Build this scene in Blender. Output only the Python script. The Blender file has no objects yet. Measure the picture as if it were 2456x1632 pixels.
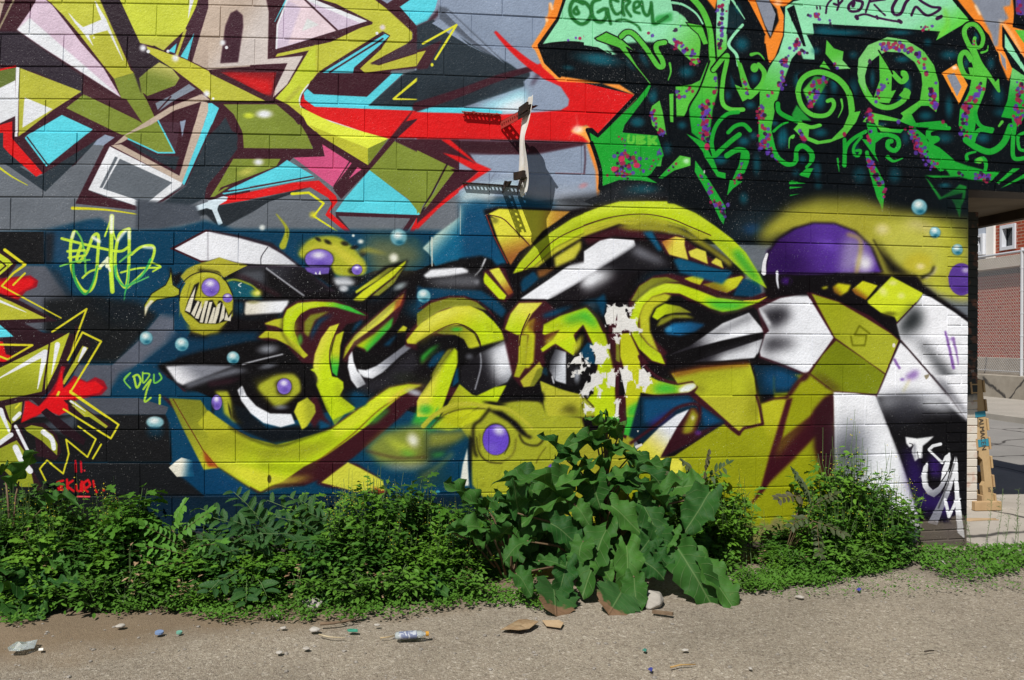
import bpy, bmesh, math, random, os
import numpy as np
from mathutils import Vector, Matrix, Euler, noise

scene = bpy.context.scene
COL = scene.collection
R = math.radians

# ------------------------------------------------------------------ camera, sky, sun, exposure
FPX, PXW, PXH = 2000.0, 2456.0, 1632.0           # focal length and frame in photograph pixels
YAW, PITCH, ROLL = -0.11525, 0.0, -0.00499
CAM = np.array([2.07836, -5.25388, 1.3673])      # mural wall is the plane y = 0, ground is z = 0
def rot(yaw, pitch, roll):
    cy, sy, cp, sp, cr, sr = math.cos(yaw), math.sin(yaw), math.cos(pitch), math.sin(pitch), math.cos(roll), math.sin(roll)
    return (np.array([[cy, -sy, 0], [sy, cy, 0], [0, 0, 1]]) @ np.array([[1, 0, 0], [0, cp, -sp], [0, sp, cp]])
            @ np.array([[cr, 0, sr], [0, 1, 0], [-sr, 0, cr]]))
CR = rot(YAW, PITCH, ROLL)
cam_data = bpy.data.cameras.new('camera'); cam = bpy.data.objects.new('camera', cam_data); COL.objects.link(cam)
cam_data.sensor_width = 36; cam_data.sensor_fit = 'HORIZONTAL'; cam_data.lens = 36 * FPX / PXW
cam_data.clip_start = .05; cam_data.clip_end = 3000
m = Matrix.Identity(4)
for i in range(3):
    m[i][0] = CR[i, 0]; m[i][1] = CR[i, 2]; m[i][2] = -CR[i, 1]; m[i][3] = CAM[i]
cam.matrix_world = m
scene.camera = cam

SUN = Vector((-.6, -1.0, 1.45)).normalized()    # direction towards the sun (read off the bracket and soffit shadows)
world = bpy.data.worlds.new('World'); scene.world = world; world.use_nodes = True
wn = world.node_tree.nodes; wl = world.node_tree.links; wn.clear()
sky = wn.new('ShaderNodeTexSky'); sky.sky_type = 'NISHITA'; sky.sun_disc = False
sky.sun_elevation = math.asin(SUN.z); sky.sun_rotation = math.atan2(SUN.x, SUN.y)
sky.air_density = 1.0; sky.dust_density = .6; sky.ozone_density = 1.0
bg = wn.new('ShaderNodeBackground'); bg.inputs[1].default_value = .05
wo = wn.new('ShaderNodeOutputWorld'); wl.new(sky.outputs[0], bg.inputs[0]); wl.new(bg.outputs[0], wo.inputs[0])
sun_data = bpy.data.lights.new('sun', 'SUN'); sun_data.energy = 4.9; sun_data.angle = R(.53); sun_data.color = (1, .97, .925)
sun = bpy.data.objects.new('sun', sun_data); COL.objects.link(sun)
sun.rotation_euler = SUN.to_track_quat('Z', 'Y').to_euler(); sun.location = (-6, -12, 14)
vs = scene.view_settings
vs.view_transform = 'Standard'; vs.look = 'None'; vs.gamma = 1; vs.use_curve_mapping = False; vs.exposure = 0.1

# ------------------------------------------------------------------ photo pixel <-> place
def pix_dir(x, y):
    return CR @ np.array([(x - PXW / 2) / FPX, 1.0, -(y - PXH / 2) / FPX])
def on_wall(x, y, depth=0.0):
    d = pix_dir(x, y); t = (depth - CAM[1]) / d[1]; p = CAM + t * d
    return Vector(p)
def on_ground(x, y, z=0.0):
    d = pix_dir(x, y); t = (z - CAM[2]) / d[2]
    return Vector(CAM + t * d)
def on_side(x, y, X):
    d = pix_dir(x, y); t = (X - CAM[0]) / d[0]
    return Vector(CAM + t * d)
# the photograph's slight barrel distortion, measured on the block courses: true wall grid -> where it shows
ZTOP, CPITCH, BLEN, K1 = 3.4462, .2032, .39264, -.08538
def grid(X, i):
    v = CR.T @ (np.array([X, 0, ZTOP - CPITCH * i]) - CAM)
    u, w = v[0] / v[1], v[2] / v[1]
    s = 1 + K1 * (u * u + w * w)
    d = CR @ np.array([u * s, 1, w * s]); t = -CAM[1] / d[1]
    return (CAM[0] + t * d[0], CAM[2] + t * d[2])

# ------------------------------------------------------------------ object helpers
def tag(o, label=None, cat=None, group=None, kind=None):
    if label: o['label'] = label
    if cat: o['category'] = cat
    if group: o['group'] = group
    if kind: o['kind'] = kind
    return o
def empty(name, loc=(0, 0, 0), rz=0, label=None, cat=None, group=None):
    o = bpy.data.objects.new(name, None); COL.objects.link(o)
    o.location = loc; o.rotation_euler = (0, 0, rz); o.empty_display_size = .1
    return tag(o, label, cat, group)
def mesh_obj(name, verts, faces, mat=None, parent=None, smooth=False):
    me = bpy.data.meshes.new(name); me.from_pydata([tuple(v) for v in verts], [], faces); me.update()
    if mat: me.materials.append(mat)
    if smooth: me.polygons.foreach_set('use_smooth', [True] * len(me.polygons))
    o = bpy.data.objects.new(name, me); COL.objects.link(o)
    if parent: o.parent = parent
    return o
def link_mesh(name, me, parent=None, loc=(0, 0, 0), rot_=(0, 0, 0), sc=(1, 1, 1)):
    o = bpy.data.objects.new(name, me); COL.objects.link(o)
    o.location = loc; o.rotation_euler = rot_; o.scale = sc
    if parent: o.parent = parent
    return o
class MB:
    def __init__(s): s.v = []; s.f = []
    def add(s, v, f):
        n = len(s.v); s.v += [tuple(p) for p in v]; s.f += [tuple(i + n for i in q) for q in f]; return s
    def box(s, a, b, bev=0.0):
        (x0, y0, z0), (x1, y1, z1) = a, b
        if bev <= 0:
            return s.add([(x, y, z) for z in (z0, z1) for y in (y0, y1) for x in (x0, x1)],
                         [(0, 2, 3, 1), (4, 5, 7, 6), (0, 1, 5, 4), (2, 6, 7, 3), (0, 4, 6, 2), (1, 3, 7, 5)])
        bm = bmesh.new(); bmesh.ops.create_cube(bm, size=1)
        for v in bm.verts: v.co = Vector((x0 + (v.co.x + .5) * (x1 - x0), y0 + (v.co.y + .5) * (y1 - y0), z0 + (v.co.z + .5) * (z1 - z0)))
        bmesh.ops.bevel(bm, geom=list(bm.edges), offset=bev, segments=1, affect='EDGES')
        bm.verts.index_update(); s.add([v.co[:] for v in bm.verts], [[v.index for v in f.verts] for f in bm.faces]); bm.free(); return s
    def bar(s, a, b, w, h, up=(0, 0, 1)):
        a, b = Vector(a), Vector(b); d = (b - a).normalized(); u = Vector(up)
        if abs(d.dot(u)) > .95: u = Vector((0, 1, 0))
        x = d.cross(u).normalized() * w / 2; z = x.cross(d).normalized() * h / 2
        v = [p + i * x + j * z for p in (a, b) for i, j in ((-1, -1), (1, -1), (1, 1), (-1, 1))]
        return s.add(v, [(0, 1, 2, 3), (7, 6, 5, 4), (0, 4, 5, 1), (1, 5, 6, 2), (2, 6, 7, 3), (3, 7, 4, 0)])
    def tube(s, pts, r, n=6, r2=None):
        pts = [Vector(p) for p in pts]; k = len(pts); v = []; f = []
        for i, p in enumerate(pts):
            d = (pts[min(i + 1, k - 1)] - pts[max(i - 1, 0)]).normalized()
            u = Vector((0, 0, 1)) if abs(d.z) < .9 else Vector((1, 0, 0))
            x = d.cross(u).normalized(); y = x.cross(d)
            rr = r if r2 is None else r + (r2 - r) * i / max(k - 1, 1)
            v += [p + (x * math.cos(2 * math.pi * j / n) + y * math.sin(2 * math.pi * j / n)) * rr for j in range(n)]
        for i in range(k - 1):
            for j in range(n): f.append((i * n + j, i * n + (j + 1) % n, (i + 1) * n + (j + 1) % n, (i + 1) * n + j))
        f.append(tuple(range(n))[::-1]); f.append(tuple((k - 1) * n + j for j in range(n)))
        return s.add(v, f)
    def build(s, name, mat=None, parent=None, smooth=False): return mesh_obj(name, s.v, s.f, mat, parent, smooth)

# ------------------------------------------------------------------ material helpers
def lin(c): return tuple(((v / 255) / 12.92 if v / 255 <= .04045 else ((v / 255 + .055) / 1.055) ** 2.4) for v in c)
class Mat:
    def __init__(s, name, rough=.8, spec=.3, metal=0.0):
        s.m = bpy.data.materials.new(name); s.m.use_nodes = True
        s.n = s.m.node_tree.nodes; s.l = s.m.node_tree.links; s.n.clear()
        s.out = s.n.new('ShaderNodeOutputMaterial'); s.b = s.n.new('ShaderNodeBsdfPrincipled')
        s.l.new(s.b.outputs[0], s.out.inputs[0])
        s.b.inputs['Roughness'].default_value = rough; s.b.inputs['Metallic'].default_value = metal
        s.b.inputs['Specular IOR Level'].default_value = spec
    def node(s, t, **k):
        n = s.n.new(t)
        for a, v in k.items(): setattr(n, a, v)
        return n
    def inp(s, n, **k):
        for a, v in k.items():
            a = a.replace('_', ' ')
            if isinstance(v, bpy.types.NodeSocket): s.l.new(v, n.inputs[a])
            else: n.inputs[a].default_value = v
        return n
    def pos(s, world=True):
        return s.node('ShaderNodeNewGeometry').outputs['Position'] if world else s.node('ShaderNodeTexCoord').outputs['Object']
    def noise(s, vec, scale, detail=3, rough=.55):
        n = s.node('ShaderNodeTexNoise'); s.l.new(vec, n.inputs['Vector'])
        s.inp(n, Scale=scale, Detail=detail, Roughness=rough); return n.outputs['Fac']
    def ramp(s, fac, stops):
        n = s.node('ShaderNodeValToRGB'); e = n.color_ramp.elements
        while len(e) < len(stops): e.new(.5)
        for q, (p, c) in zip(e, stops):
            q.position = p; q.color = (c, c, c, 1) if isinstance(c, (int, float)) else (*c, 1)
        s.l.new(fac, n.inputs[0]); return n.outputs[0]
    def mix(s, fac, a, b, mode='MIX'):
        n = s.node('ShaderNodeMix', data_type='RGBA', blend_type=mode)
        for i, v in ((0, fac), (6, a), (7, b)):
            if isinstance(v, bpy.types.NodeSocket): s.l.new(v, n.inputs[i])
            elif i == 0: n.inputs[0].default_value = v
            else: n.inputs[i].default_value = (*v, 1)
        return n.outputs[2]
    def bump(s, h, strength=.4, dist=.01):
        n = s.node('ShaderNodeBump'); s.l.new(h, n.inputs['Height'])
        s.inp(n, Strength=strength, Distance=dist); s.l.new(n.outputs[0], s.b.inputs['Normal']); return n
    def color(s, c):
        if isinstance(c, bpy.types.NodeSocket): s.l.new(c, s.b.inputs['Base Color'])
        else: s.b.inputs['Base Color'].default_value = (*c, 1)
        return s
def mottled(name, a, b, scale=8, rough=.8, spec=.25, bump=.3, bscale=120, metal=0.0, dist=.004, world=True):
    M = Mat(name, rough, spec, metal); p = M.pos(world)
    M.color(M.mix(M.ramp(M.noise(p, scale, 4), [(.3, 0.0), (.7, 1.0)]), a, b)); M.bump(M.noise(p, bscale, 3), bump, dist)
    return M.m
# ------------------------------------------------------------------ spray-paint rasteriser
PH, PW = 1400, 2456                      # mural drawn in these units, then laid flat on the wall plane
CANVAS = np.zeros((PH, PW, 3), np.float32)
_T = [0.0, 0.0, 1 / 3.92]

def T(ox, oy, s=1 / 3.92):
    _T[:] = [ox, oy, s]

def pts_of(s):
    if isinstance(s, str):
        a = np.array([[float(v) for v in q.split(',')] for q in s.split()], float)
    else:
        a = np.array(s, float)
    return a * _T[2] + np.array([_T[0], _T[1]])

def crom(p, closed, n=8):
    m = len(p)
    if m < 3:
        return p
    out = []
    t = np.linspace(0, 1, n, endpoint=False)[:, None]
    for i in range(m if closed else m - 1):
        if closed:
            a, b, c, d = p[i - 1], p[i], p[(i + 1) % m], p[(i + 2) % m]
        else:
            a, b, c, d = p[max(i - 1, 0)], p[i], p[i + 1], p[min(i + 2, m - 1)]
        out.append(.5 * (2 * b + (c - a) * t + (2 * a - 5 * b + 4 * c - d) * t * t + (3 * b - a - 3 * c + d) * t ** 3))
    if not closed:
        out.append(p[-1:])
    return np.concatenate(out)

def raster(polys, pad):
    allp = np.concatenate(polys)
    x0 = max(int(allp[:, 0].min() - pad), 0); x1 = min(int(allp[:, 0].max() + pad) + 2, PW)
    y0 = max(int(allp[:, 1].min() - pad), 0); y1 = min(int(allp[:, 1].max() + pad) + 2, PH)
    if x1 <= x0 or y1 <= y0:
        return None
    S = 3
    w, h = x1 - x0, (y1 - y0) * S
    buf = np.zeros((h, w + 2), np.float32)
    for p in polys:
        q = (p - np.array([x0, y0])) * np.array([1, S])
        a, b = q, np.roll(q, -1, 0)
        area = (a[:, 0] * b[:, 1] - b[:, 0] * a[:, 1]).sum()
        sg = 1.0 if area > 0 else -1.0
        for (ax, ay), (bx, by) in zip(a, b):
            if ay == by:
                continue
            d = sg if by > ay else -sg
            if ay > by:
                ax, ay, bx, by = bx, by, ax, ay
            r0 = max(int(math.ceil(ay - .5)), 0); r1 = min(int(math.ceil(by - .5)), h)
            if r1 <= r0:
                continue
            r = np.arange(r0, r1)
            x = np.clip(ax + (r + .5 - ay) * (bx - ax) / (by - ay), 0, w)
            k = x.astype(int); f = (x - k).astype(np.float32)
            buf[r, k] -= d * (1 - f)
            buf[r, k + 1] -= d * f
    m = np.clip(np.abs(np.cumsum(buf, 1)[:, :w]), 0, 1)
    return m.reshape(y1 - y0, S, w).mean(1), x0, y0, x1, y1

def blur1(m, r):
    if r < 1:
        return m
    k = 2 * r + 1
    c = np.cumsum(np.pad(m, ((0, 0), (r + 1, r)), mode='edge'), 1)
    return (c[:, k:] - c[:, :-k]) / k

def blur(m, s):
    r = int(s * .68 + .3)
    if r < 1:
        return m
    for _ in range(2):
        m = blur1(m, r)
        m = blur1(m.T, r).T
    return m

def lay(mask, box, c, a=1, g=None):
    x0, y0, x1, y1 = box
    col = np.array(c, np.float32) / 255
    if g is not None:
        c2, gx0, gy0, gx1, gy1 = g
        (ax, ay), (bx, by) = pts_of([(gx0, gy0), (gx1, gy1)])
        yy, xx = np.mgrid[y0:y1, x0:x1].astype(np.float32)
        t = ((xx - ax) * (bx - ax) + (yy - ay) * (by - ay)) / ((bx - ax) ** 2 + (by - ay) ** 2 + 1e-6)
        t = np.clip(t, 0, 1); t = (t * t * (3 - 2 * t))[..., None]
        col = col * (1 - t) + np.array(c2, np.float32) / 255 * t
    A = CANVAS[y0:y1, x0:x1]
    m = (mask * a)[..., None]
    A *= 1 - m
    A += col * m

def P(c, s, soft=.7, sm=0, a=1, g=None, ol=None):
    p = pts_of(s)
    if sm:
        p = crom(p, True)
    r = raster([p], soft * 3 + 2)
    if r is None:
        return
    lay(blur(r[0], soft), r[1:], c, a, g)
    if ol:
        L(ol[0], ol[1], p, soft=ol[2] if len(ol) > 2 else .7, sm=0, closed=True, raw=True)

def L(c, w, s, soft=.7, sm=1, a=1, w2=None, closed=False, raw=False, g=None):
    p = s if raw else pts_of(s)
    if sm and len(p) > 2:
        p = crom(p, closed)
    n = len(p)
    k = _T[2]
    ws = np.linspace(w, w if w2 is None else w2, n) * k / 2
    ws = np.maximum(ws, .35)
    polys = []
    ang = np.linspace(0, 2 * math.pi, 11)[:-1]
    for i in range(n):
        polys.append(p[i] + ws[i] * np.stack([np.cos(ang), np.sin(ang)], 1))
    for i in range(n if closed else n - 1):
        u, v = p[i], p[(i + 1) % n]
        d = v - u
        l = math.hypot(*d)
        if l < 1e-6:
            continue
        nn = np.array([-d[1], d[0]]) / l
        j = (i + 1) % n
        polys.append(np.array([u + nn * ws[i], v + nn * ws[j], v - nn * ws[j], u - nn * ws[i]]))
    r = raster(polys, soft * 3 + 2)
    if r is not None:
        lay(blur(r[0], soft), r[1:], c, a, g)

def B(c, x, y, rx, ry=None, soft=.6, a=1, ang=0):
    ry = rx if ry is None else ry
    (px, py), = pts_of([(x, y)])
    rx *= _T[2]; ry *= _T[2]
    R_ = max(rx, ry) * 1.05 + 1
    x0, x1 = max(int(px - R_), 0), min(int(px + R_) + 2, PW)
    y0, y1 = max(int(py - R_), 0), min(int(py + R_) + 2, PH)
    if x1 <= x0 or y1 <= y0:
        return
    yy, xx = np.mgrid[y0:y1, x0:x1].astype(np.float32)
    ca, sa = math.cos(math.radians(ang)), math.sin(math.radians(ang))
    u = ((xx - px) * ca + (yy - py) * sa) / rx
    v = (-(xx - px) * sa + (yy - py) * ca) / ry
    d = np.sqrt(u * u + v * v)
    e = max(soft, 1.2 / max(min(rx, ry), .5))
    t = np.clip((1 - d) / e, 0, 1)
    lay(t * t * (3 - 2 * t), (x0, y0, x1, y1), c, a)

PRNG = random.Random(7)
def berries(s, n, r=14, spread=26):
    # clusters of raspberry and violet dots sprayed along a line
    p = crom(np.array([[float(v) for v in q.split(',')] for q in s.split()]), False, 6)
    for i in range(int(n * .62)):
        x, y = p[PRNG.randrange(len(p))]
        x += PRNG.gauss(0, spread * .62); y += PRNG.gauss(0, spread * .7)
        c = PRNG.choice(((158, 34, 72), (146, 30, 70), (84, 52, 150), (92, 58, 164), (46, 20, 56)))
        q = r * PRNG.uniform(.5, 1.15)
        B(c, x, y, q, q * PRNG.uniform(.85, 1.2), .3, .85)
MA=(62,28,38);MD=(44,22,30);LI=(204,204,64);LM=(188,180,62);OL=(126,137,52);OD=(98,112,48);CY=(88,206,222);RE=(214,26,28);TA=(188,170,154);LC=(212,190,208)
WH=(226,229,234);NA=(42,52,60);GR=(102,108,116);SL=(138,152,174);PK=(206,82,128);BK=(11,11,13);YE=(230,218,50)
def mural_upper_left():
    T(0,0)
    P(GR,'0,0 9700,0 9700,5500 0,5500')
    P(SL,'3900,0 5400,0 5450,1850 3900,1850')
    P(MA,'0,0 3900,0 3700,640 3400,1100 2900,1400 2352,1568 0,1568')
    P(TA,'0,0 55,0 0,200'); P((150,138,112),'128,0 148,0 0,292 0,255')
    P((50,42,52),'0,300 170,300 780,720 790,900 350,690 0,610',3)
    P(LC,'350,0 430,0 500,60 640,240 760,400 980,650 1140,920 780,690 420,460 165,285 280,120')
    P(WH,'165,285 285,175 600,450 1140,920 780,690 420,460',2)
    P((200,194,68),'440,0 945,0 1050,240 1190,560 1230,660 1265,690 1075,745 960,600 760,340 600,150 490,40',g=((186,178,58),600,0,1000,700))
    P(OL,'1265,690 1320,790 1350,890 1390,960 1460,1110 1340,1160 1250,1050 1140,920 1075,745')
    L(WH,10,'900,20 935,100 985,200',w2=44,sm=0); L(WH,44,'985,200 1040,310 1162,575',w2=5,sm=0)
    L(WH,5,'650,130 720,220 800,300',w2=40,sm=0); L(WH,40,'800,300 880,435',w2=4,sm=0); P(WH,'770,268 960,190 1040,285 815,345')
    P((48,36,44),'945,0 1130,0 1320,410 1660,660 1420,690 1310,740 1335,900 1250,660 1050,240',1.5)
    P(LI,'1130,0 1865,0 1790,250 1730,300 1590,430 1540,480 1450,440 1320,410',g=((188,182,70),1400,250,1400,460))
    L(WH,40,'1805,0 1790,80 1772,175',w2=4,sm=0)
    P(OL,'1310,740 1400,660 1500,590 1620,650 1692,740 1650,810 1390,910 1340,870',1,g=((190,186,100),1450,760,1500,600))
    P((198,188,62),'1380,440 1480,470 1600,510 1740,560 2000,690 2352,860 2352,955 2000,955 1890,850 1640,660 1400,500')
    L(MD,14,'1450,440 1550,490 1650,525',w2=4)
    P((64,34,46),'1545,480 1740,290 1880,0 1992,0 1960,80 1815,590 1640,520')
    P(CY,'1585,485 1665,410 1645,505'); P(CY,'1700,535 1830,315 1765,565'); L((190,180,70),26,'1665,520 1745,290',sm=0)
    P(TA,'1985,0 2352,0 2352,630 2200,640 1960,660 1810,585 1960,80',g=((170,152,140),1900,200,2352,600))
    P((64,34,46),'2072,600 2120,250 2170,130 2230,100 2285,150 2290,250 2235,590',2,sm=0)
    P(OD,'0,670 155,640 150,760 0,835'); P(RE,'0,655 155,618 155,636 0,672')
    P(WH,'0,835 150,760 152,925 180,925 150,1095 0,1165')
    P(LM,'195,645 770,865 500,1040 180,1290 185,640'); P(WH,'155,632 188,640 170,1290 145,1290',1); P(WH,'235,920 500,1030 215,1205')
    P(OL,'790,890 1340,1155 1460,1115 1640,1440 1490,1420 1240,1310 1100,1250 625,1020')
    P((70,38,46),'1140,925 1190,935 1345,1165 1100,1010 780,890 775,780')
    P(CY,'585,1085 875,1220 440,1560 240,1300 270,1270'); L(MD,12,'262,1292 455,1555',sm=0)
    P(NA,'0,1250 35,1255 40,1400 260,1568 0,1568')
    P(RE,'0,1180 120,1145 115,1330 350,1568 250,1568 60,1400 35,1250 0,1255')
    P((128,138,152),'1490,1055 1640,950 1845,840 1780,795 1600,910 1465,975'); L(MA,14,'1490,1045 1610,915',sm=0)
    P(SL,'1695,1150 1750,1130 1715,1300')
    P(TA,'1900,890 1985,950 1890,962 1640,1045 1150,1345 1045,1375 1060,1345 1600,1010')
    P(TA,'1895,960 1988,970 1780,1568 1720,1568'); P(CY,'1985,975 2060,1025 1830,1568 1785,1568')
    L(CY,14,'1490,1140 1645,1440 1490,1440 1210,1315',sm=0)
    # second tile of the lettering
    T(500,0)
    P(TA,'0,0 555,0 570,120 560,560 890,530 740,800 610,920 620,860 745,600 420,615 0,640',g=((205,195,190),300,0,560,200))
    P((64,34,46),'112,600 160,250 210,130 270,100 325,150 330,250 280,590',2)
    P(MA,'545,0 720,0 740,60 650,240 640,470 560,565 570,120',1.5)
    L(CY,16,'735,0 625,210',w2=5,sm=0)
    P((206,190,210),'740,0 1010,0 1130,60 1495,205 1240,305 640,465 650,240'); P(WH,'900,0 1010,0 1500,205 1420,220',1)
    P((226,206,214),'740,0 905,0 1225,305 750,420 870,80',3); P((216,220,220),'880,300 930,180 1040,240',2)
    P((206,190,210),'1060,130 1400,220 1225,300',2); L(MA,18,'905,0 1225,305',sm=0); L(WH,16,'745,0 650,240 640,460',sm=0)
    P((195,188,62),'1060,0 1560,0 1680,90 1830,220 1918,310 1915,370 1860,420 1520,600 1540,640 1640,600 2050,480 1970,625 1470,690 1425,650 1620,470 1710,340 1640,300 1370,470 1100,640 1030,690 960,780 870,900 860,1010 1180,1160 1600,1290 1690,1310 1500,1400 1500,1560 1060,1290 960,1160 740,980 630,930 760,790 945,480 700,530 630,540 650,510 1150,400 1545,215 1200,40',1)
    P(MA,'1000,0 1065,0 1545,215 1540,235 640,510 640,470 1495,205')
    P((200,204,58),'640,930 760,790 940,500 1010,420 1010,690 960,780 870,900 860,1010 740,980',2)
    L((160,148,60),40,'860,830 740,950',3,sm=0,a=.5); L(WH,12,'940,800 870,900 865,990 960,1080 1480,1245',sm=1)
    P(MA,'1575,0 1880,0 1780,75 1960,245 2010,330 1990,400 2200,380 2050,640 1490,690 1420,650 1530,610 1860,425 1920,370 1918,310 1680,90',1.2)
    P((190,180,60),'1425,650 1520,600 1600,620 2050,480 1970,625 1475,688'); P((66,46,56),'1520,615 1860,425 2000,380 2040,470 1640,600',2)
    P(SL,'1620,0 1740,0 1680,40'); P(CY,'1800,70 1900,0 2155,0 2130,90 2060,200 1955,245')
    P(SL,'2155,0 2352,0 2352,160 2230,90 2160,90'); P((64,34,44),'1955,245 2060,200 2160,90 2200,110 2020,300',4)
    P(NA,'2010,300 2170,180 2352,290 2352,1015 2000,1015 1500,1000 1820,720 1860,690 2050,640 2200,380',1.5)
    P(SL,'2110,230 2160,190 2352,320 2352,380'); L(NA,20,'2230,90 2352,170',sm=0)
    L(YE,18,'2015,415 2330,240 2130,560',sm=0); B(YE,2100,610,14,18,.2)
    P(MA,'1060,700 1720,700 1490,915 980,890 930,840 960,770',1); P(CY,'1070,690 1660,325 1700,345 1600,440 1370,640 1360,690'); L(MA,16,'1140,685 1640,370',sm=0)
    P(CY,'930,840 990,890 1490,915 1730,692 1835,692 1500,1000 2352,1020 2352,1065 1000,1010 905,940 895,880',1)
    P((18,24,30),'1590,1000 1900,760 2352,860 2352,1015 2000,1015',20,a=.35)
    L(YE,28,'1980,735 1740,935 1960,940',w2=10,sm=0)
    P(RE,'895,880 905,940 1000,1010 1900,1045 2352,1070 2352,1310 1780,1300 1690,1305 1480,1250 1000,1090 860,990')
    P((214,212,66),'870,1060 980,1170 1500,1395 1500,1555 1060,1290 960,1160'); P((190,182,52),'980,1170 1500,1400 1500,1555 1060,1285')
    P((226,224,70),'860,1010 1180,1165 1690,1310 1500,1398 1000,1180 880,1080'); P((120,128,40),'1500,1400 1680,1320 1500,1555')
    P((140,20,26),'110,685 640,685 620,760 590,900 470,880 300,770',2); P((205,26,28),'140,690 600,760 590,900 480,870',10)
    P(MA,'0,665 110,685 600,930 620,965 540,955 20,700'); P(LM,'20,700 540,955 20,955'); L(MD,22,'0,965 560,965 620,960',sm=0)
    P(OL,'140,985 640,985 800,1120 910,1260 985,1405 335,1395 330,1260 240,1080',1)
    B((210,212,60),380,1090,80,45,.9); B(WH,525,1075,115,60,.8)
    P(CY,'0,975 35,975 100,1020 0,1260'); P(NA,'160,1110 240,1280 280,1430 150,1568 0,1568 0,1340',1.5)
    P(MA,'330,1395 985,1405 960,1270 900,1150 640,985 700,985 1000,1260 1060,1290 1500,1555 1500,1600 1350,1568 1075,1355 1095,1475 820,1475 700,1530 300,1500')
    P(PK,'1070,1350 1330,1500 1260,1568 940,1568 800,1485 1095,1475'); P(MA,'1500,1560 1700,1310 1960,990 2352,860 2352,900 1940,1020 1760,1290 1510,1568',1.2)
    P(OL,'1750,1330 2230,1560 1540,1568'); P((60,28,38),'1780,1310 2352,1315 2352,1600 2220,1560 1750,1320',2)
    for q in ((2140,795),(2208,795),(2262,775)): B((190,30,40),q[0],q[1],18,18,.7)
    T(0,0)
    for x,y,r in ((1345,455,50),(1650,550,52),(2095,405,42),(1945,885,50)): B(WH,x,y,r,r,.85)
    for x,y,r in ((1395,487,20),(1580,485,17),(2130,450,18),(2005,930,14),(885,358,12)): B(WH,x,y,r,r,.3)
    T(500,0); B((220,210,215),1635,262,42,42,.85); B(WH,1583,318,17,17,.3)
    # third strip: lower part of the lettering, x 0-600
    T(0,300)
    P(NA,'0,80 40,300 350,490 410,470 460,380 880,90 980,90 880,200 720,350 430,630 50,365 0,350')
    P(GR,'0,362 50,368 425,632 400,700 0,700'); P(GR,'880,190 1000,180 740,680 425,640 720,360'); P(SL,'960,85 1090,122 980,195 880,190')
    P(MA,'110,130 450,390 870,60 990,95 460,430 400,470'); P(CY,'585,-90 875,45 440,395 240,130 270,100'); L(MD,12,'262,118 455,380',sm=0)
    P(RE,'35,75 118,0 120,130 405,455 345,490 90,270 35,210')
    P(MA,'985,190 1110,100 1180,95 1060,200 835,615 1000,680 1375,790 1730,580 1960,0 2060,0 1930,220 1750,570 1410,812 1300,805 710,742 770,620')
    P(WH,'1035,205 1720,545 1700,580 1385,795 833,612'); P((98,105,113),'1130,320 1622,545 1380,738 972,602'); P((98,105,113),'1085,300 1112,310 965,595 938,592')
    P(MA,'1140,185 1215,140 1480,262 1645,265 1500,0 1835,0 1690,480'); P(NA,'1215,155 1480,285 1690,300 1650,430 1330,260',2)
    P(OL,'1175,105 1430,0 1500,0 1640,262 1490,262 1215,130'); L(CY,14,'1490,-35 1645,265 1490,265 1210,135',sm=0); P((72,44,56),'1500,-30 1700,-20 1650,255',1)
    P(TA,'1045,195 1140,185 1690,482 1830,0 1922,0 1715,548'); P(CY,'1920,0 1992,0 1735,570 1715,548'); P(SL,'1695,-30 1750,-40 1715,120')
    P(NA,'2060,10 2230,80 2240,130 2215,265 2130,270 2060,400 1970,610 1920,700 1690,800 1420,822 1750,578 1950,120',1.2)
    P(MA,'2352,230 2130,270 2060,380 1940,600 1925,700 2100,720 2352,640'); P(OL,'2210,322 2360,322 2360,490 2150,590 2020,675 1980,680 2060,520',sm=0)
    P(CY,'2140,620 2352,512 2352,592'); L(CY,10,'2100,648 2352,600',sm=0); P(RE,'2090,680 2352,635 2352,705 2060,755')
    P((34,40,46),'1840,780 1790,790 1845,868 1940,845 2060,965 2110,965 2352,825 2352,720 2060,760',1.5)
    P((205,222,232),'1838,768 2100,672 2148,680 2130,715 2060,755 2045,800 2055,850 2098,928 2055,948 1995,790 1940,785 1848,815')
    L((215,205,40),20,'0,405 120,490 265,570',w2=5); L((220,205,35),30,'685,785 1000,800 1395,858',w2=6)
    # lower part, x 500-1100
    T(500,300)
    P(OL,'300,0 870,0 930,100 985,228 335,222 325,90'); P(NA,'160,-66 240,100 280,240 150,400 0,560 0,164',1.5)
    P(MA,'280,220 990,228 1090,300 800,310 700,400 400,560 160,590 0,690 0,560 200,330',1)
    P(OL,'235,322 680,322 640,390 280,530 120,590 65,675 20,680 110,540',sm=0); B((204,196,90),360,440,140,60,.95,.8,-15); B(WH,470,350,75,50,.9)
    P(PK,'1070,180 1340,330 1180,590 1150,570 800,310 1095,300'); L(MD,10,'1330,345 1180,580',sm=0); L(PK,18,'1345,350 1190,590',sm=0); P(MA,'1360,345 1430,400 1260,670 1170,600'); P(PK,'1400,400 1450,415 1250,668 1228,640')
    P(MA,'940,0 1060,110 1500,380 1700,140 1860,-30 1980,-60 1780,120 1540,400 1250,700 1180,620 1440,420 1000,140')
    P((226,224,70),'870,-118 1180,-10 1690,132 1500,222 1000,60 930,0'); P((190,182,52),'945,0 1010,30 1500,222 1500,380 1060,110'); P((120,128,40),'1500,225 1690,135 1500,382')
    P(OL,'1540,400 1750,160 2235,380 2200,440 2010,770 1990,850 1880,700 1510,430'); P(OL,'2240,400 2352,430 2352,420 2290,500 2070,790 2020,830')
    P(MA,'1750,155 2352,150 2352,430 2230,380',1.5); L(MD,16,'2235,375 2000,830',sm=0)
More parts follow.
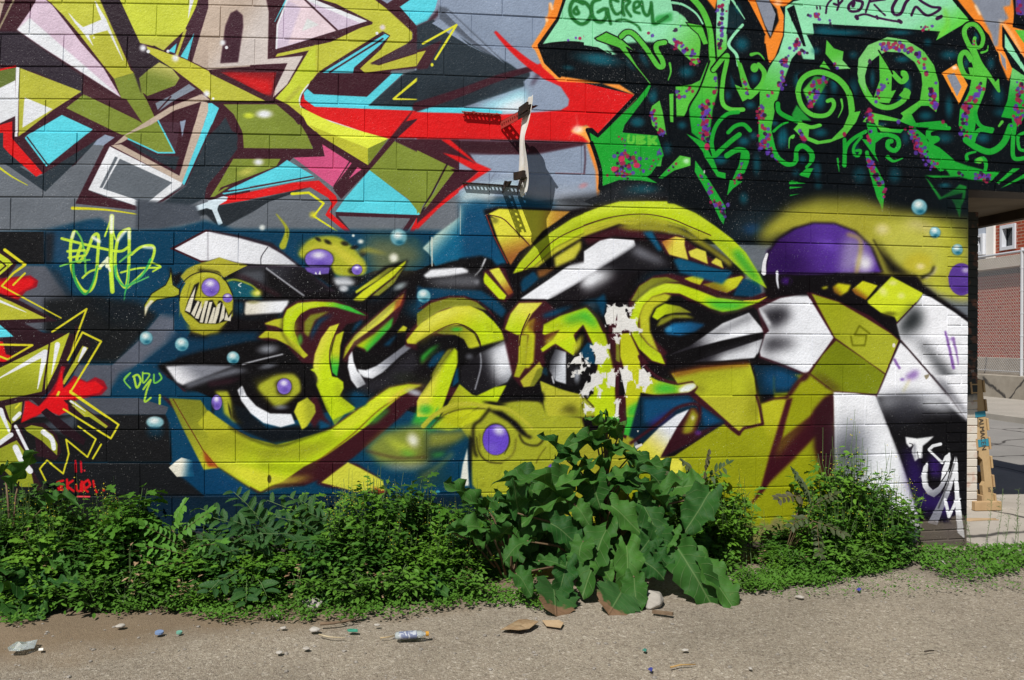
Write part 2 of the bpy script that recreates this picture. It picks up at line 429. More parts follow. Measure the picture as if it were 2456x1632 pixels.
    P(CY,'1515,428 1890,715 1995,850 1195,818 1280,700'); P(CY,'740,332 990,480 180,615 400,510 660,390'); L(MA,12,'980,485 190,630',sm=0); L(CY,12,'990,497 150,650',sm=0)
    P(RE,'185,680 400,630 800,545 1040,525 1200,670 1215,720 1140,820 1350,1010 1330,1040 1100,850 1160,740 1130,690 960,590 500,680 110,752 180,710')
    P((36,42,48),'100,760 500,690 960,585 620,720 180,940 90,960 130,920 85,790',1.2); P(GR,'960,590 1130,695 1160,745 1095,850 1170,930 1290,1030 160,990 560,730',1)
    P((205,222,232),'-2,715 160,675 185,685 90,760 85,800 135,925 100,945 35,800 0,790')
    L((224,214,36),26,'785,650 945,640 1085,740 990,860 1210,1000',w2=14,sm=0,soft=.9); B((224,210,40),985,845,55,50,.9,.8)
    P(MA,'1195,820 1990,850 2352,440 2352,600 1960,870 1870,1000 1340,1005 1200,870'); P(GR,'1220,858 1890,880 1800,1000 1340,1000',1); L(GR,10,'1890,885 1810,1000',sm=0)
    P(RE,'2352,580 2352,640 2010,900 1890,1060 1700,1030 1400,1030 1350,1010 1890,1010 1960,870 2200,730',1); P((212,60,46),'1330,1020 1880,1030 1700,1090 1480,1130 1390,1090',3)
    # x 1000-1600 sign area and red arrow
    T(1000,0)
    P(SL,'200,0 1300,0 1200,250 1080,440 1150,560 1100,600 700,600 440,440 200,160',g=((128,142,164),700,0,700,600))
    P((86,94,108),'200,60 280,80 860,620 600,480 210,180',3)
    P(NA,'0,250 150,190 600,480 1060,690 1060,760 1000,820 440,1010 0,1015',2); P(SL,'140,225 210,180 480,420 660,520 500,440',1); P(SL,'260,120 300,110 830,610 700,510 500,360',1,a=.9)
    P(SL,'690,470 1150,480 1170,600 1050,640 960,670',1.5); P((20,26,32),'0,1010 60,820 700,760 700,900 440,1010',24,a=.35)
    L(YE,20,'55,415 372,240 172,562',sm=0); B(YE,140,612,16,20,.2); P((66,34,44),'0,480 240,380 100,650 0,660',1.5); P((196,184,60),'0,500 85,480 0,620')
    P(SL,'1000,770 1090,700 1240,760 1350,830 1430,950 1400,1030 1050,1060 980,1000 1020,850',2,sm=0)
    P((150,215,230),'560,1000 800,930 960,850 1040,870 1000,1050 900,1060 600,1020',14); P(WH,'720,1020 900,950 1010,900 1040,1060 800,1050',16)
    P(CY,'0,1045 110,1015 560,1015 800,1050 800,1075 110,1065 0,1060',2)
    P(RE,'0,1060 110,1065 820,1080 1060,1065 1350,1040 1420,1000 1430,940 1350,820 1180,740 1060,650 1160,600 1250,720 1330,760 1900,780 2060,900 1690,1270 1590,1180 1480,1220 1630,1345 1000,1320 0,1310',2)
    L(MA,90,'0,1010 420,870 760,740 1080,650',w2=50,soft=1.5,sm=1); L((62,40,56),46,'1150,690 1080,800',w2=20,soft=6,a=.8)
    L(RE,26,'740,310 880,460 1060,610 1250,720',w2=90,soft=1.2)
    P(MA,'0,1310 1560,1340 1590,1370 1150,1450 900,1470 500,1450 300,1440 0,1420',4); P((48,26,34),'0,1340 1500,1350 1100,1420 400,1420',12,a=.6)
    T(1000,300)
    P(SL,'540,290 900,280 1120,290 1600,190 1660,250 1710,470 1700,680 1300,700 1100,720 420,470 690,430',2,g=((150,158,172),900,500,900,700))
    L(MA,14,'1575,200 1580,330 1570,460',soft=1.2,a=.8); L((150,90,100),8,'1575,462 1300,455',a=.7); L((58,50,54),8,'740,440 690,520',a=.2)
    P(MA,'0,140 300,145 500,280 600,430 540,440 300,240 0,230',2); P(MA,'0,220 360,420 590,430 200,760 0,950 0,860 60,820 350,440 0,240',1)
    P(OL,'0,240 360,415 290,420 0,840'); L(MD,16,'285,370 50,820',sm=0); P(OL,'300,440 350,440 100,760 60,780')
    P(RE,'225,140 310,140 480,290 560,360 700,420 480,560 300,690 0,990 0,930 300,660 440,560 580,440 480,400 240,265 400,300 560,370',1.2)
    P(GR,'460,320 480,330 560,360 500,340'); P((176,200,210),'400,640 560,560 950,520 950,620 720,620 500,740',10)
    P(GR,'0,1000 400,640 420,760 180,1010 60,1150 0,1040',3)
    B((202,110,110),1560,570,70,40,.9,.5,-20); B((196,206,214),900,470,180,40,.95,.25)
MI=(142,218,172);G1=(84,184,60);G2=(30,158,48);GD=(22,92,36);DK=(9,14,18);TE=(13,84,98);OR=(240,136,44);GY=(132,138,152);PUR=(54,22,58);YG=(204,226,60)
def mural_upper_right():
    T(1000,0)
    P(DK,'1350,0 5800,0 5800,2350 2750,2300 1560,1900 1720,1830 1700,1400 1600,1220 1690,1280 2050,900 1500,770 1330,720 1190,560 1140,430',1)
    for x,y,rx,ry,a in ((1700,560,330,90,.9),(1420,640,90,40,.6),(2050,590,120,60,.5),(2090,1140,90,50,.8),(2220,900,60,120,.6)): B(TE,x,y,rx,ry,.95,a,8)
    P((244,150,60),'1295,0 1390,0 1330,180 1145,430 1200,580 1340,720 1700,780 2060,905 1900,800 1330,770 1180,640 1110,480 1075,440 1200,250 1235,120 1240,30 1280,80',2)
    P(OR,'1300,0 1385,0 1330,180 1145,430 1090,440 1220,250',2); L((250,200,150),26,'1255,40 1270,90',soft=2); L((250,200,150),24,'1215,170 1220,200',soft=2)
    L(BK,36,'1390,0 1330,180 1150,432 1210,590 1340,718',sm=0)
    P(MI,'1400,0 2352,0 2352,500 1830,520 1700,450 1600,415 1400,400 1175,430 1330,200')
    L(BK,20,'1160,435 1300,410 1500,405 1700,450 1820,510')
    P((244,160,70),'2060,905 1700,1280 1600,1185 1500,1200 1440,1240 1560,1290 1640,1370 1700,1568 1740,1568 1650,1340 1600,1220 1640,1215 1700,1290 2060,930',3)
    B((250,236,220),1510,1220,80,60,.95,.9); L((250,236,225),26,'1780,1200 2020,950',soft=5,a=.9,w2=8); L((236,150,140),14,'1510,1220 1500,1080',soft=3,a=.7,w2=3); L((236,150,140),14,'1500,1220 1420,1310',soft=3,a=.7,w2=3)
    L(BK,36,'2100,860 1700,1285 1640,1225 1600,1225 1650,1340 1720,1600',sm=0)
    P(G2,'2200,800 2160,900 1950,1180 1930,1250 2260,1280 2310,1440 2290,1568 1720,1568 1640,1340 1620,1250 1700,1300 2060,950 2180,800',g=((62,176,58),2000,1100,2250,1350))
    P(DK,'2140,920 2000,1160 1930,1250 2200,1260 2300,1100'); B(TE,2080,1150,90,70,.9,.7)
    T(1000,300)
    P(OR,'1590,180 1640,180 1700,420 1720,600 1700,680 1690,650 1680,440',3); P(G2,'1640,180 2260,110 2318,290 2200,460 2160,490 2260,550 2100,525 1900,520 1745,575 1725,400',1)
    L(BK,36,'1640,170 1720,420 1720,600',sm=1); L((92,190,60),24,'1990,100 1985,160 2030,165 2035,110'); L((92,190,60),30,'2070,110 2070,180',sm=0); L((92,190,60),26,'2070,110 2130,120 2090,145 2140,165 2075,185'); L((92,190,60),30,'2180,110 2180,190 2240,120 2200,150 2245,180',sm=0)
    berries('1880,90 1930,130 1950,180 1960,220',16,13,14)
    berries('2000,260 1930,310 1960,360 2000,390 2080,380 1900,430 2050,430',95,22,55); berries('2150,310 2190,390 2270,290 2290,220',22,18,24); berries('1830,470 1900,470 1980,480',30,16,26)
    B((190,46,86),1920,320,36,34,.3); B((190,46,86),1850,415,34,30,.3); B((190,46,86),2060,380,36,30,.3); B((20,90,100),2000,640,150,50,.95,.6); B(TE,2050,620,240,60,.95,.5)
    P((34,36,40),'1280,700 1700,640 1900,540 2100,540 2352,640 2352,760 1900,740 1500,770',12,a=.8)
    T(1000,0)
    for x,y,r in ((1418,382,13),(1490,360,13),(1528,365,18),(1575,345,16),(1610,335,22),(1640,355,24),(1650,390,24),(1695,418,8),(2140,310,36),(2165,335,20),(2205,325,10),(2240,325,16),(2300,340,30)): B(PRNG.choice(((180,40,84),(106,68,180))),x,y,r,r,.3)
    T(1400,0)
    for x,y,rx,ry,a,an in ((150,560,160,70,.8,10),(420,580,60,120,.6,-40),(560,560,60,140,.6,-30),(950,680,120,90,.9,0),(1430,110,80,110,.7,0),(1480,420,110,110,.9,0),(1600,740,70,80,.8,0),(1400,760,50,140,.6,0),(1350,900,60,80,.6,0),(640,920,70,80,.7,0),(490,1150,100,70,.8,0),(920,1180,70,60,.8,0),(1560,990,80,60,.8,0),(1500,1330,90,70,.9,0),(1280,1500,110,60,.8,0),(1590,1280,60,60,.7,0),(1790,1160,50,50,.7,0),(1890,700,60,120,.6,10),(2100,700,90,60,.7,0),(2250,290,160,70,.9,0),(2220,900,80,140,.7,20),(1860,1300,60,140,.8,10),(2050,1500,60,60,.7,0),(780,1400,70,100,.6,0)): B(TE,x,y,rx,ry,.95,a,an)
    P(MI,'0,0 815,0 835,105 930,120 960,190 1000,240 1090,360 1095,430 1072,640 980,560 880,460 780,400 640,410 560,400 400,290 200,295 100,365 250,515 130,450 0,430',1,g=((92,186,64),700,250,1080,520))
    P(DK,'220,430 560,400 780,410 900,540 1075,640 1000,760 860,830 620,800 300,520',3); B(TE,960,680,110,90,.95,.9); B(TE,560,560,50,130,.9,.6,-30); B(TE,430,590,50,130,.9,.5,-35)
    P((40,150,60),'690,150 830,120 830,200 640,250 660,180',4,a=.8)
    P(G1,'100,365 210,305 350,370 520,520 400,450 500,620 640,800 615,800 560,730 420,560 330,460 120,385',ol=(BK,12))
    L(BK,66,'350,350 400,310 470,330 590,470 690,620 740,630 735,570 680,470 690,420 760,405'); L(G1,46,'350,350 400,310 470,330 590,470 690,620 740,630 735,570 680,470 690,420 760,405')
    L(G1,22,'805,600 815,680 790,760',w2=8); berries('850,410 900,420 960,470 1010,500 1040,560 1060,610',70,20,34); berries('600,330 740,345 900,270 960,300',10,20,14)
    L(BK,80,'1010,-20 1110,100 1180,280 1200,480 1215,660'); L(G1,56,'1010,-20 1110,100 1180,280 1200,480 1215,660')
    P((20,24,28),'830,20 960,60 1110,200 1100,270 960,180 850,90',2); L(MI,26,'830,30 930,50 1050,130 1115,230',w2=14); P(G1,'955,215 1110,245 1170,420 1120,430 1070,330 1000,270',ol=(BK,8))
    P(MI,'1250,0 1372,0 1350,250 1335,320 1385,360 1360,440 1290,520 1250,560 1240,330',1,g=((90,186,66),1290,200,1260,500)); berries('1270,50 1300,130 1285,220 1290,330 1270,440',60,20,30)
    P((18,40,46),'1360,40 1510,200 1400,330 1345,310',2); L(MI,24,'1390,0 1510,185',w2=8,sm=0)
    P(DK,'1345,320 1385,350 1490,240 1400,360 1370,450 1440,560 1500,760 1420,800 1340,600',2); L(MI,26,'1490,240 1395,350 1360,430 1430,520 1450,620',w2=30); P(G1,'1430,560 1480,600 1560,830 1640,880 1490,960 1415,800 1490,830',1)
    L(G1,34,'1570,520 1640,510 1700,575',w2=6); B(G1,1600,640,42,48,.2); L(G1,40,'1640,610 1695,690 1670,800 1560,910',w2=60); berries('1480,740 1530,820 1540,880',14,18,14)
    P(OR,'1535,0 1610,0 1700,260 1750,370 1830,200 1810,90 1745,20 1740,0 1960,0 1900,60 1850,70 1882,150 1872,340 1800,540 1740,612 1710,520 1695,420 1700,330',2); P(GY,'1612,0 1735,0 1760,50 1800,140 1755,350 1700,240'); B((252,220,190),1820,30,60,40,.9,.8); P(OR,'1155,0 1250,0 1230,95',2)
    L(BK,16,'1700,420 1720,560 1745,610 1800,560 1880,340 1885,150 1850,70',sm=0); L(BK,14,'1530,0 1700,330',sm=0)
    P(MI,'1890,70 1970,20 2060,0 2352,0 2352,225 2140,222 2155,330 2090,330 2165,480 2165,565 2050,562 2000,500 1950,560 1900,720 1850,830 1800,1000 1770,1160 1740,1260 1650,1000 1650,880 1740,640 1830,500 1880,340',1,g=((78,180,62),1950,450,1750,900))
    P(DK,'1905,90 1975,50 2085,440 2060,440'); P(DK,'2000,520 2040,510 2060,560 2170,570 2150,640 1990,640 1870,940 1890,1100 1800,1000 1850,830 1950,580',2)
    berries('1990,390 1990,480 1890,540 1890,620 1860,690 1870,760 1840,820',75,22,30); berries('2050,490 2100,500',9,18,16); berries('2120,150 2200,140 2230,190 2300,200',22,20,14); B(PUR,2185,75,10,26,.3); B(PUR,2215,75,10,26,.3)
    L(BK,70,'1820,980 1830,1050 1900,1100 2030,1150'); L(G2,44,'1820,980 1830,1050 1900,1100 2030,1150'); P(G1,'1640,1000 1770,1020 1760,1230 1800,1400 1850,1490 1640,1370',1,g=(G2,1650,1050,1750,1400)); berries('1650,1030 1660,1100 1690,1200 1740,1260 1690,1320 1660,1380 1760,1420 1800,1500',110,22,34); berries('1750,880 1720,920 1730,1000',6,18,18)
    L(G2,26,'1780,1240 1850,1180 1920,1150',w2=18); L(G2,40,'1800,1470 1900,1540 1980,1530 2000,1400 2060,1370 2130,1430 2140,1520',w2=34); L(G1,24,'1970,1280 1930,1310 1925,1400',w2=6); B(G1,1955,1290,22,20,.3)
    P(G1,'1190,640 1250,700 1260,860 1210,1030 1180,1280 1140,1360 1010,1250 985,1030 1080,840 1180,560',1.5,g=(G2,1200,700,1080,1300)); P(G1,'860,820 1010,800 1090,760 1160,590 1170,640 1080,840 980,1020 940,1100 870,1100',1,g=((70,170,54),900,850,1100,700)); L(BK,16,'1180,580 1080,850 980,1030 1000,1240 960,1260',sm=1)
    berries('880,860 900,920 960,860 1000,850',22,20,22); berries('1220,720 1235,800 1210,930',12,20,14); berries('1160,970 1120,1060 1150,1140 1130,1230 1160,1320',110,24,40)
    L(BK,66,'1215,660 1340,530 1300,780 1300,960 1370,1030 1495,1035'); L(G1,42,'1215,665 1345,525 1305,760 1300,960 1370,1030 1495,1035'); L(G2,36,'1450,1060 1340,1080 1240,1190 1200,1340 1225,1470',w2=40); L(G2,46,'1235,1460 1370,1340 1460,1270'); L(G2,36,'1355,1250 1420,1190 1500,1175 1560,1230',w2=40); L(G2,46,'1340,1465 1440,1410 1520,1430 1530,1500 1490,1580')
    P(G1,'620,1060 640,1000 710,950 740,1060 775,1270 700,1250 640,1180'); berries('660,1010 640,1080 660,1150 690,1220 740,1260',44,20,24); P(G1,'795,890 840,885 840,1155 805,1150'); L(BK,10,'795,890 805,1150',sm=0)
    P(G2,'960,1260 1130,1340 1200,1480 1200,1568 1080,1380'); B((176,40,84),1155,1380,30,40,.3)
    T(1400,300)
    P(G1,'700,500 900,290 1000,310 1000,385 850,430 740,505',1,g=(G2,920,320,740,500)); B((190,230,190),960,340,50,40,.95,.9); berries('900,325 840,385 780,430',9,18,10)
    P(G2,'1045,335 1130,450 1330,770 1330,850 1310,940 1270,880 1200,720 1040,440',1); berries('1095,480 1110,520',5,18,10); berries('1180,600 1200,660 1230,740 1280,760 1300,850',60,20,26); P(G2,'1130,270 1210,300 1260,440 1330,455 1330,510 1250,490 1120,280'); B((200,205,200),1130,440,10,22,.4)
    L(G2,48,'1500,250 1480,380 1440,470 1400,560'); P(G2,'1370,520 1490,535 1400,600 1345,665'); berries('1490,360 1460,460 1420,540',24,16,18); L(G2,40,'1240,290 1370,160 1460,90'); L(G2,46,'1340,295 1440,240 1520,260 1530,330 1490,440')
    for x,y,rx,ry,a in ((1500,690,70,90,.7),(1620,370,60,160,.7),(1280,340,80,60,.6),(560,600,220,70,.6),(1990,450,60,60,.5),(2200,570,60,60,.5)): B(TE,x,y,rx,ry,.95,a)
    P(G2,'2020,470 2090,410 2150,410 2110,500 2040,480'); L(G2,26,'2090,400 2150,330 2140,250 2060,210 2000,250 2000,340 1950,380 1870,350'); P(G2,'1930,530 2090,550 1930,560'); P(G2,'1935,582 2060,585 1935,602'); P(G2,'1935,660 2030,648 1940,668')
    T(1856,0)
    P(MI,'280,0 1690,0 1850,190 1520,385 1560,300 1070,265 360,225 372,332 255,120 250,60',1,g=((96,206,70),1450,100,1620,350)); B((180,214,190),1050,200,400,60,.95,.3)
    for s,w in (('540,0 500,50 485,130',18),('560,40 600,50 640,10',22),('600,0 605,60 590,100',18),('760,0 700,60 720,110 800,100 830,30 780,10',26),('750,30 740,60',34),('900,0 880,60 860,120',20),('900,20 960,10 1040,0',22),('940,50 1040,150',18),('1150,0 1110,80 1130,140 1190,130 1230,40 1260,0',30),('1290,150 1330,70 1400,130 1450,150 1520,120 1560,80 1480,70 1400,30 1360,0',24),('760,165 850,140 960,170 1100,200 1190,210',20),('770,160 780,180',34),('1170,200 1190,215',34),('1530,180 1570,160',34),('960,160 970,180',26)): L(PUR,w,s,soft=1)
    L((120,206,60),40,'1600,100 1630,230 1560,330',soft=6,a=.7); berries('1350,230 1400,270 1460,260 1480,240',14,18,14); berries('320,150 400,140 420,180 520,200',18,20,16); B(PUR,400,75,11,26,.3); B(PUR,430,75,11,26,.3)
    for x,y,rx,ry,a in ((620,310,330,50,.9),(1180,310,180,40,.8),(1440,400,60,60,.7),(1640,520,130,70,.8),(740,520,70,60,.6),(390,480,70,60,.6),(220,760,70,120,.7),(560,800,60,140,.8),(740,830,80,140,.6),(920,740,40,130,.7),(1200,560,110,50,.9),(1250,800,60,140,.8),(1190,940,60,60,.8),(430,960,80,120,.8),(430,1250,110,70,.8),(1420,1090,110,70,.8),(1000,1170,90,30,.6),(1640,1010,60,160,.8),(1900,340,40,80,.7),(1800,600,40,80,.7),(2030,600,60,90,.7),(2100,900,90,140,.7),(2130,1060,120,70,.6),(1960,1300,110,80,.8),(1600,1300,120,80,.7),(1230,1300,60,100,.6),(760,1400,60,110,.5),(80,1300,80,140,.8)): B(TE,x,y,rx,ry,.95,a)
    P(G1,'490,380 560,460 650,490 640,570 715,650 600,655 480,510',1,g=((128,206,120),600,480,660,640)); berries('560,600 585,640',6,18,8); P(G1,'415,650 465,575 535,670')
    L(BK,84,'260,730 340,690 450,680 600,750 700,880 735,1060'); L(G1,58,'730,1040 700,880 600,750 450,685 330,700 250,770 225,880 260,1000 340,1075 430,1095 510,1075 560,1000 545,945 500,955',w2=36)
    P(G1,'270,850 380,720 520,740 440,880 370,1000 340,1020',2,g=((40,120,46),300,900,470,760)); berries('470,740 420,800 350,860 400,900 340,950 340,1010',70,22,36)
    P(G1,'700,960 745,1060 812,1048 770,1150 660,1290 520,1345 400,1362 270,1310 180,1220 240,1150 330,1190 320,1290 420,1330 540,1310 650,1200 700,1080',1); L(G1,36,'240,1160 340,1200 430,1180',sm=1); berries('230,1240 260,1280 290,1320',20,22,18); berries('690,1220 660,1270',6,20,12); L(G1,22,'630,940 640,1020 600,1110',w2=6)
    P(DK,'165,1060 220,960 300,1080 330,1120 200,1130',6,a=.2); P((36,140,50),'165,1080 210,990 300,1090 350,1140 180,1130',2)
    L(G1,60,'815,760 870,880 960,985 1080,1015 1200,960 1260,880 1230,850',w2=40); P((120,196,110),'780,700 790,560 880,430 1060,355 1240,380 1400,480 1500,620 1545,780 1550,960 1520,1060 1450,1000 1370,940 1390,800 1380,700 1320,590 1200,500 1050,490 960,540 880,610 850,720 870,900 800,790',1,g=(G1,1050,360,1450,800))
    berries('990,440 1120,440 1230,450 1320,520 1390,580 1420,680',95,22,26); berries('1460,860 1500,920 1510,1000',50,24,28); berries('920,550 865,605 1190,400 1500,740 1490,790',7,20,8)
    P(G1,'985,480 1060,590 1105,680 1100,860 1145,850 1080,975 960,965 935,920 990,760'); berries('990,840 980,930 1060,760',30,20,24); L(G1,46,'1110,690 1190,770 1235,740 1215,690',w2=60); P(G1,'1170,900 1220,845 1275,850 1270,940 1200,920',1); L(BK,14,'980,480 1080,640 1110,700')
    P(G1,'1380,940 1500,1000 1380,1000 1290,1080 1330,1160 1560,1140 1620,1170 1645,1222 1300,1195 1190,1150 980,1130 975,1180 1100,1215 1220,1220 1190,1255 1000,1240 940,1160 830,1150 900,1060 1040,1090 1190,1130 1210,1095 1185,1070',1,g=(G2,1200,1050,1300,1200)); berries('1160,1150 1580,1160',6,20,10); berries('900,1040 880,1100 930,1100 860,1140',34,22,26)
    P(G2,'870,1160 960,1180 970,1250 1080,1250 950,1350 945,1430 980,1530 900,1420 820,1310 890,1320 880,1240'); berries('900,1220 880,1290 900,1340',20,20,12); L(G2,40,'970,1300 1050,1270 1150,1300 1170,1370 1130,1420 1070,1390 1070,1340 1100,1330',w2=46); L(G2,40,'1065,1480 1120,1520 1210,1490',w2=8); L(G2,34,'860,1240 740,1310 670,1400 660,1560',w2=40); L(G2,26,'820,1290 750,1380 750,1450 790,1470 810,1420 770,1420')
    P(G2,'1250,1240 1320,1200 1430,1290 1440,1360 1560,1568 1480,1568 1380,1430',1); berries('1280,1230 1330,1310 1360,1400 1400,1450 1480,1560',95,22,30); L(G2,40,'1640,1210 1520,1210 1450,1240 1460,1300 1530,1310 1470,1350 1490,1420 1600,1568',w2=60)
    P(OR,'1720,0 2240,0 2260,200 2352,240 2352,560 2250,640 2200,770 2090,520 2020,340 1840,160',2); P(GY,'1855,0 2225,0 2215,60 2150,70 2200,180 2120,230 2100,440 2060,440 2040,330 1930,120',3); P((240,160,80),'2090,470 2180,540 2190,680 2150,620',2); P(GY,'2120,500 2170,560 2180,670 2140,610',1); L(BK,36,'1690,0 1850,190 2000,340 2090,520 2110,680',sm=0); L((252,224,190),20,'1890,60 1930,140',soft=3); L((252,214,170),20,'2120,200 2230,330 2330,540',soft=4,a=.8)
    P(DK,'2140,240 2352,560 2352,700 2230,640 2140,440'); P(MI,'2165,320 2352,640 2352,690 2165,450'); P(DK,'2260,0 2352,0 2352,290 2240,260'); P((90,70,120),'2265,0 2352,0 2352,150 2270,140'); berries('2290,40 2310,120',26,22,26); P(G1,'2260,285 2352,290 2352,420')
    P((240,150,50),'1573,690 1710,603 1818,805 1735,985'); P(GY,'1620,712 1692,690 1758,822 1715,912'); B((250,224,200),1690,640,40,30,.9); L(BK,14,'1560,690 1730,1000',sm=0)
    L(BK,74,'1870,450 1790,330 1810,250 1890,245 1960,340 1950,430 1900,440'); L(G1,48,'1900,560 1790,340 1810,250 1890,240 1960,340 1950,430 1905,450 1880,400 1885,360',w2=30); L(G1,60,'1860,450 1930,600 2020,720 2110,860',w2=30); P(G1,'2110,740 2120,870 2050,800'); L(G1,46,'1870,735 1790,710 1745,600 1755,520 1800,500 1850,570',w2=50)
    P(G1,'1830,540 1920,590 2005,700 1980,860 1910,1040 1890,1180 1870,1320 1800,1330 1730,1180 1745,1030 1830,860 1850,760 1820,640 1870,640',1,g=(G2,1900,700,1800,1250)); berries('1920,790 1910,880 1850,960 1800,1040 1780,1130 1770,1230 1800,1310',100,24,34); L(G1,24,'1945,500 2000,480 2010,430',w2=6); berries('1870,380 1870,420',8,14,8)
    L(G2,60,'1800,1320 1900,1390 2030,1430 2150,1350 2220,1190'); L(G2,36,'1885,1060 1910,1150 1960,1200 2050,1220'); L(G2,40,'2040,1240 1930,1225 1880,1290 1870,1330'); P(G2,'2235,640 2352,720 2352,1100 2240,1280 2230,1120 2130,1105 2190,950',1,g=((110,200,110),2250,1000,2260,680)); berries('2300,760 2310,900 2280,1010 2290,1100 2255,1200',90,22,34); L(G2,40,'2260,1180 2240,1350 2250,1490 2352,1490'); L(G2,30,'2352,1250 2290,1290 2300,1400 2352,1420'); L(G1,20,'2110,1190 2140,1150',w2=30)
    T(1856,300)
    P(G2,'1420,100 1540,240 1660,330 1800,380 1990,430 2010,520 1850,520 1740,490 1500,500 1410,475 1650,480 1500,250',2); P(G2,'1500,190 1560,220 1700,340 1690,400 1640,330 1500,230'); P(G2,'1250,60 1330,30 1440,150 1470,230 1600,430 1560,440 1480,370 1330,180',1); berries('1280,50 1330,120 1360,210 1400,260 1480,350',90,22,30); L(G2,22,'1550,250 1640,350 1650,440',w2=10)
    P(G2,'1990,440 2125,440 2030,540 1850,520'); berries('1880,495 1960,480 2010,500',50,22,22); berries('1740,450 1760,480',7,22,12); P(G2,'2240,410 2310,410 2110,555 2090,545'); P(G2,'2352,460 2352,500 2120,600'); L(G2,36,'1810,330 1810,280 1890,255',w2=20); L(G2,46,'1900,340 1960,320 1990,370 1980,440',w2=30); B(G1,1925,335,40,34,.3); L(G2,36,'870,260 880,350 950,500 1010,800',w2=6,sm=0)
    P(G2,'865,260 900,290 1040,550 1020,800 960,680 880,400'); berries('880,330 920,390 940,470 980,540 1010,590 1020,700',75,22,24); L(G2,36,'660,140 660,300 665,390',w2=20); L(G2,20,'595,320 610,440',w2=6); L(G2,34,'0,250 60,340 130,380 200,350 215,240 270,210 340,270 340,350',w2=30); P(G2,'245,480 300,410 370,410 320,500'); P(G2,'140,555 160,525 300,550'); P(G2,'145,583 280,585 145,603'); P(G2,'145,665 245,648 150,670')
    P(G2,'1410,475 1480,560 1570,680 1700,600 1740,560 1805,580 1790,700 1760,760 1740,880 1700,760 1665,700 1760,700 1770,640 1590,690 1550,705',1.5); B(TE,1600,570,90,40,.9,.9); B((30,110,120),1600,565,40,20,.9,.5); B(TE,400,430,60,120,.8,.6); B(TE,800,470,100,120,.8,.5); B(TE,1130,470,90,120,.9,.6)
    # writing on the mint panel: OG CREW
    T(1000,0)
    for s,w in (('1560,40 1480,10 1440,70 1450,160 1530,230 1600,210 1640,120 1590,40 1540,20',34),('1500,90 1520,130 1490,140 1470,110 1500,70',26),('1720,0 1650,30 1640,130 1680,200 1740,210 1780,160 1770,90 1700,120',34),('1790,90 1800,150 1820,230',28),
                ('1890,20 1820,0 1830,80 1870,140 1920,120',28),('1940,0 1930,90 1945,150',28),('1940,10 2000,20 1960,80 2010,160',26),('2040,90 2090,60 2080,20 2040,40 2040,110 2090,130',26),('2110,20 2130,120 2170,150 2200,60',28),('2200,30 2210,140 2230,230 2352,160',30),('1870,200 1950,190 2060,240 2100,290',20)):
        L(GD,w,s,soft=1.2); L((40,128,48),w*.45,s,soft=1.5,a=.7)
Y1=(192,206,24);Y2=(216,206,66);Y3=(168,165,42);Y4=(126,124,34);M2=(58,20,28);BL=(7,58,86);BD=(9,34,50);PU=(122,98,190);PD=(46,16,80);GN=(54,172,52);WB=(228,230,236);K2=(12,10,12)
def eye(x,y,rx,ry):
    B((22,16,24),x,y,rx*1.12,ry*1.1,.25); B(PU,x,y,rx,ry,.12); B((86,62,160),x+rx*.1,y+ry*.45,rx*.7,ry*.45,.9,.7); B((226,222,236),x-rx*.05,y-ry*.4,rx*.75,ry*.55,.95,.95)
def bubble(x,y,r):
    B((10,60,84),x,y+r*.12,r*1.15,r*1.1,.5,.8); B((106,164,176),x,y,r,r,.25); B((14,88,112),x+r*.15,y+r*.55,r*.75,r*.42,.9,.85); B((224,232,228),x-r*.1,y-r*.3,r*.85,r*.7,.9,.95)
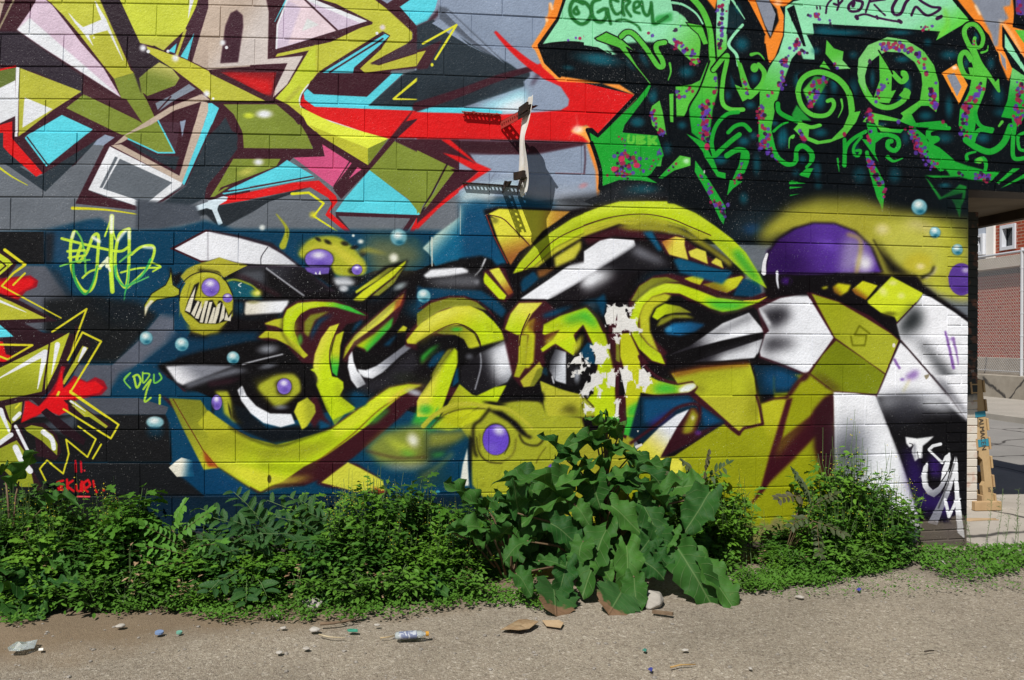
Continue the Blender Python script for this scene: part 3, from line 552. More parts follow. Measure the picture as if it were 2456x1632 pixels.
def mural_lower_left():
    T(0,0,1); P((12,34,50),'0,1150 1320,1150 1320,1400 0,1400'); P((168,158,44),'1230,1000 1520,1000 1520,1400 1230,1400'); P((140,138,22),'1500,1150 2080,1150 2080,1400 1500,1400'); P((210,211,216),'2070,1200 2220,1200 2220,1400 2070,1400')
    T(0,300)
    P(BL,'0,1010 450,990 800,900 950,880 1100,1000 1700,960 1920,900 2200,980 4900,1000 4900,3480 0,3480',6)
    P((70,76,86),'1280,700 1850,760 1900,900 1500,980 1280,980',4)
    B((14,66,98),870,960,140,90,.9,.8); P((30,64,92),'420,1010 700,1000 700,1300 520,1300',20)
    P((20,20,22),'0,1005 415,1005 420,1310 0,1310'); P((24,30,38),'415,1010 520,1010 500,1300 420,1310',8)
    T(0,600)
    P((84,88,98),'0,140 430,150 560,260 690,435 1000,450 1000,760 0,760',3,g=((34,38,42),300,500,950,600)); P((24,44,60),'440,150 560,200 700,440 640,440',8)
    P((22,24,26),'420,470 800,440 1300,500 1500,600 1290,870 1100,1065 700,1065 420,770',10)
    P((92,98,112),'1520,595 1640,600 1640,760 1700,800 1340,1060 1300,1070 1060,1290 1040,1375 700,1375 700,1080 1060,1080 1290,870',2,g=((80,84,96),1500,650,900,1300)); B((24,60,92),1700,830,180,140,.95,.7)
    P(BL,'1060,1290 1130,1160 1400,1050 1760,1300 1600,1400 1500,1560 1320,1560 1300,1420 1060,1375',8)
    T(0,900)
    P((74,78,88),'200,215 1300,215 1590,300 1560,370 720,370 0,420'); P((22,22,24),'0,420 720,370 1560,370 1620,500 1620,815 0,815',2); P((24,25,28),'0,825 1590,825 1920,1130 1920,1400 0,1400',1.5)
    P((60,66,76),'380,470 720,370 720,470 620,560',6)
    P(BL,'1590,215 1700,215 2352,215 2352,1400 2352,1130 1930,1130 1640,900 1610,640 1590,420',5,g=((10,60,96),1700,300,2100,1100)); P((14,34,50),'1300,1140 4200,1140 4200,1500 1300,1500',8)
    # tag, left
    T(0,300)
    for s,w,c in (('585,1070 700,1100 950,1160 1130,1190 1210,1150',26,YG),('700,1000 670,1120 670,1290 700,1420 780,1550 850,1560 900,1460 920,1280 930,1050 880,1050 820,1200 750,1290 730,1250 770,1130',30,YG),('720,1000 770,1080 800,1220 810,1390',18,(110,190,80)),('640,1190 800,1180',26,YG),('650,1250 800,1230',22,YG),('570,1330 700,1290 850,1270',16,(120,200,80)),('1055,860 1050,1100 1045,1300 1060,1568',42,YG),('1050,880 1010,990 990,1050',16,YG),('1070,1010 1090,1080',14,YG),('950,1330 1020,1270 1010,1330',34,(236,240,200)),
                ('1210,980 1130,1030 1090,1200 1090,1350 1130,1470 1190,1520 1215,1300 1220,980',30,YG),('1240,1220 1330,1150 1440,1140 1450,1220 1380,1360 1200,1530',26,YG),('1130,1290 1240,1200',18,(110,190,80)),('1140,1390 1300,1350 1510,1340 1440,1300',18,YG),('1510,1340 1440,1380',16,YG),('780,1440 850,1380 950,1350',20,YG),('1200,1520 1400,1430',14,(90,180,90))):
        L(c,w,s,soft=.9,a=.95)
    for s,w in (('1055,860 1050,1010',34),('880,1060 940,1100',30),('700,1010 680,1060',22),('1190,990 1110,1090',22),('1215,990 1220,1070',24),('1350,1150 1450,1160',18),('1010,1300 1030,1340',34)): L((234,238,226),w,s,soft=2.5)
    T(0,600)
    for s,w,c in (('690,140 710,280 770,390 820,410 880,300 920,150',26,(50,160,80)),('1050,0 1045,150 1060,405',36,YG),('1090,150 1100,260 1190,340 1220,150',22,(70,180,90)),('1420,90 1340,240 1200,350 1170,470',22,(60,170,90)),('1020,80 1010,110 1040,200',36,(226,232,190))): L(c,w,s,soft=.9,w2=w*.5)
    # small tag
    for s,w,c in (('1175,1215 1230,1155 1170,1220 1230,1300',14,(120,190,70)),('1255,1190 1300,1175 1325,1230 1290,1295 1265,1200',20,(170,205,60)),('1345,1150 1350,1250 1410,1170 1345,1160',15,(150,200,60)),('1350,1310 1420,1220 1380,1330 1365,1425 1420,1390',18,(170,205,60)),('1450,1170 1455,1250 1520,1210 1500,1160',16,(110,190,70)),('1505,1365 1505,1445',22,(180,205,60))): L(c,w,s,soft=.8)
    # left lettering with yellow outline
    P(MD,'0,0 110,60 160,140 80,250 0,300',2); P((200,205,50),'0,30 90,90 125,130 60,190 0,240'); L(MD,14,'0,100 60,150 0,200',sm=0)
    P((150,16,30),'0,270 180,250 290,240 365,290 350,350 250,390 170,480 100,470 0,420',2,sm=0); P((214,22,28),'0,300 150,275 290,265 335,295 310,340 190,400 150,450 60,420 0,400',3)
    L((222,205,40),30,'50,0 240,140 130,220 20,340 580,640',w2=12,sm=0); L((222,205,40),18,'240,220 130,330',sm=0)
    P(MD,'0,410 200,480 550,670 230,690 560,850 340,1010 0,1150 0,660',1.5); P((186,178,52),'0,440 120,490 440,645 0,660'); L(WB,24,'0,480 250,585',w2=6,sm=0); P(CY,'0,700 135,815 0,822')
    P((205,20,26),'0,860 30,860 60,980 170,1010 60,1060 0,1050',2); L((222,205,40),20,'0,890 310,895 80,1030 0,1000',sm=0)
    L((222,205,40),18,'495,770 820,555 640,1035 780,775 955,860 665,1340 1010,1568',sm=0)
    P(MD,'160,770 700,790 720,700 740,720 640,1060 700,1100 460,1340 380,1400 0,1450 0,1080 460,830',1.5); P((28,20,24),'800,800 860,880 880,860 720,1120 600,1300 550,1280 760,860',1)
    P((180,178,48),'0,1110 470,880 400,1330 0,1420',1,g=((140,140,30),200,1000,150,1400)); P((190,186,50),'470,880 660,775 540,1100 430,1320 440,1150'); L(WB,10,'0,1205 430,965',w2=60,sm=0); L(WB,60,'430,965 360,1305',w2=8,sm=0); L(WB,50,'545,890 490,1170',w2=6,sm=0); L(MD,16,'470,880 410,1330',sm=0)
    P((176,170,44),'780,900 835,920 610,1265 580,1260'); L(WB,40,'800,930 740,1050',w2=10,sm=0)
    P((150,14,30),'580,1090 620,1100 560,1280 600,1310 700,1180 820,1240 900,1195 980,1230 1015,1300 960,1360 760,1400 640,1440 660,1520 560,1540 480,1480 340,1568 220,1568 260,1410 360,1470 480,1330 540,1230',2)
    P((214,18,26),'590,1120 600,1300 720,1210 820,1250 900,1230 980,1290 940,1340 740,1390 620,1420 560,1540 450,1480 330,1550 250,1560 270,1420 370,1480 520,1320',2)
    L((222,205,40),18,'640,1035 780,775 955,860 665,1340 1010,1568',sm=0); L((226,206,50),22,'560,1335 510,1440',sm=0); P(MD,'600,1440 650,1400 900,1568 700,1568'); P((176,170,44),'640,1430 680,1420 860,1568 800,1568'); L(WB,20,'665,1435 800,1540',w2=6,sm=0)
    P(MD,'0,1440 240,1390 200,1568 0,1568'); P((170,164,44),'40,1460 220,1430 200,1568 60,1568'); L(WB,30,'0,1500 40,1568',sm=0)
    T(0,900)
    P((214,18,26),'240,240 360,300 420,250 540,200 640,270 650,330 560,380 440,330 330,390 200,450 230,330',2); P(MD,'220,230 300,230 370,290 460,190 400,220 260,200')
    P(MD,'600,235 680,230 1050,470 1010,500 700,290 640,270',1); P((170,164,44),'645,240 700,240 1020,480 1000,498 720,310'); L(WB,20,'668,245 810,340',w2=6,sm=0)
    L((222,205,40),18,'665,150 1120,465 1045,595 600,320',sm=0); L((222,205,40),16,'740,480 905,600 825,770 625,605 650,740 600,925 445,800 380,880 435,990',sm=0); L((222,205,40),16,'955,650 875,785',sm=0)
    P((36,18,26),'390,350 440,310 810,600 790,660 600,560',1); P(MD,'0,270 60,280 240,200 210,400 110,470 300,450 420,450 540,560 580,720 530,800 350,760 330,560 200,480 320,900 420,1080 330,1100 270,900 0,700',1)
    P((150,150,44),'50,290 215,250 200,400 110,460'); P((190,190,50),'0,330 110,470 100,545 0,640',1); L(WB,50,'10,330 90,530',w2=20,sm=0); L(WB,44,'110,560 0,640',sm=0); L(WB,36,'190,360 135,415',sm=0); L(WB,30,'150,480 270,720',sm=0)
    P((150,150,40),'230,500 300,470 400,490 500,560 545,650 540,755 400,620 260,530',1,sm=0); L(WB,50,'410,535 490,600 510,690',w2=40); P((150,150,40),'0,690 160,610 250,740 280,830 330,1050 200,1050 0,850'); L(WB,56,'150,680 200,790 290,900',sm=0); L(MD,14,'0,680 170,600',sm=0); L((220,206,50),18,'190,270 150,310',sm=0)
    L((196,20,36),18,'712,805 718,910',sm=0); L((196,20,36),20,'762,815 768,910',sm=0); B((196,20,36),795,895,12,14,.3)
    for s in ('600,990 545,1010 590,1040 545,1070 620,1075','635,980 640,1080','690,990 640,1035 700,1090','720,1030 725,1080 760,1085 765,1020','775,1090 790,1020 770,1000','830,985 790,1020 810,1060 850,1030 830,985','880,995 890,1050','740,1090 800,1080 830,1095','900,1080 915,1100'): L((214,22,30),22,s,soft=.8)
    B((214,22,30),975,1078,16,16,.3); L((200,60,70),16,'730,1140 845,1142',sm=0)
    P((226,222,206),'1590,868 1660,805 1710,775 1810,800 1830,950 1665,955',.8,g=((20,84,118),1690,860,1810,880)); B((14,52,84),1830,870,70,100,.9,.6)
def mural_creatures():
    T(0,0,1)
    P((13,9,12),'505,705 560,640 640,640 700,640 760,700 900,650 1000,650 1130,590 1190,640 1300,560 1450,540 1560,560 1760,640 1800,720 1960,640 2120,650 2200,700 2330,790 2330,1320 1800,1330 1620,1200 1500,1020 1300,1090 900,960 700,1010 520,960 400,905',2)
    for x,y,rx,ry,al in ((600,735,70,40,.9),(700,760,50,30,.7),(880,690,90,50,.6),(1010,740,60,40,.8),(1150,640,60,50,.7),(1330,690,90,40,.5),(1420,720,40,60,.6),(860,960,60,40,.7),(760,1000,80,30,.5),(1590,680,80,50,.6),(1680,620,80,50,.6),(1120,900,30,60,.5)): B((10,62,86),x,y,rx,ry,.95,al)
    T(0,600); P((8,48,74),'1640,760 1800,820 1930,830 2100,800 2352,800 2480,790 2400,860 1900,955 1480,1075 1340,1060 1660,800',10); P((8,48,74),'1230,460 1700,470 1690,640 1500,600',10,a=.9); P((14,22,28),'800,450 1340,470 1360,640 1480,600 1340,720 1050,700',16,a=.8)
    T(500,600); P((8,44,66),'230,780 480,770 420,840 0,930 0,800',8)
    # upper wing and top fish
    T(0,300); P(M2,'1600,1165 1935,985 2352,1065 2352,1320 2250,1310 2050,1240 1900,1300'); P(WB,'1645,1165 1940,1005 2352,1090 2352,1310 2280,1300 2060,1250 1960,1275 1890,1275')
    T(500,300)
    P((40,30,40),'0,985 290,1040 600,1110 900,1350 1200,1568 500,1568 380,1400 0,1340',3); P(WB,'0,1005 290,1065 560,1140 700,1220 845,1330 500,1315 290,1300 100,1250 0,1278',1.5,g=((190,192,200),500,1200,850,1300)); L((60,58,64),8,'560,1150 500,1240 495,1310')
    P((60,62,70),'270,1345 540,1345 850,1335 1150,1568 560,1568 500,1540 290,1440',6,g=((16,14,18),450,1380,900,1500)); L((170,172,180),12,'545,1345 900,1620',soft=1)
    B((90,84,40),950,1180,160,150,.9,.7); P(Y3,'860,1240 900,1130 1000,1060 1200,1050 1330,1130 1420,1220 1480,1300 1470,1400 1330,1430 1180,1400 1100,1300',4,sm=1); P((198,184,56),'910,1200 1000,1130 1180,1120 1280,1180 1430,1290 1440,1380 1300,1300 1150,1180',8,sm=1)
    for x,y,rx,ry,an in ((1030,1075,50,26,30),(1120,1100,60,30,30),(1280,1115,60,34,15),(1370,1150,60,30,-10),(1350,1370,60,50,0),(1450,1200,50,60,0)): B(K2,x,y,rx,ry,.8,.85,an)
    eye(1040,1262,140,100); eye(1395,1360,52,52); P(K2,'900,1335 1150,1325 1200,1440 1400,1420 1500,1440 1400,1520 1250,1500 1180,1540 1050,1450 920,1400',5); P((196,200,206),'1170,1440 1300,1440 1390,1480 1340,1510 1200,1510',6); B((200,204,210),1270,1540,60,40,.9,.9); P((104,80,168),'905,1340 1150,1340 1130,1400 1000,1410 930,1380',2); P(WB,'1010,1380 1025,1410 1000,1400',1); P(WB,'1050,1370 1060,1410 1035,1405',1)
    L(Y3,66,'700,1140 735,1040 730,960 640,840',w2=8,soft=2); L((120,120,30),14,'745,1060 740,980',soft=1); B((208,214,210),505,965,42,40,.8); bubble(1785,1060,92); B((226,228,220),1740,1250,70,70,.85); B((220,224,220),1430,1095,44,34,.9); B((220,224,220),1360,1040,22,20,.8)
    P((112,112,70),'1480,1050 1700,1060 1950,1120 2050,1250 1900,1350 1600,1430 1500,1300',26,a=.8); P((150,146,60),'1360,1200 1500,1150 1700,1220 1500,1200',6,a=.9); B((226,228,214),1740,1250,66,66,.9); bubble(1785,1060,80); P((160,150,50),'1880,1040 1990,1120 1950,1100',8,a=.8)
    P((20,98,128),'2020,1160 2352,880 2352,1280 2130,1330 2080,1220',2,g=((200,214,196),2250,1200,2100,1080)); T(1000,300)
    P((12,92,128),'55,1160 180,1030 400,870 410,760 640,760 720,1060 850,1300 730,1300 560,1210 180,1325 130,1215',3,g=((176,200,190),330,1130,190,1000)); P((12,70,106),'420,760 620,770 660,860 760,1100 830,1300 420,1250',14); L((220,220,204),12,'140,1060 142,1330',a=.8); L((200,206,196),8,'408,760 408,1030',a=.7)
    P((12,74,110),'400,640 720,740 720,700 1000,690 1300,740 1260,800 620,810 420,790',14); P((190,204,206),'380,690 450,630 720,630 720,700 560,700 440,740',12,a=.9)
    P(K2,'0,1420 60,1370 300,1290 600,1230 700,1260 760,1340 640,1420 520,1500 0,1520',4); P(WB,'60,1420 150,1370 320,1330 480,1370 500,1400 300,1430 90,1450',3); L((190,192,198),12,'645,1260 600,1350 545,1420',soft=1.5,w2=4)
    # diagonal yellow bars
    T(500,600)
    P(K2,'1350,420 1650,160 1880,90 1800,260 1650,420 1400,520',5); P((200,196,40),'1380,390 1690,170 1760,160 1600,280 1390,410',2,g=((120,118,40),1450,350,1690,190)); P((206,206,36),'1360,470 1450,390 1860,100 1850,130 1740,250 1550,400 1420,510',1.5); P((130,128,40),'1540,430 1740,260 1850,150 1740,320 1600,430',2); L(M2,8,'1530,430 1760,250',a=.8)
    B((190,206,210),1800,340,110,50,.95,.7,-25)
    # dark body between the fish
    P(K2,'200,190 540,170 900,430 1350,470 1500,480 1460,620 1000,470 600,620 330,640 330,490 240,470',4); P((86,90,98),'330,190 530,180 540,360 640,430 530,330 250,250',10,a=.8); L((170,172,180),12,'545,175 900,430',soft=1.2); P((50,24,30),'230,230 340,240 700,430 640,440',6,a=.8); B((190,194,200),1270,360,70,50,.9,.8); B((150,154,162),1280,270,110,40,.9,.7)
    P((12,80,96),'165,270 230,285 400,320 450,400 520,460 240,455 200,360',4); L((150,158,40),20,'160,300 250,280 400,330 480,400',w2=14,soft=1.5); B((210,200,60),450,405,80,60,.9,.9); B((230,224,120),462,405,34,30,.9); L((200,210,206),10,'310,312 285,330 305,345'); L((200,210,206),8,'290,395 305,405')
    P((222,218,204),'340,590 350,490 760,475 740,530 690,590 350,612',3,g=(WB,400,500,640,580)); B((150,146,90),420,490,90,30,.9,.7)
    # biting fish at left
    T(0,600)
    P(K2,'1580,150 1610,250 1650,350 1700,300 1720,200 1640,240',4); P(Y3,'1365,640 1360,520 1430,410 1560,330 1600,250 1610,170 1630,330 1690,370 1700,420 1640,440 1480,470 1400,530',1.2,ol=(K2,8)); P((216,212,190),'1365,630 1365,540 1420,470 1450,480 1400,540',2)
    P((170,158,48),'1700,250 1760,180 1840,140 1900,120 1990,100 2065,72 2180,115 2330,140 2250,170 2110,260 1950,290 1750,320',1.5); P(K2,'1860,180 1950,190 2060,200 2120,230 1990,210 1880,210',4); P((178,166,50),'1880,140 1990,100 2065,72 2240,130 2330,145 2110,255 2060,200',1)
    B((176,166,44),1940,490,258,285,.05); P((176,166,44),'1690,640 1730,470 1800,760 1920,800 2050,760 2190,620 2190,480 1700,480',2); P((150,138,36),'1690,600 1760,700 1900,760 2050,740 2150,660 2050,780 1920,800 1800,770',6); L((110,100,30),10,'1760,450 1800,300 1880,240',a=.6); L((196,186,56),26,'1800,300 1900,230 2050,240',soft=3)
    L(K2,10,'1690,480 1700,350 1800,240 1950,205 2100,260 2190,420',a=.8)
    P(K2,'1740,580 1770,480 1830,330 1880,300 1830,470 1900,490 2000,470 2190,490 2195,560 2160,660 2040,695 1880,690 1800,620',1.5)
    for s in ('1745,570 1790,450 1845,340 1820,470 1790,590','1800,600 1860,480 1880,490 1830,630','1835,640 1900,480 1930,480 1870,650','1880,680 1930,480 1960,480 1910,685','1925,690 1970,490 2000,490 1950,690','1960,690 2010,540 2030,540 2000,690','2000,690 2040,520 2080,490 2060,600 2030,692','2060,690 2100,500 2120,520 2110,640','2110,660 2130,580 2150,640 2180,600 2170,670'): P((214,208,188),s,1)
    for s in ('1900,470 1930,480 1900,560','2000,470 2060,470 2040,540','2080,470 2190,470 2190,560 2150,620 2130,560'): P((176,166,44),s,1.5)
    eye(1980,350,88,90); eye(2140,450,48,44); bubble(1375,825,68); bubble(1710,885,72)
    # lower left arm: dark bars, eyes, crescent
    P(K2,'1480,1080 1900,960 2352,860 2700,880 3000,1000 3000,1290 2352,1330 1750,1330 1500,1120',4); P((226,226,232),'1560,1095 1800,1080 2200,1090 1720,1270 1660,1240',3,g=((120,122,132),1700,1240,1850,1090)); P(M2,'1440,1085 1760,1330 1730,1330 1580,1180',2); P((130,134,146),'1740,1260 2200,1110 2352,1130 2000,1220 1760,1300',8,a=.8)
    T(500,600)
    B((150,154,164),560,930,150,70,.95,.85,-5); B((120,124,134),560,1090,140,40,.95,.7,-12); L((200,202,210),12,'320,1075 450,1040 700,980',soft=1.2); bubble(232,1010,66); P((50,24,34),'0,1240 200,1210 330,1200 200,1260 0,1290',6,a=.7)
    P((50,48,16),'420,1220 640,1160 820,1180 860,1330 720,1450 600,1460 480,1350',10); P(Y3,'470,1290 540,1230 640,1180 800,1170 860,1260 850,1340 740,1430 640,1470 560,1400',6,sm=1); B((24,20,20),700,1290,120,110,.6,.8); eye(712,1280,72,78); P(Y3,'470,1290 560,1230 640,1280 630,1390 520,1350',6,a=.9); P(Y3,'780,1180 850,1220 860,1330 790,1370 800,1260',5,a=.9)
    T(500,900)
    P(Y3,'60,150 180,150 240,260 270,400 330,460 240,440 150,360 130,240',4,sm=0); eye(78,255,52,76); B(K2,200,330,16,110,.8,.7,-12); B(K2,40,330,30,110,.9,.6)
    P(K2,'210,120 330,90 420,380 560,500 830,470 1050,470 1160,500 820,620 600,640 330,530 220,400',4,a=.85); P(WB,'275,140 320,100 360,190 450,290 580,360 780,365 815,455 680,490 520,450 400,360 310,240',2); B((150,152,160),310,150,36,60,.9,.6); B((130,136,150),680,300,110,40,.95,.7)
    P((10,66,98),'1040,510 1060,430 1100,380 1130,420 1140,500',3); P(M2,'960,210 1020,200 1100,400 1170,480 1050,420 1000,500 930,420',4); P(Y3,'805,345 840,260 930,210 1000,280 1010,350 930,480 880,515 850,440',1.5,g=((214,206,50),960,320,850,330))
    # long yellow sickle
    P(M2,'-450,190 -20,620 100,860 470,1110 640,1060 900,1040 1100,960 1370,770 1800,400 1900,300 2352,200 2352,120 1900,70 1700,110 1500,240 1170,480 850,640 640,660 400,590 200,480',3)
    T(0,900); P(Y4,'1590,215 1890,235 1950,330 2100,430 2280,560 2352,600 2352,1060 2060,870 1920,890 1730,520',1.2,g=((206,196,44),1800,300,2200,850)); L((90,40,24),8,'1630,225 1780,480 1920,720 2050,870',soft=1,sm=0); P((150,50,24),'1910,700 2030,840 2060,870 1960,860 1930,800',4,a=.9); B((206,202,20),2270,650,120,60,.9,.8)
    T(500,900)
    P(Y1,'0,560 -100,450 0,330 200,490 400,590 640,655 820,610 1170,500 1500,260 1700,120 1880,85 2000,95 1800,200 1650,330 1500,470 1300,620 1100,760 900,860 700,1000 620,1030 490,1095 330,1010 100,850 0,740',1.5,g=((176,168,40),700,900,100,500)); P((222,206,58),'110,860 330,990 490,1090 640,1030 800,1010 1000,950 700,960 400,870',10,a=.8); P((214,214,40),'1170,500 1500,260 1700,120 1880,85 1960,95 1700,220 1450,440 1200,600',8,a=.8)
    L((110,70,20),10,'1010,820 1350,560 1600,330 1800,200',soft=1.2); L(M2,26,'1340,760 1500,610 1700,430 1830,290',soft=2); P(GN,'1470,480 1690,310 1700,330 1580,440',8,a=.9); P((160,154,36),'460,690 860,640 1200,640 900,800 470,810',14,a=.6); B((40,34,14),572,975,24,48,.4); L((160,150,30),5,'570,850 572,920')
    # S strokes, centre left
    T(500,600)
    P(M2,'690,790 690,640 730,540 830,480 1000,465 1200,470 1500,600 1500,650 1300,700 1150,900 1000,1080 880,1060 700,860 540,850 450,830 560,740 520,690 640,640',3)
    P(BL,'960,860 970,760 1040,650 1180,600 1060,680 1000,780',6); P(BL,'1340,780 1380,700 1450,650 1440,690 1360,770',4); P(Y4,'900,780 900,680 960,610 1140,575 1000,660 960,760 940,820',3); P(Y1,'700,770 700,650 740,560 840,500 1000,485 1180,492 1330,532 1490,620 1400,600 1200,540 1080,532 960,550 870,600 820,680 815,770 860,900 930,1000 850,960 720,830',1.2,g=(GN,1050,500,1300,550)); L(M2,7,'860,860 815,760 830,660 900,590 1010,560 1150,575'); B(GN,860,840,40,80,.95,.8)
    P((190,184,40),'530,690 620,655 700,640 695,745 640,720 540,700',1.5); P((190,184,40),'470,820 540,760 700,770 820,880 940,990 900,1020 760,900 640,840 560,825 500,830',1.5)
    P(Y1,'1140,720 1235,690 1190,790 1150,930 1140,1060 1165,1190 1215,1200 1268,1240 1272,1300 1235,1370 1385,1485 1170,1600 1110,1500 1010,1260 1030,1180 985,1100 1000,980 1060,830',1.2,g=((220,206,70),1180,1000,1000,900)); P((196,196,36),'1170,900 1200,800 1275,760 1240,900 1230,1060 1210,1190 1165,1150 1145,1010',2,g=(GN,1200,950,1190,1120)); L(M2,7,'1230,700 1150,900 1140,1050 1165,1180'); P(K2,'930,1150 1010,1170 1030,1230 1000,1280 930,1260',4); P(Y1,'955,1125 1000,1110 1045,1150 1040,1220 1000,1150',1.5)
    P(K2,'1370,880 1500,960 1650,1000 1800,890 1950,880 1700,1150 1540,1220 1420,1180 1370,1050',5); P(M2,'1260,1040 1280,900 1380,780 1700,500 1860,360 1850,480 1760,680 1600,860 1480,960 1380,900 1300,1060',3); P(Y2,'1265,1030 1290,920 1380,800 1520,680 1700,520 1840,410 1800,520 1650,660 1500,770 1370,860 1310,960',1.5,g=((214,210,40),1400,800,1350,900)); P(Y1,'1390,900 1560,790 1740,630 1720,720 1600,850 1490,960 1470,930',3,g=(GN,1480,820,1560,880)); P((150,50,30),'1760,480 1840,410 1820,520 1740,600',5,a=.7); L(M2,7,'1380,870 1600,710 1800,540')
    P(WB,'1310,1100 1320,1000 1352,950 1365,1050 1400,1140 1460,1195 1540,1210 1640,1150 1800,1000 1945,890 1850,890 1760,960 1580,1090 1480,1130 1400,1120 1480,1260 1400,1300 1340,1220',2,g=((120,122,132),1500,1180,1700,960)); P((50,50,58),'1380,1180 1500,1240 1640,1180 1900,950 1960,940 1980,1080 1850,1230 1600,1320 1440,1340',14,a=.6); B((30,34,24),1850,1200,200,90,.9,.6); P(BL,'1370,1330 1440,1350 1500,1400 1480,1460 1400,1480 1330,1400',5); P(BL,'1640,900 1720,830 1780,790 1700,900',5)
    P((198,190,44),'1770,775 1830,710 1870,730 1850,770',2); P(M2,'1850,900 1860,790 2000,640 2200,490 2352,430 2352,760 2100,900 2000,960',3); P(Y4,'2000,620 2120,520 2352,460 2352,520 2180,560 2060,650',1.5)
    P((210,200,44),'1860,850 1990,690 2150,590 2352,535 2352,700 2200,730 2060,800 1960,885 1870,880',1.5); B(GN,2290,750,110,50,.95,.8); P((120,80,20),'2000,880 2100,800 2200,780 2060,880',10,a=.7); P(Y4,'1990,1000 2100,880 2180,850 2200,900 2000,1075',4,g=(GN,2000,1040,2130,900)); P(BL,'2080,1080 2130,1000 2230,930 2200,1010 2120,1090',4); P(Y4,'2150,1090 2250,930 2310,910 2220,1100 2120,1230',3)
    P(Y1,'1960,1568 2060,1320 2200,1080 2325,910 2352,960 2352,1040 2280,1250 2170,1568',1.5,g=((220,206,70),2250,1200,2130,1180)); P(BL,'2290,1290 2352,1100 2352,1240',2); P((46,48,28),'1850,1330 2050,1200 2100,1230 2060,1330',12,a=.7); L((214,190,60),40,'1700,1420 1850,1310 2000,1270',soft=4,w2=12); B((180,186,196),1940,1340,130,50,.95,.85,15); P(GN,'1960,1568 2010,1480 2120,1420 2160,1568',10,a=.9)
    T(500,900); P(GN,'1905,460 1990,290 2050,240 2160,330 2080,440 2000,470',8,a=.9); P((150,150,50),'1640,540 1960,470 2060,470 2060,830 1900,870 1600,820 1480,690',14,a=.85); B((234,232,216),1920,610,90,110,.95,.95,-20); P((200,200,60),'1660,590 1860,640 1960,760 1760,700',12,a=.8); P(GN,'1820,700 1960,740 1900,770 1820,740',10,a=.6); L((70,40,40),20,'1480,710 1640,750 1800,780 2040,770',soft=4,a=.7); P((170,166,150),'1600,840 2150,830 2000,880 1750,890',12,a=.7); L((110,130,90),26,'2000,1000 2200,880 2352,840',soft=8,a=.6); B((30,110,140),2225,925,26,24,.6); B((60,150,180),2155,1095,24,22,.5)
    P(Y1,'1190,470 1280,370 1385,335 1240,205 1170,230 1110,250 1170,440',2,a=.6); P(M2,'1040,960 1200,830 1300,820 1390,830 1600,960 1690,1110 1560,1120 1100,1050 1010,1020',4); P(Y2,'1060,1010 1200,900 1310,820 1420,870 1640,990 1660,1090 1580,1080 1400,1100 1180,1040',2); P((140,40,30),'1540,1050 1650,1090 1690,1110 1600,1125',4)
    # centre arch, claws and the folded A
    T(1000,600)
    P(BL,'0,340 380,370 600,380 760,480 840,570 800,640 700,560 560,470 380,440 200,470 0,560',4); bubble(62,430,72); B((180,200,210),60,390,40,20,.9,.6)
    P(K2,'0,190 60,190 300,150 700,150 640,290 620,370 300,360 40,350',5); P(WB,'60,240 130,185 420,165 480,190 480,215 300,245 90,265',3); P((120,122,130),'60,290 400,240 560,240 620,330 540,350 200,340',14,a=.7); L((200,202,206),12,'640,90 600,180 545,240',soft=1.2,w2=6); B((150,152,160),560,300,40,40,.9,.5)
    P(M2,'620,200 780,150 830,180 910,420 830,490 760,470 640,340',3); P(Y1,'625,270 640,210 840,430 820,470 770,460 630,310',1.5); P(Y2,'680,190 770,165 905,400 860,430',1.5,g=((130,60,30),780,250,870,440))
    P(BL,'980,390 1000,300 1090,205 1140,270 1000,400',3); P(K2,'940,460 1000,390 1150,310 1500,60 1960,0 2200,0 2000,200 1700,430 1300,500 960,480',4); P(WB,'970,460 1250,270 1600,20 1650,0 1960,0 1870,70 1560,290 1300,440 1230,465',1.5); P((20,16,20),'1250,460 1500,320 1870,70 2000,40 2100,120 1900,420 1400,500',6); B((216,218,224),1640,270,180,70,.95,.95,-33)
    P(M2,'0,560 130,470 300,430 450,430 600,490 700,580 830,780 840,850 780,700 600,500',2); P(Y4,'0,600 130,500 300,450 440,450 560,490 660,570 500,530 300,540 150,600 0,720',2); P(Y1,'0,780 60,690 200,590 360,530 500,525 620,580 720,670 800,770 835,855 720,900 605,955 590,860 540,770 430,705 320,705 180,770 0,880',1.2,g=((222,206,50),500,800,350,560)); L(M2,8,'0,880 180,765 330,700 430,705 540,770 590,860 605,955')
    P(Y4,'180,780 320,710 430,715 540,790 590,900 580,955 480,920 440,840 360,800 250,800',2,g=((200,196,40),300,780,560,900)); B(GN,370,745,80,34,.95,.9); P(K2,'0,870 130,800 300,800 420,840 480,930 420,1000 350,920 200,950 30,1080 0,1000',6); P(GN,'40,1000 120,930 220,880 100,990 40,1070',6); P(BL,'100,1090 150,1000 250,940 200,1040 130,1110',4); P(Y4,'130,1180 250,990 330,930 250,1080 140,1220',3); P(Y1,'0,1420 40,1350 180,1150 350,920 385,970 370,1040 280,1230 200,1450 150,1568 0,1568',1.2,g=((218,204,66),250,1200,150,1170)); B(GN,80,1500,110,80,.95,.9); P(BL,'330,1270 370,1120 410,1090 400,1200',2)
    P(K2,'380,960 500,930 830,840 960,810 950,1000 900,1180 850,1270 580,1380 480,1340 390,1200',3); P((190,194,204),'420,1100 600,960 835,850 950,825 945,1000 900,1150 850,1240 580,1360 500,1330 410,1240',2,g=((24,22,26),880,960,560,1100)); P(WB,'700,960 940,830 940,990 880,1150 760,1230 720,1100',16,a=.9); L((170,172,182),10,'595,970 600,1100 545,1310',soft=1.5); B((140,144,156),490,1000,60,50,.95,.5)
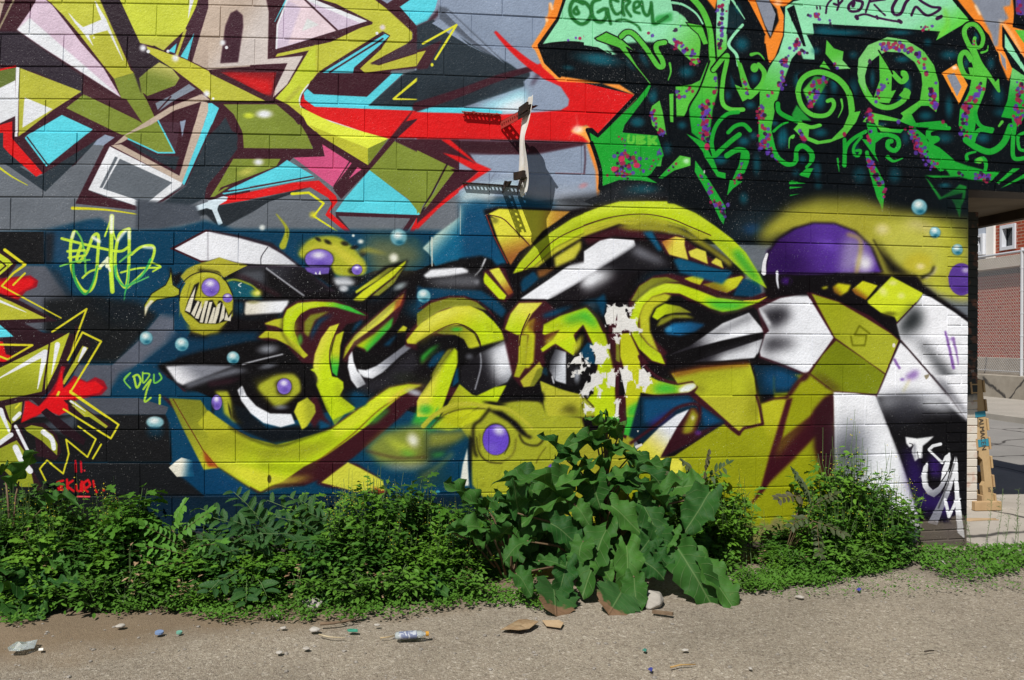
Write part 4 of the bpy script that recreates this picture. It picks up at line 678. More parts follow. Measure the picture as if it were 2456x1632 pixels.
    P(M2,'800,760 830,620 960,480 1200,470 1350,600 1600,520 1700,620 1860,900 1900,1100 1880,1568 1640,1568 1690,1080 1560,720 1480,830 1480,980 1330,1000 1180,1100 980,1290 900,1200',3)
    P(Y1,'825,745 880,600 960,500 1180,495 1080,600 1010,720 980,795 940,800',1.2,g=((222,208,70),900,740,1040,540)); P((196,190,30),'985,790 1040,680 1110,640 1090,760 1110,800 1095,1050 1050,1110 1010,1110 1030,900 1050,800',3); P((176,172,34),'960,800 1040,800 1020,1100 960,1200 910,1190 950,1050',1.5); P((90,40,24),'1040,680 1110,630 1170,700 1120,770 1050,760',8,a=.7); L(M2,10,'1060,600 990,750 960,900')
    P(Y1,'1190,700 1340,620 1590,540 1680,640 1790,860 1850,1050 1870,1380 1660,1380 1700,1080 1640,860 1560,700 1470,800 1500,890 1470,995 1300,880 1180,960 1160,930 1280,840 1340,750 1200,800 1180,790',1.2); P((214,206,40),'1220,800 1340,760 1480,800 1300,880 1200,900',6,a=.6); P(GN,'1350,660 1590,560 1680,660 1700,750 1560,660 1440,690',14,a=.95); P((90,40,24),'1170,820 1335,755 1230,840',4,a=.85); P(BL,'1180,610 1300,560 1480,520 1300,620 1190,640',6); P(BL,'1680,470 1760,410 1780,500 1750,640',5); B((60,66,74),1640,520,80,50,.9,.5); P((190,184,40),'1460,900 1560,790 1540,900 1480,990',6,a=.9)
    P(BL,'1530,960 1600,870 1650,880 1680,1080 1600,1060',3); P((16,46,60),'1160,1150 1200,1100 1240,1120 1230,1190',3); P(K2,'1190,990 1290,900 1480,1010 1640,1100 1620,1290 1500,1350 1330,1300 1240,1200',4); P((206,210,218),'1250,1040 1300,930 1400,960 1400,1260 1300,1230 1240,1130',2,g=((50,50,56),1380,1100,1230,1050)); L(WB,14,'1270,1190 1285,1250',soft=1.5); B((170,176,188),1500,1180,50,110,.95,.8); P((26,24,28),'1410,980 1480,1010 1460,1290 1410,1270',3,a=.7)
    P((190,178,50),'970,1230 1150,1050 1180,1110 1080,1280 1000,1290',1.5); P(Y4,'1060,1280 1130,1120 1185,1100 1170,1180 1100,1280',2); P(Y1,'330,1380 400,1260 520,1360 560,1370 730,1290 840,1270 750,1440 640,1440 420,1568 220,1568',2,g=((160,154,34),700,1350,300,1450)); P(Y3,'1155,1230 1330,1300 1480,1350 1540,1380 1560,1568 1210,1568',2); P(Y3,'640,1450 1000,1410 1180,1440 1220,1568 600,1568',6)
    T(1000,900)
    P(Y3,'400,480 540,330 640,250 800,290 980,240 1140,250 1220,380 1300,370 1540,400 1720,380 1600,240 1560,200 1550,420 1580,520 1480,640 1400,700 1000,1150 620,1150 520,1030 500,620',3); P((190,180,50),'1160,60 1340,140 1540,180 1560,240 1500,370 1230,385',2); P((34,30,14),'1330,340 1440,270 1520,330 1500,370',12,a=.7); P(K2,'600,250 740,280 900,240 1200,240 1190,160 850,200 760,260',4); P(K2,'600,245 760,290 860,280 700,250',3)
    P((60,56,20),'0,820 100,560 480,540 500,640 300,760 100,830',16,a=.5); P(BL,'380,620 500,580 500,640 420,780 380,1040 100,1040 0,1100 0,900 200,820 300,700',10,g=((30,60,60),400,900,50,950)); L((150,146,60),30,'50,960 200,860 330,740',soft=8,a=.5); P((150,146,50),'110,540 500,520 380,620 240,660 110,680',10,a=.8); P(GN,'140,740 270,725 230,760 150,765',8,a=.7); P((226,226,214),'400,1040 430,840 475,680 480,860 490,1040',2)
    P(GN,'10,470 100,480 200,400 280,420 160,510 110,520',10,a=.7); P((204,202,30),'130,500 280,370 450,320 660,330 600,400 400,500 300,520',4,a=.9); L((186,176,50),46,'60,480 160,380 320,290 500,270 640,290 840,320 960,390 1080,500',soft=2,w2=30); L((70,62,20),9,'130,500 250,380 420,320 640,315',soft=1.5); L(K2,24,'680,320 600,420 530,490 540,700 560,760',soft=4)
    P(K2,'650,320 800,340 940,440 1040,560 1090,580 1060,600 980,560 860,440 740,370',5); L(K2,14,'960,560 1010,640 1130,660 1200,590',soft=3); L((120,110,34),16,'590,560 590,720 650,800 780,820 900,740 930,600',soft=3); L(K2,8,'560,580 580,720 660,810 800,830',soft=2,a=.8); L(K2,8,'860,560 870,640 820,740',soft=2,a=.8); P(K2,'490,560 530,600 500,1040 480,700',3,a=.8)
    B((20,16,24),740,600,140,165,.2); B((104,72,196),738,605,128,150,.1); B((210,206,226),770,520,90,70,.95,.95,20); B((120,96,200),700,680,90,70,.9,.6); L((90,80,24),8,'1210,680 1150,760 1120,830',soft=2); L((90,80,24),6,'800,860 750,980',soft=3,a=.6); P((104,72,196),'1230,860 1260,830 1300,900 1240,900',2)
    P(K2,'620,1040 640,1000 600,1060',4,a=.6); P(M2,'1590,230 1720,330 1860,480 1900,560 1960,600 2000,500 2000,210 1870,210',2); P(Y1,'1640,180 1870,200 1900,420 1850,560 1800,480 1700,330 1600,230',2,g=(GN,1750,250,1850,480)); P(Y1,'1965,200 2095,200 2110,520 2040,580 1940,560 1970,400',2,g=(GN,2030,230,2030,450)); P(M2,'1870,190 1960,190 1970,430 1900,300',1)
    # right-hand half
    T(1400,600)
    P(Y1,'110,790 200,780 260,1060 300,1400 300,1568 100,1568 90,1300 140,1080',2); P(M2,'240,620 440,640 460,800 530,960 620,1080 400,1100 330,1120 330,1568 300,1568 290,1200 220,860',3); P((196,192,30),'340,790 430,780 520,980 530,1100 560,1160 700,1230 880,1270 1040,1230 1075,1290 980,1340 700,1370 530,1340 530,1568 400,1568 380,1120 340,1000',2); P(Y4,'300,860 330,850 340,1060 300,1040',2)
    P(GN,'660,1270 780,1240 900,1290 880,1350 720,1360 640,1320',14,a=.95); P((226,232,232),'890,1310 960,1260 1040,1245 1065,1285 990,1335 900,1345',4); L(M2,30,'520,1000 570,1090 700,1200 860,1250 1030,1235 1075,1290 1000,1350',soft=2); P(GN,'410,1480 520,1420 530,1568 400,1568',8,a=.9)
    P(K2,'620,560 760,400 1050,480 1300,590 1600,600 1300,780 900,950 700,880',5); P(M2,'420,480 520,330 660,240 820,220 960,260 1100,320 1300,420 1500,450 1700,400 1760,460 1640,560 1450,590 1300,610 1100,560 900,430 700,430 600,520 560,640 620,800 780,960 770,1090 600,1040 440,800',3)
    P(Y4,'440,480 520,340 640,265 780,255 900,300 760,310 600,390 520,490',2); P(Y1,'430,640 480,490 620,370 760,312 900,320 1050,370 1250,450 1500,482 1640,470 1720,440 1640,495 1450,560 1300,585 1180,550 1050,480 900,410 760,402 640,440 560,520 520,620 505,700 525,800 600,890 720,975 765,1078 640,1040 520,930 450,800',1.2); P(GN,'1120,470 1300,470 1600,500 1420,570 1250,570',10,a=.9); L((222,190,60),8,'1500,480 1640,470 1720,440')
    P((190,184,40),'520,620 560,520 640,440 760,410 820,430 780,480 660,550 620,640 620,760 700,960 600,880 530,790',3); P(K2,'640,760 620,640 680,540 760,500 900,480 1060,490 1200,570 1300,590 1000,600',6); P(Y1,'640,630 680,550 760,505 900,530 1010,590 860,590 760,610 690,660',2,g=(Y4,700,560,950,600)); P(Y4,'680,720 720,650 820,610 960,610 1040,640 850,640 740,700',3)
    P((20,100,150),'750,755 830,690 1000,675 1140,700 1040,770 900,805 780,790',4,g=((16,64,100),820,740,1100,720)); B((80,160,200),800,740,60,40,.95,.6)
    P(M2,'920,260 1020,225 1130,220 1500,220 1520,260 1440,370 1340,420 1180,380 1080,340',3); P((196,190,34),'940,270 1020,245 1110,238 1130,270 1090,330 1000,300',1.5); P((196,190,34),'1110,325 1250,295 1480,242 1500,258 1440,350 1340,405 1220,370',1.5,g=((130,110,24),1350,300,1280,390)); P(BL,'1440,350 1500,270 1640,300 1670,400 1580,440 1400,430',3); P(BL,'1160,210 1400,140 1440,150 1350,230 1200,240',5)
    P(K2,'740,1010 1000,820 1300,640 1600,540 1720,760 1680,960 1620,1040 1000,1070',3); P(WB,'770,1000 1000,900 1300,690 1550,590 1700,770 1560,795 1300,850 1000,930',2,g=((40,38,44),1250,740,960,870)); P((60,60,66),'1150,790 1400,680 1560,600 1600,640 1400,730 1250,800',12,a=.7); P((210,212,218),'1020,1055 1300,960 1680,835 1640,960 1600,1015 1300,1040',2,g=((40,38,44),1350,1010,1150,960)); P((40,38,44),'1100,1000 1400,900 1670,830 1500,920 1200,1010',10,a=.8)
    P(M2,'1620,530 1850,430 2100,390 2170,480 2380,820 2140,1150 2090,1185 1880,1110 1640,1010 1690,800',2); P(WB,'1640,550 1850,450 2090,408 2140,470 2345,820 2130,1140 2080,1160 1900,1085 1660,1000 1650,960 1700,800 1740,760',2); P((24,22,28),'1640,560 1870,520 1960,600 1850,720 1760,750 1680,640',20,a=.95); P((226,228,234),'1640,550 1700,600 1760,700 1740,720 1660,610',4,a=.8); P((34,32,38),'1690,820 1850,815 2020,870 1920,920 1680,980',20,a=.9); P((40,38,44),'1640,1000 1720,1020 1900,1085 2060,1150 1800,1090',12,a=.7); L(M2,12,'2095,400 2160,500 2352,810',sm=0)
    P((180,178,38),'820,1160 1100,1110 1560,1065 1600,1200 1640,1568 1260,1568 1040,1345 1075,1290 1020,1230 880,1255',1.5); P((120,60,24),'800,1150 1100,1090 1550,1050 1560,1090 1100,1140 860,1200',8,a=.8); P((110,104,24),'1050,1290 1130,1260 1130,1340 1060,1340',10,a=.6); P((140,130,24),'1540,1350 1620,1300 1640,1568 1500,1568',14,a=.6)
    P(BD,'1590,1080 1800,1090 2080,1180 1960,1260 1900,1360 1650,1360',3); P((12,62,98),'1680,1130 1850,1120 2030,1200 1900,1340 1700,1310',16); P(M2,'540,1370 1000,1340 1300,1568 540,1568',3); P(BL,'560,1400 980,1370 1090,1470 1250,1568 560,1568',5)
    # horned plate at right, teeth bars, blades
    P((14,9,11),'1640,200 1980,210 2352,200 2352,420 2000,420 1720,460',5); P(PD,'1720,0 2352,-150 2352,220 2000,260 1850,210 1700,220',4,g=((98,60,170),1900,0,2300,50)); 
    T(1400,300)
    P((30,50,60),'1300,980 1500,830 1800,780 1700,1100 1400,1080',30,a=.6); B((20,60,100),1580,980,140,90,.95,.7)
    P((140,132,44),'1620,1060 1760,900 1950,760 2200,690 2600,700 2900,800 3300,860 3600,900 3620,1500 2900,1500 2600,1200 2352,960 2100,930 1900,1000 1720,1120',20); P((166,154,50),'1680,1020 1900,860 2100,800 2352,800 2900,900 3300,900 3550,1060 3580,1480 2900,1480 2650,1200 2352,960',14)
    P((22,14,24),'1690,1400 1720,1200 1800,1080 1960,970 2150,915 2352,920 2560,1000 2720,1150 2820,1390',4); P((48,20,82),'1710,1395 1740,1200 1830,1080 1990,980 2160,930 2352,935 2540,1010 2690,1150 2790,1385',3,g=((80,46,142),1850,1350,2350,1120)); B((40,14,74),1900,1300,260,170,.95,.85); B((104,70,172),2300,1130,170,80,.95,.7,20); P((176,170,190),'2450,1050 2600,1080 2700,1180 2560,1380 2400,1390 2420,1200',18,a=.6); B((224,222,226),2640,1300,130,140,.95,.95); L((190,174,60),30,'2480,1030 2600,1100 2560,1390',soft=6,a=.7)
    L((226,226,230),22,'1720,1215 1695,1300 1690,1395',w2=44,sm=1); L((210,212,220),22,'1815,1380 1815,1460 1832,1560',w2=12); L((60,58,66),14,'1935,1460 1940,1510',soft=2)
    # upper arch
    T(1000,300)
    P((13,9,11),'620,800 760,770 1440,800 1900,720 2352,680 2352,1100 1400,1330 900,1400 840,1300 740,1100',4); P((226,212,62),'670,840 770,790 1440,815 1300,920 1180,1000 1060,1140 1000,1060',1.5,g=((180,130,50),1100,850,1350,880)); P((222,208,64),'690,870 800,900 1060,1130 960,1200 880,1320 850,1270 760,1080',2,g=((150,90,40),850,1000,930,1260)); B((70,64,26),730,900,60,50,.95,.6); L(M2,9,'660,845 800,880 900,970 1060,1135',sm=1); L((120,40,30),10,'650,850 720,1040 850,1300',sm=0)
    P((120,60,30),'1000,1080 1100,1080 1060,1140',8,a=.5)
    P((190,202,28),'900,1400 960,1300 1100,1140 1260,1010 1460,880 1700,780 1900,722 2352,720 2352,900 1900,900 1600,1000 1300,1150 1100,1330 1000,1370',1.5); P(K2,'1150,1340 1300,1200 1550,1080 1560,1080 1300,1320 1200,1400',6); P((190,180,46),'1010,1350 1100,1330 1300,1150 1600,1000 1900,905 2352,900 2352,1000 2100,985 1900,930 1550,1060 1300,1210 1130,1340',3); L(M2,9,'1000,1370 1100,1270 1300,1080 1600,940 1900,860 2100,840 2352,855'); P((204,190,60),'1290,1250 1540,1090 1540,1160 1480,1260 1300,1340',4); P(M2,'1560,1060 1800,980 1950,950 2100,990 2352,1000 2352,1100 1850,1050 1600,1130',6)
    P(BL,'970,1500 1000,1440 1100,1380 1140,1440 1000,1568',4); P((190,120,50),'1130,1370 1300,1340 1200,1420 1140,1440',5,a=.6)
    T(1400,300)
    P((12,9,12),'700,1000 1100,1080 1420,1300 1560,1400 1400,1420 800,1330 560,1050',4); P((190,202,28),'0,830 300,735 600,720 850,745 1050,830 1230,950 1400,1080 1520,1200 1620,1360 1720,1540 1560,1440 1400,1290 1200,1090 950,960 700,880 500,850 250,880 0,940',1.5); P((190,180,46),'0,960 300,880 560,850 800,910 1000,980 1200,1050 1100,1090 950,980 700,920 400,905 150,960 0,1040',3); L(M2,9,'0,945 250,870 550,840 800,880 1000,960 1190,1040'); P((140,130,36),'300,960 600,910 850,950 1100,1080 1390,1290 1380,1340 1200,1200 950,1050 700,1000 420,990',6)
    P(GN,'1390,1190 1460,1170 1600,1370 1700,1520 1560,1430 1440,1280',10,a=.95); P((12,78,110),'840,1270 900,1250 1180,1330 1400,1380 1300,1500 900,1390',5); P((12,78,110),'550,1010 640,1000 740,1180 700,1190 620,1080',5); 
    P(WB,'0,1190 150,1090 250,1065 470,1085 490,1140 350,1240 100,1380 0,1420',2); P((24,22,26),'110,1370 480,1140 480,1100 600,1200 850,1320 600,1370 200,1400',6); P((140,142,152),'430,1170 520,1150 780,1290 700,1300 500,1230',14,a=.8); P(WB,'0,1400 120,1360 300,1390 150,1500 0,1568',16,a=.9)
    P(M2,'660,1020 900,1040 1330,1350 1300,1360 1180,1330 980,1270 770,1220',3); P((224,204,74),'730,1100 860,1050 950,1070 945,1130 980,1270 800,1220',2,g=((180,120,50),850,1160,740,1110)); P((220,204,70),'980,1190 1060,1160 1145,1190 1165,1310 1000,1240',2); P((216,198,66),'1195,1290 1240,1250 1290,1280 1310,1350 1200,1300',2)
    # fish at far right
    T(1856,300)
    P((188,180,76),'940,1040 1100,920 1300,880 1500,960 1600,1100 1640,1350 1500,1440 1250,1430 1080,1330 1020,1200',24,a=.8); B((220,214,190),1010,980,110,90,.95,.5); P((200,200,196),'1200,950 1320,900 1480,960 1580,1050 1500,1020 1350,960',16,a=.6); P(K2,'940,1060 1040,1200 1150,1320 1350,1400 1200,1420 1080,1400 1030,1280',12); L(K2,12,'930,1080 1000,1200 1080,1310',soft=3,a=.8); P((186,168,50),'1190,1330 1250,1230 1360,1190 1470,1230 1500,1330 1420,1390 1280,1390',10); B((220,210,170),1370,1330,70,50,.95,.7); L(K2,30,'1500,1340 1470,1400 1380,1440',soft=5); L((230,228,220),14,'1520,1340 1490,1400 1420,1440',soft=4,a=.8)
    P((186,180,58),'1600,900 1835,900 1835,1568 1450,1568 1520,1350',16,a=.5); B((20,16,30),1755,1380,140,100,.9,.5); B((86,56,142),1760,1450,130,140,.12); B((214,206,224),1790,1370,60,40,.95,.7); B((60,30,110),1760,1530,110,60,.9,.6); bubble(1360,770,82); bubble(1508,1008,58); bubble(1718,1170,58); P((150,140,60),'1780,1130 1835,1120 1835,1210 1790,1190',6,a=.4)
    P((12,24,28),'1500,560 1835,580 1835,1080 1740,900 1600,800 1540,700',34,a=.75); P((30,34,26),'1640,900 1835,880 1835,1120 1700,1000',24,a=.5)
    T(1856,600)
    P((13,9,12),'0,420 100,230 400,230 860,230 1340,240 1400,330 1835,640 1835,800 1400,560 1000,520 640,520 350,430',4); B((60,20,110),110,290,80,60,.9,.8); L((210,212,220),20,'30,220 25,290 40,360',w2=8,soft=1.2); L((20,14,24),24,'150,280 140,340',soft=2)
    P((200,192,52),'1440,280 1560,300 1640,340 1835,400 1835,480 1700,470 1560,420',14,a=.85); B((20,16,30),1750,280,140,160,.5,.5); B((86,56,142),1755,275,128,160,.1); B((214,206,224),1795,190,60,40,.95,.7); B((64,34,116),1760,370,100,60,.9,.6)
    P((188,180,26),'440,355 500,340 500,360 460,370',3); P((196,186,24),'545,350 600,312 720,330 690,390 620,435 560,400',3,g=((110,70,20),640,360,570,420)); P((200,194,30),'725,375 830,290 970,335 860,470 760,420',2,g=((120,70,24),830,360,780,430)); P((204,208,40),'875,480 1100,250 1400,410 1330,500 1160,690 1130,630 1000,590 880,500',2); B((230,226,190),1020,390,60,80,.95,.5,-40); B((230,226,200),1110,310,70,40,.95,.5); B((230,226,190),1190,430,60,50,.95,.5); B((70,64,16),1080,600,110,40,.9,.7); L(M2,14,'1150,690 1330,500',sm=0)
    P(M2,'300,400 350,400 600,480 900,620 1130,800 1180,850 960,1390 550,1340 300,1170 560,830',2); P(Y3,'350,412 600,490 860,640 1100,790 1170,855 1050,1165 870,1040 570,825 450,600',1.5,g=((150,150,24),900,800,480,500)); P((122,128,18),'580,850 870,1045 1045,1175 960,1355 560,1325 340,1160 450,990',1.5); P((70,50,20),'340,1150 560,1330 650,1330 480,1200',12,a=.8); L((112,110,14),18,'895,785 800,712 755,798 868,802 850,898 735,898 718,812',sm=0,soft=1.2); L(M2,12,'1175,850 1045,1170 960,1380',sm=0); B((220,214,206),1122,895,18,26,.4)
    P((232,233,238),'1400,415 1480,450 1700,590 1835,690 1835,1568 1800,1568 1380,1060 1190,850 1150,700 1340,500',2); P((30,34,36),'1180,680 1300,520 1390,560 1400,700 1300,780 1160,800',20,a=.95); P((30,32,36),'1170,810 1300,820 1440,980 1580,1200 1720,1380 1820,1540 1820,1380 1600,1080 1420,880 1250,800',18,a=.95); P((120,124,132),'1200,800 1450,900 1640,1060 1560,1000 1300,780',26,a=.6); P((232,233,238),'1185,870 1260,940 1370,1065 1600,1330 1800,1568 1050,1568 960,1390 1080,1110',2); L((50,30,34),10,'1190,850 1370,1060 1600,1330 1800,1568',sm=0,soft=2); P((70,72,80),'1000,1400 1200,1390 1560,1440 1750,1568 1020,1568',30,a=.95)
    L((112,66,150),20,'1610,770 1650,950 1685,1110',soft=1.5,w2=28,a=.85); L((112,66,150),30,'1680,830 1710,960 1730,1080',soft=2,w2=8,a=.7); L((150,110,180),10,'1640,840 1690,840',soft=3); L((110,64,150),24,'1130,1030 1175,1110',soft=2,a=.8); P((130,90,170),'1230,1180 1310,1130 1360,1140 1340,1200 1250,1230',7,a=.8); B((126,90,170),1200,1215,36,26,.9,.8); P((146,136,112),'1405,1180 1455,1165 1450,1195 1425,1220',1); L((200,190,110),20,'1270,1220 1210,1330',soft=5,a=.5)
    P(WB,'560,1340 950,1370 1030,1568 570,1568',1.5); P((150,150,18),'0,1190 330,1170 480,1290 390,1400 200,1568 0,1568',4); P((40,18,24),'480,1280 560,1340 570,1568 300,1568 420,1380',4); P((202,188,30),'0,1420 60,1400 125,1410 90,1568 0,1568',2); P(BD,'0,1100 100,1120 230,1200 150,1340 0,1350',4); P((12,64,100),'0,1120 100,1140 230,1210 150,1310 0,1310',8); L(M2,60,'300,1180 200,1290 130,1420 90,1568',soft=4)
    T(1400,900)
    P((150,148,20),'450,700 750,780 850,760 1300,460 1680,470 1920,200 2352,200 2352,1568 300,1568',2); P((180,172,44),'1050,220 1090,200 1640,200 1680,460 1450,530 1390,480',2); P((150,144,24),'1500,330 1600,220 1660,460 1500,470',14,a=.7); L((206,200,30),16,'1640,290 1650,440',sm=0); P((186,178,34),'1660,270 1780,225 1915,235 1830,560 1760,700 1680,470',3,g=((150,146,20),1800,350,1760,650)); L(M2,40,'1040,190 1200,330 1390,500 1455,550',sm=0,soft=2); L(M2,26,'1455,550 1500,500 1680,460 1650,300 1620,190',sm=0,soft=2); P(M2,'1650,270 1760,215 1920,195 1940,220 1780,230',3)
    P((150,148,18),'1930,220 2040,60 2160,60 2352,160 2352,200 2160,330 1900,580 1850,620',4); P((64,18,28),'1900,230 1960,210 1900,420 1860,600 1800,900 1700,1080 1560,1230 1530,1260 1660,1060 1740,760',2.5); P((58,16,26),'2250,230 2352,170 2352,440 2160,590 1980,780 1690,1060 1760,760 1870,590 2130,380',5); P((140,130,20),'1870,600 2130,400 1920,640 1800,790 1820,680',10,a=.5); P((46,16,22),'2352,380 2352,1000 2240,800 2200,600',14)
    P((32,14,22),'2180,520 2352,480 2352,1000 2250,960 2210,760',26,a=.8)
    P(BD,'520,200 1000,200 1100,300 1330,440 1280,480 1010,620 1000,640 720,780 520,620 420,580',3); P((12,66,104),'560,230 980,215 1090,300 1300,440 1130,480 1090,300 1060,270 860,320 700,440 560,450',6); P((70,24,110),'600,470 760,370 860,330 800,400 660,490',12,a=.9); L(M2,30,'440,640 700,450 870,310 1060,275 1085,400 1010,600',soft=2.5); P(WB,'460,740 700,500 870,370 990,320 880,490 720,780',2,g=((230,212,70),800,500,600,740)); P((232,214,74),'460,720 720,770 950,800 900,1000 700,1000 540,860',4); P(M2,'720,775 880,480 1000,310 1060,310 1090,400 1010,620 860,700',2); P((150,140,30),'940,480 1020,310 1075,380 1020,530 920,580',6); B((210,206,170),1020,400,30,40,.95,.8); P((50,16,26),'720,780 860,540 1000,560 1320,440 1010,640',4); B((90,40,120),1070,540,50,40,.9,.8)
    # right bottom panel
    T(1856,900)
    P((48,16,24),'370,330 480,200 560,170 560,900 480,1000 380,700',8); P((232,233,238),'556,160 760,170 955,205 1010,340 1170,720 1260,1000 1390,1400 1340,1568 600,1568 570,1000 565,500',2); P((110,112,122),'580,480 700,420 860,480 900,760 700,760',36,a=.85); P((44,46,56),'560,620 760,580 800,900 600,1000',36,a=.95); P((120,124,132),'680,760 880,740 860,960 700,1000',30,a=.6); L((200,202,206),8,'865,290 860,560',a=.6)
    P((14,13,16),'960,200 1200,190 1560,230 1810,420 1800,1568 1430,1568 1260,1000 1100,560 1010,330',4); P((180,182,190),'970,190 1480,180 1700,300 1600,330 1200,300 1000,330',24,a=.9); P((46,46,54),'1100,250 1360,210 1400,440 1080,450',30,a=.8); P((206,208,214),'1380,210 1540,220 1720,330 1560,320 1400,270',14,a=.8); P((232,233,238),'1480,0 1830,0 1820,330 1810,440 1620,170',2); P((70,70,78),'1500,0 1600,60 1800,330 1810,410 1600,170',12,a=.85); L((40,34,40),10,'1480,0 1640,190 1810,430',sm=0,soft=2); L((230,231,236),30,'1620,200 1800,400',soft=8,a=.8,sm=0)
    P((40,20,86),'1230,650 1400,900 1380,1050 1560,1150 1560,1250 1380,1300 1250,990',20,a=.95); P((60,30,120),'1460,740 1560,800 1560,960 1460,940',14,a=.8); P((46,24,98),'1560,1400 1700,1380 1700,1568 1600,1568',14,a=.6); P((50,26,110),'1500,1180 1680,1100 1680,1330 1560,1330',16,a=.7)
    P((40,44,50),'1400,1420 1790,1430 1790,1700 1420,1700',12,a=.8)
    for s in ('1232,580 1340,596 1500,575 1440,630 1395,665 1388,780 1350,780 1320,810 1300,750 1290,690 1320,650 1270,680 1240,640',): P((232,233,236),s,1.5)
    P((90,90,100),'1300,640 1330,650 1330,800 1310,790',4,a=.7); L(K2,6,'1270,640 1300,655 1290,700',soft=1); L(K2,6,'1345,720 1350,775',soft=1)
    W1=(228,229,233)
    L(W1,30,'1562,648 1490,665 1455,700 1578,822',sm=0,soft=1); L(K2,7,'1470,700 1575,800',sm=0,soft=1); P(W1,'1570,830 1600,760 1655,722 1660,790 1630,900 1560,1000 1580,880 1612,800',1)
    P(W1,'1445,810 1400,860 1380,950 1395,1050 1440,1120 1500,1148 1560,1100 1620,1000 1650,880 1600,960 1540,1050 1490,1080 1450,1040 1440,960',1,g=((120,120,132),1480,960,1560,1130)); P(K2,'1452,850 1430,960 1450,1030 1490,1060 1470,960',3,a=.8)
    P(W1,'1700,760 1660,900 1600,1080 1440,1390 1530,1410 1590,1250 1660,1080 1712,900',1,g=((130,130,142),1650,900,1500,1200)); L(K2,8,'1690,830 1640,1000 1540,1250',soft=1.5)
    P(W1,'1712,760 1690,1000 1700,1250 1720,1480 1790,1540 1760,1300 1730,1000 1725,820',1); L(W1,30,'1605,1170 1640,1330 1700,1200',sm=0,soft=1); P(W1,'1690,1170 1755,1155 1730,1210 1690,1215',1)
    # airbrushed depth on the strokes
    T(500,600)
    for c,w,q,so,al in ((K2,16,'700,640 690,760 760,880 860,980',4,.55),(Y4,40,'820,690 815,780 850,880',8,.6),((224,218,110),24,'760,600 840,530 1000,510',8,.5),((224,214,110),30,'1030,1000 1010,1120 1040,1230',8,.45),(Y4,30,'1230,1260 1220,1350 1330,1470',9,.5),(K2,12,'1000,1250 1050,1370 1130,1520',4,.6),(K2,14,'1270,1030 1300,920 1400,790 1560,670 1850,400',4,.6),((226,214,120),30,'1340,900 1500,720 1700,560',9,.45),(Y4,26,'1420,880 1580,780 1700,680',7,.5),((226,220,120),50,'1930,830 2080,690 2300,590',14,.4),(Y4,36,'2000,870 2120,770 2300,690',12,.5)): L(c,w,q,soft=so,a=al)
    T(500,900)
    for c,w,q,so,al in (((96,96,20),60,'0,640 260,620 480,720 900,700 1200,560',20,.45),((222,214,60),60,'60,720 300,900 500,1010 700,960',18,.5),((90,86,20),34,'480,840 760,880 1000,850',10,.4),(K2,12,'100,870 330,1020 490,1105 620,1040 900,1030',3,.7),((222,216,80),40,'1200,560 1500,330 1750,160',12,.45),(K2,18,'200,490 400,600 640,665 830,620 1150,500',5,.8)): L(c,w,q,soft=so,a=al)
    T(1000,600)
    for c,w,q,so,al in (((226,220,120),50,'60,720 220,610 420,560 620,640',14,.45),(Y4,40,'660,700 740,800 760,860',12,.4),(K2,16,'820,760 835,860 720,905 605,960',4,.7),((226,216,120),40,'880,700 950,560 1080,520',10,.45),(Y4,36,'1060,820 1050,960 1020,1090',10,.5),(Y4,40,'1700,800 1790,1000 1800,1300',14,.4),(K2,14,'1190,700 1340,615 1590,535 1690,640 1800,860 1860,1060',4,.65),((120,124,24),30,'1230,720 1400,700 1530,650',10,.5),(K2,12,'350,920 200,1140 40,1350',4,.6)): L(c,w,q,soft=so,a=al)
    T(1400,600)
    for c,w,q,so,al in (((220,220,110),36,'470,560 560,430 720,350 900,350',10,.5),(Y4,34,'480,720 560,880 700,1000',10,.5),(K2,12,'430,640 480,485 620,362 760,302 900,310 1060,362 1260,440',4,.6),(K2,14,'1180,560 1300,596 1460,575 1650,505',4,.6),((110,106,24),60,'860,1230 1000,1210 1500,1130',16,.4),((110,106,24),50,'1560,1200 1600,1400 1620,1560',16,.45)): L(c,w,q,soft=so,a=al)
    T(1000,300)
    for c,w,q,so,al in (((110,112,22),40,'1000,1330 1200,1120 1500,960 1900,860 2300,860',12,.4),((222,222,100),36,'1000,1260 1250,1050 1600,850 2000,760',12,.45)): L(c,w,q,soft=so,a=al)
    T(1400,300)
    for c,w,q,so,al in (((222,222,100),40,'100,800 500,740 850,780 1150,920',12,.45),((110,112,22),40,'500,880 900,960 1250,1120',12,.4),((70,110,30),50,'1280,1080 1450,1260 1600,1430',14,.4)): L(c,w,q,soft=so,a=al)
    T(0,900); B((10,44,62),1460,520,120,110,.8,.8); B((120,168,178),1460,440,96,62,.3); B((226,232,230),1450,425,82,50,.9,.95); B((12,60,80),1460,500,90,34,.9,.7); B((8,16,20),1455,585,60,24,.9,.8)
    # paint chips down to the white base coat
    T(1000,600)
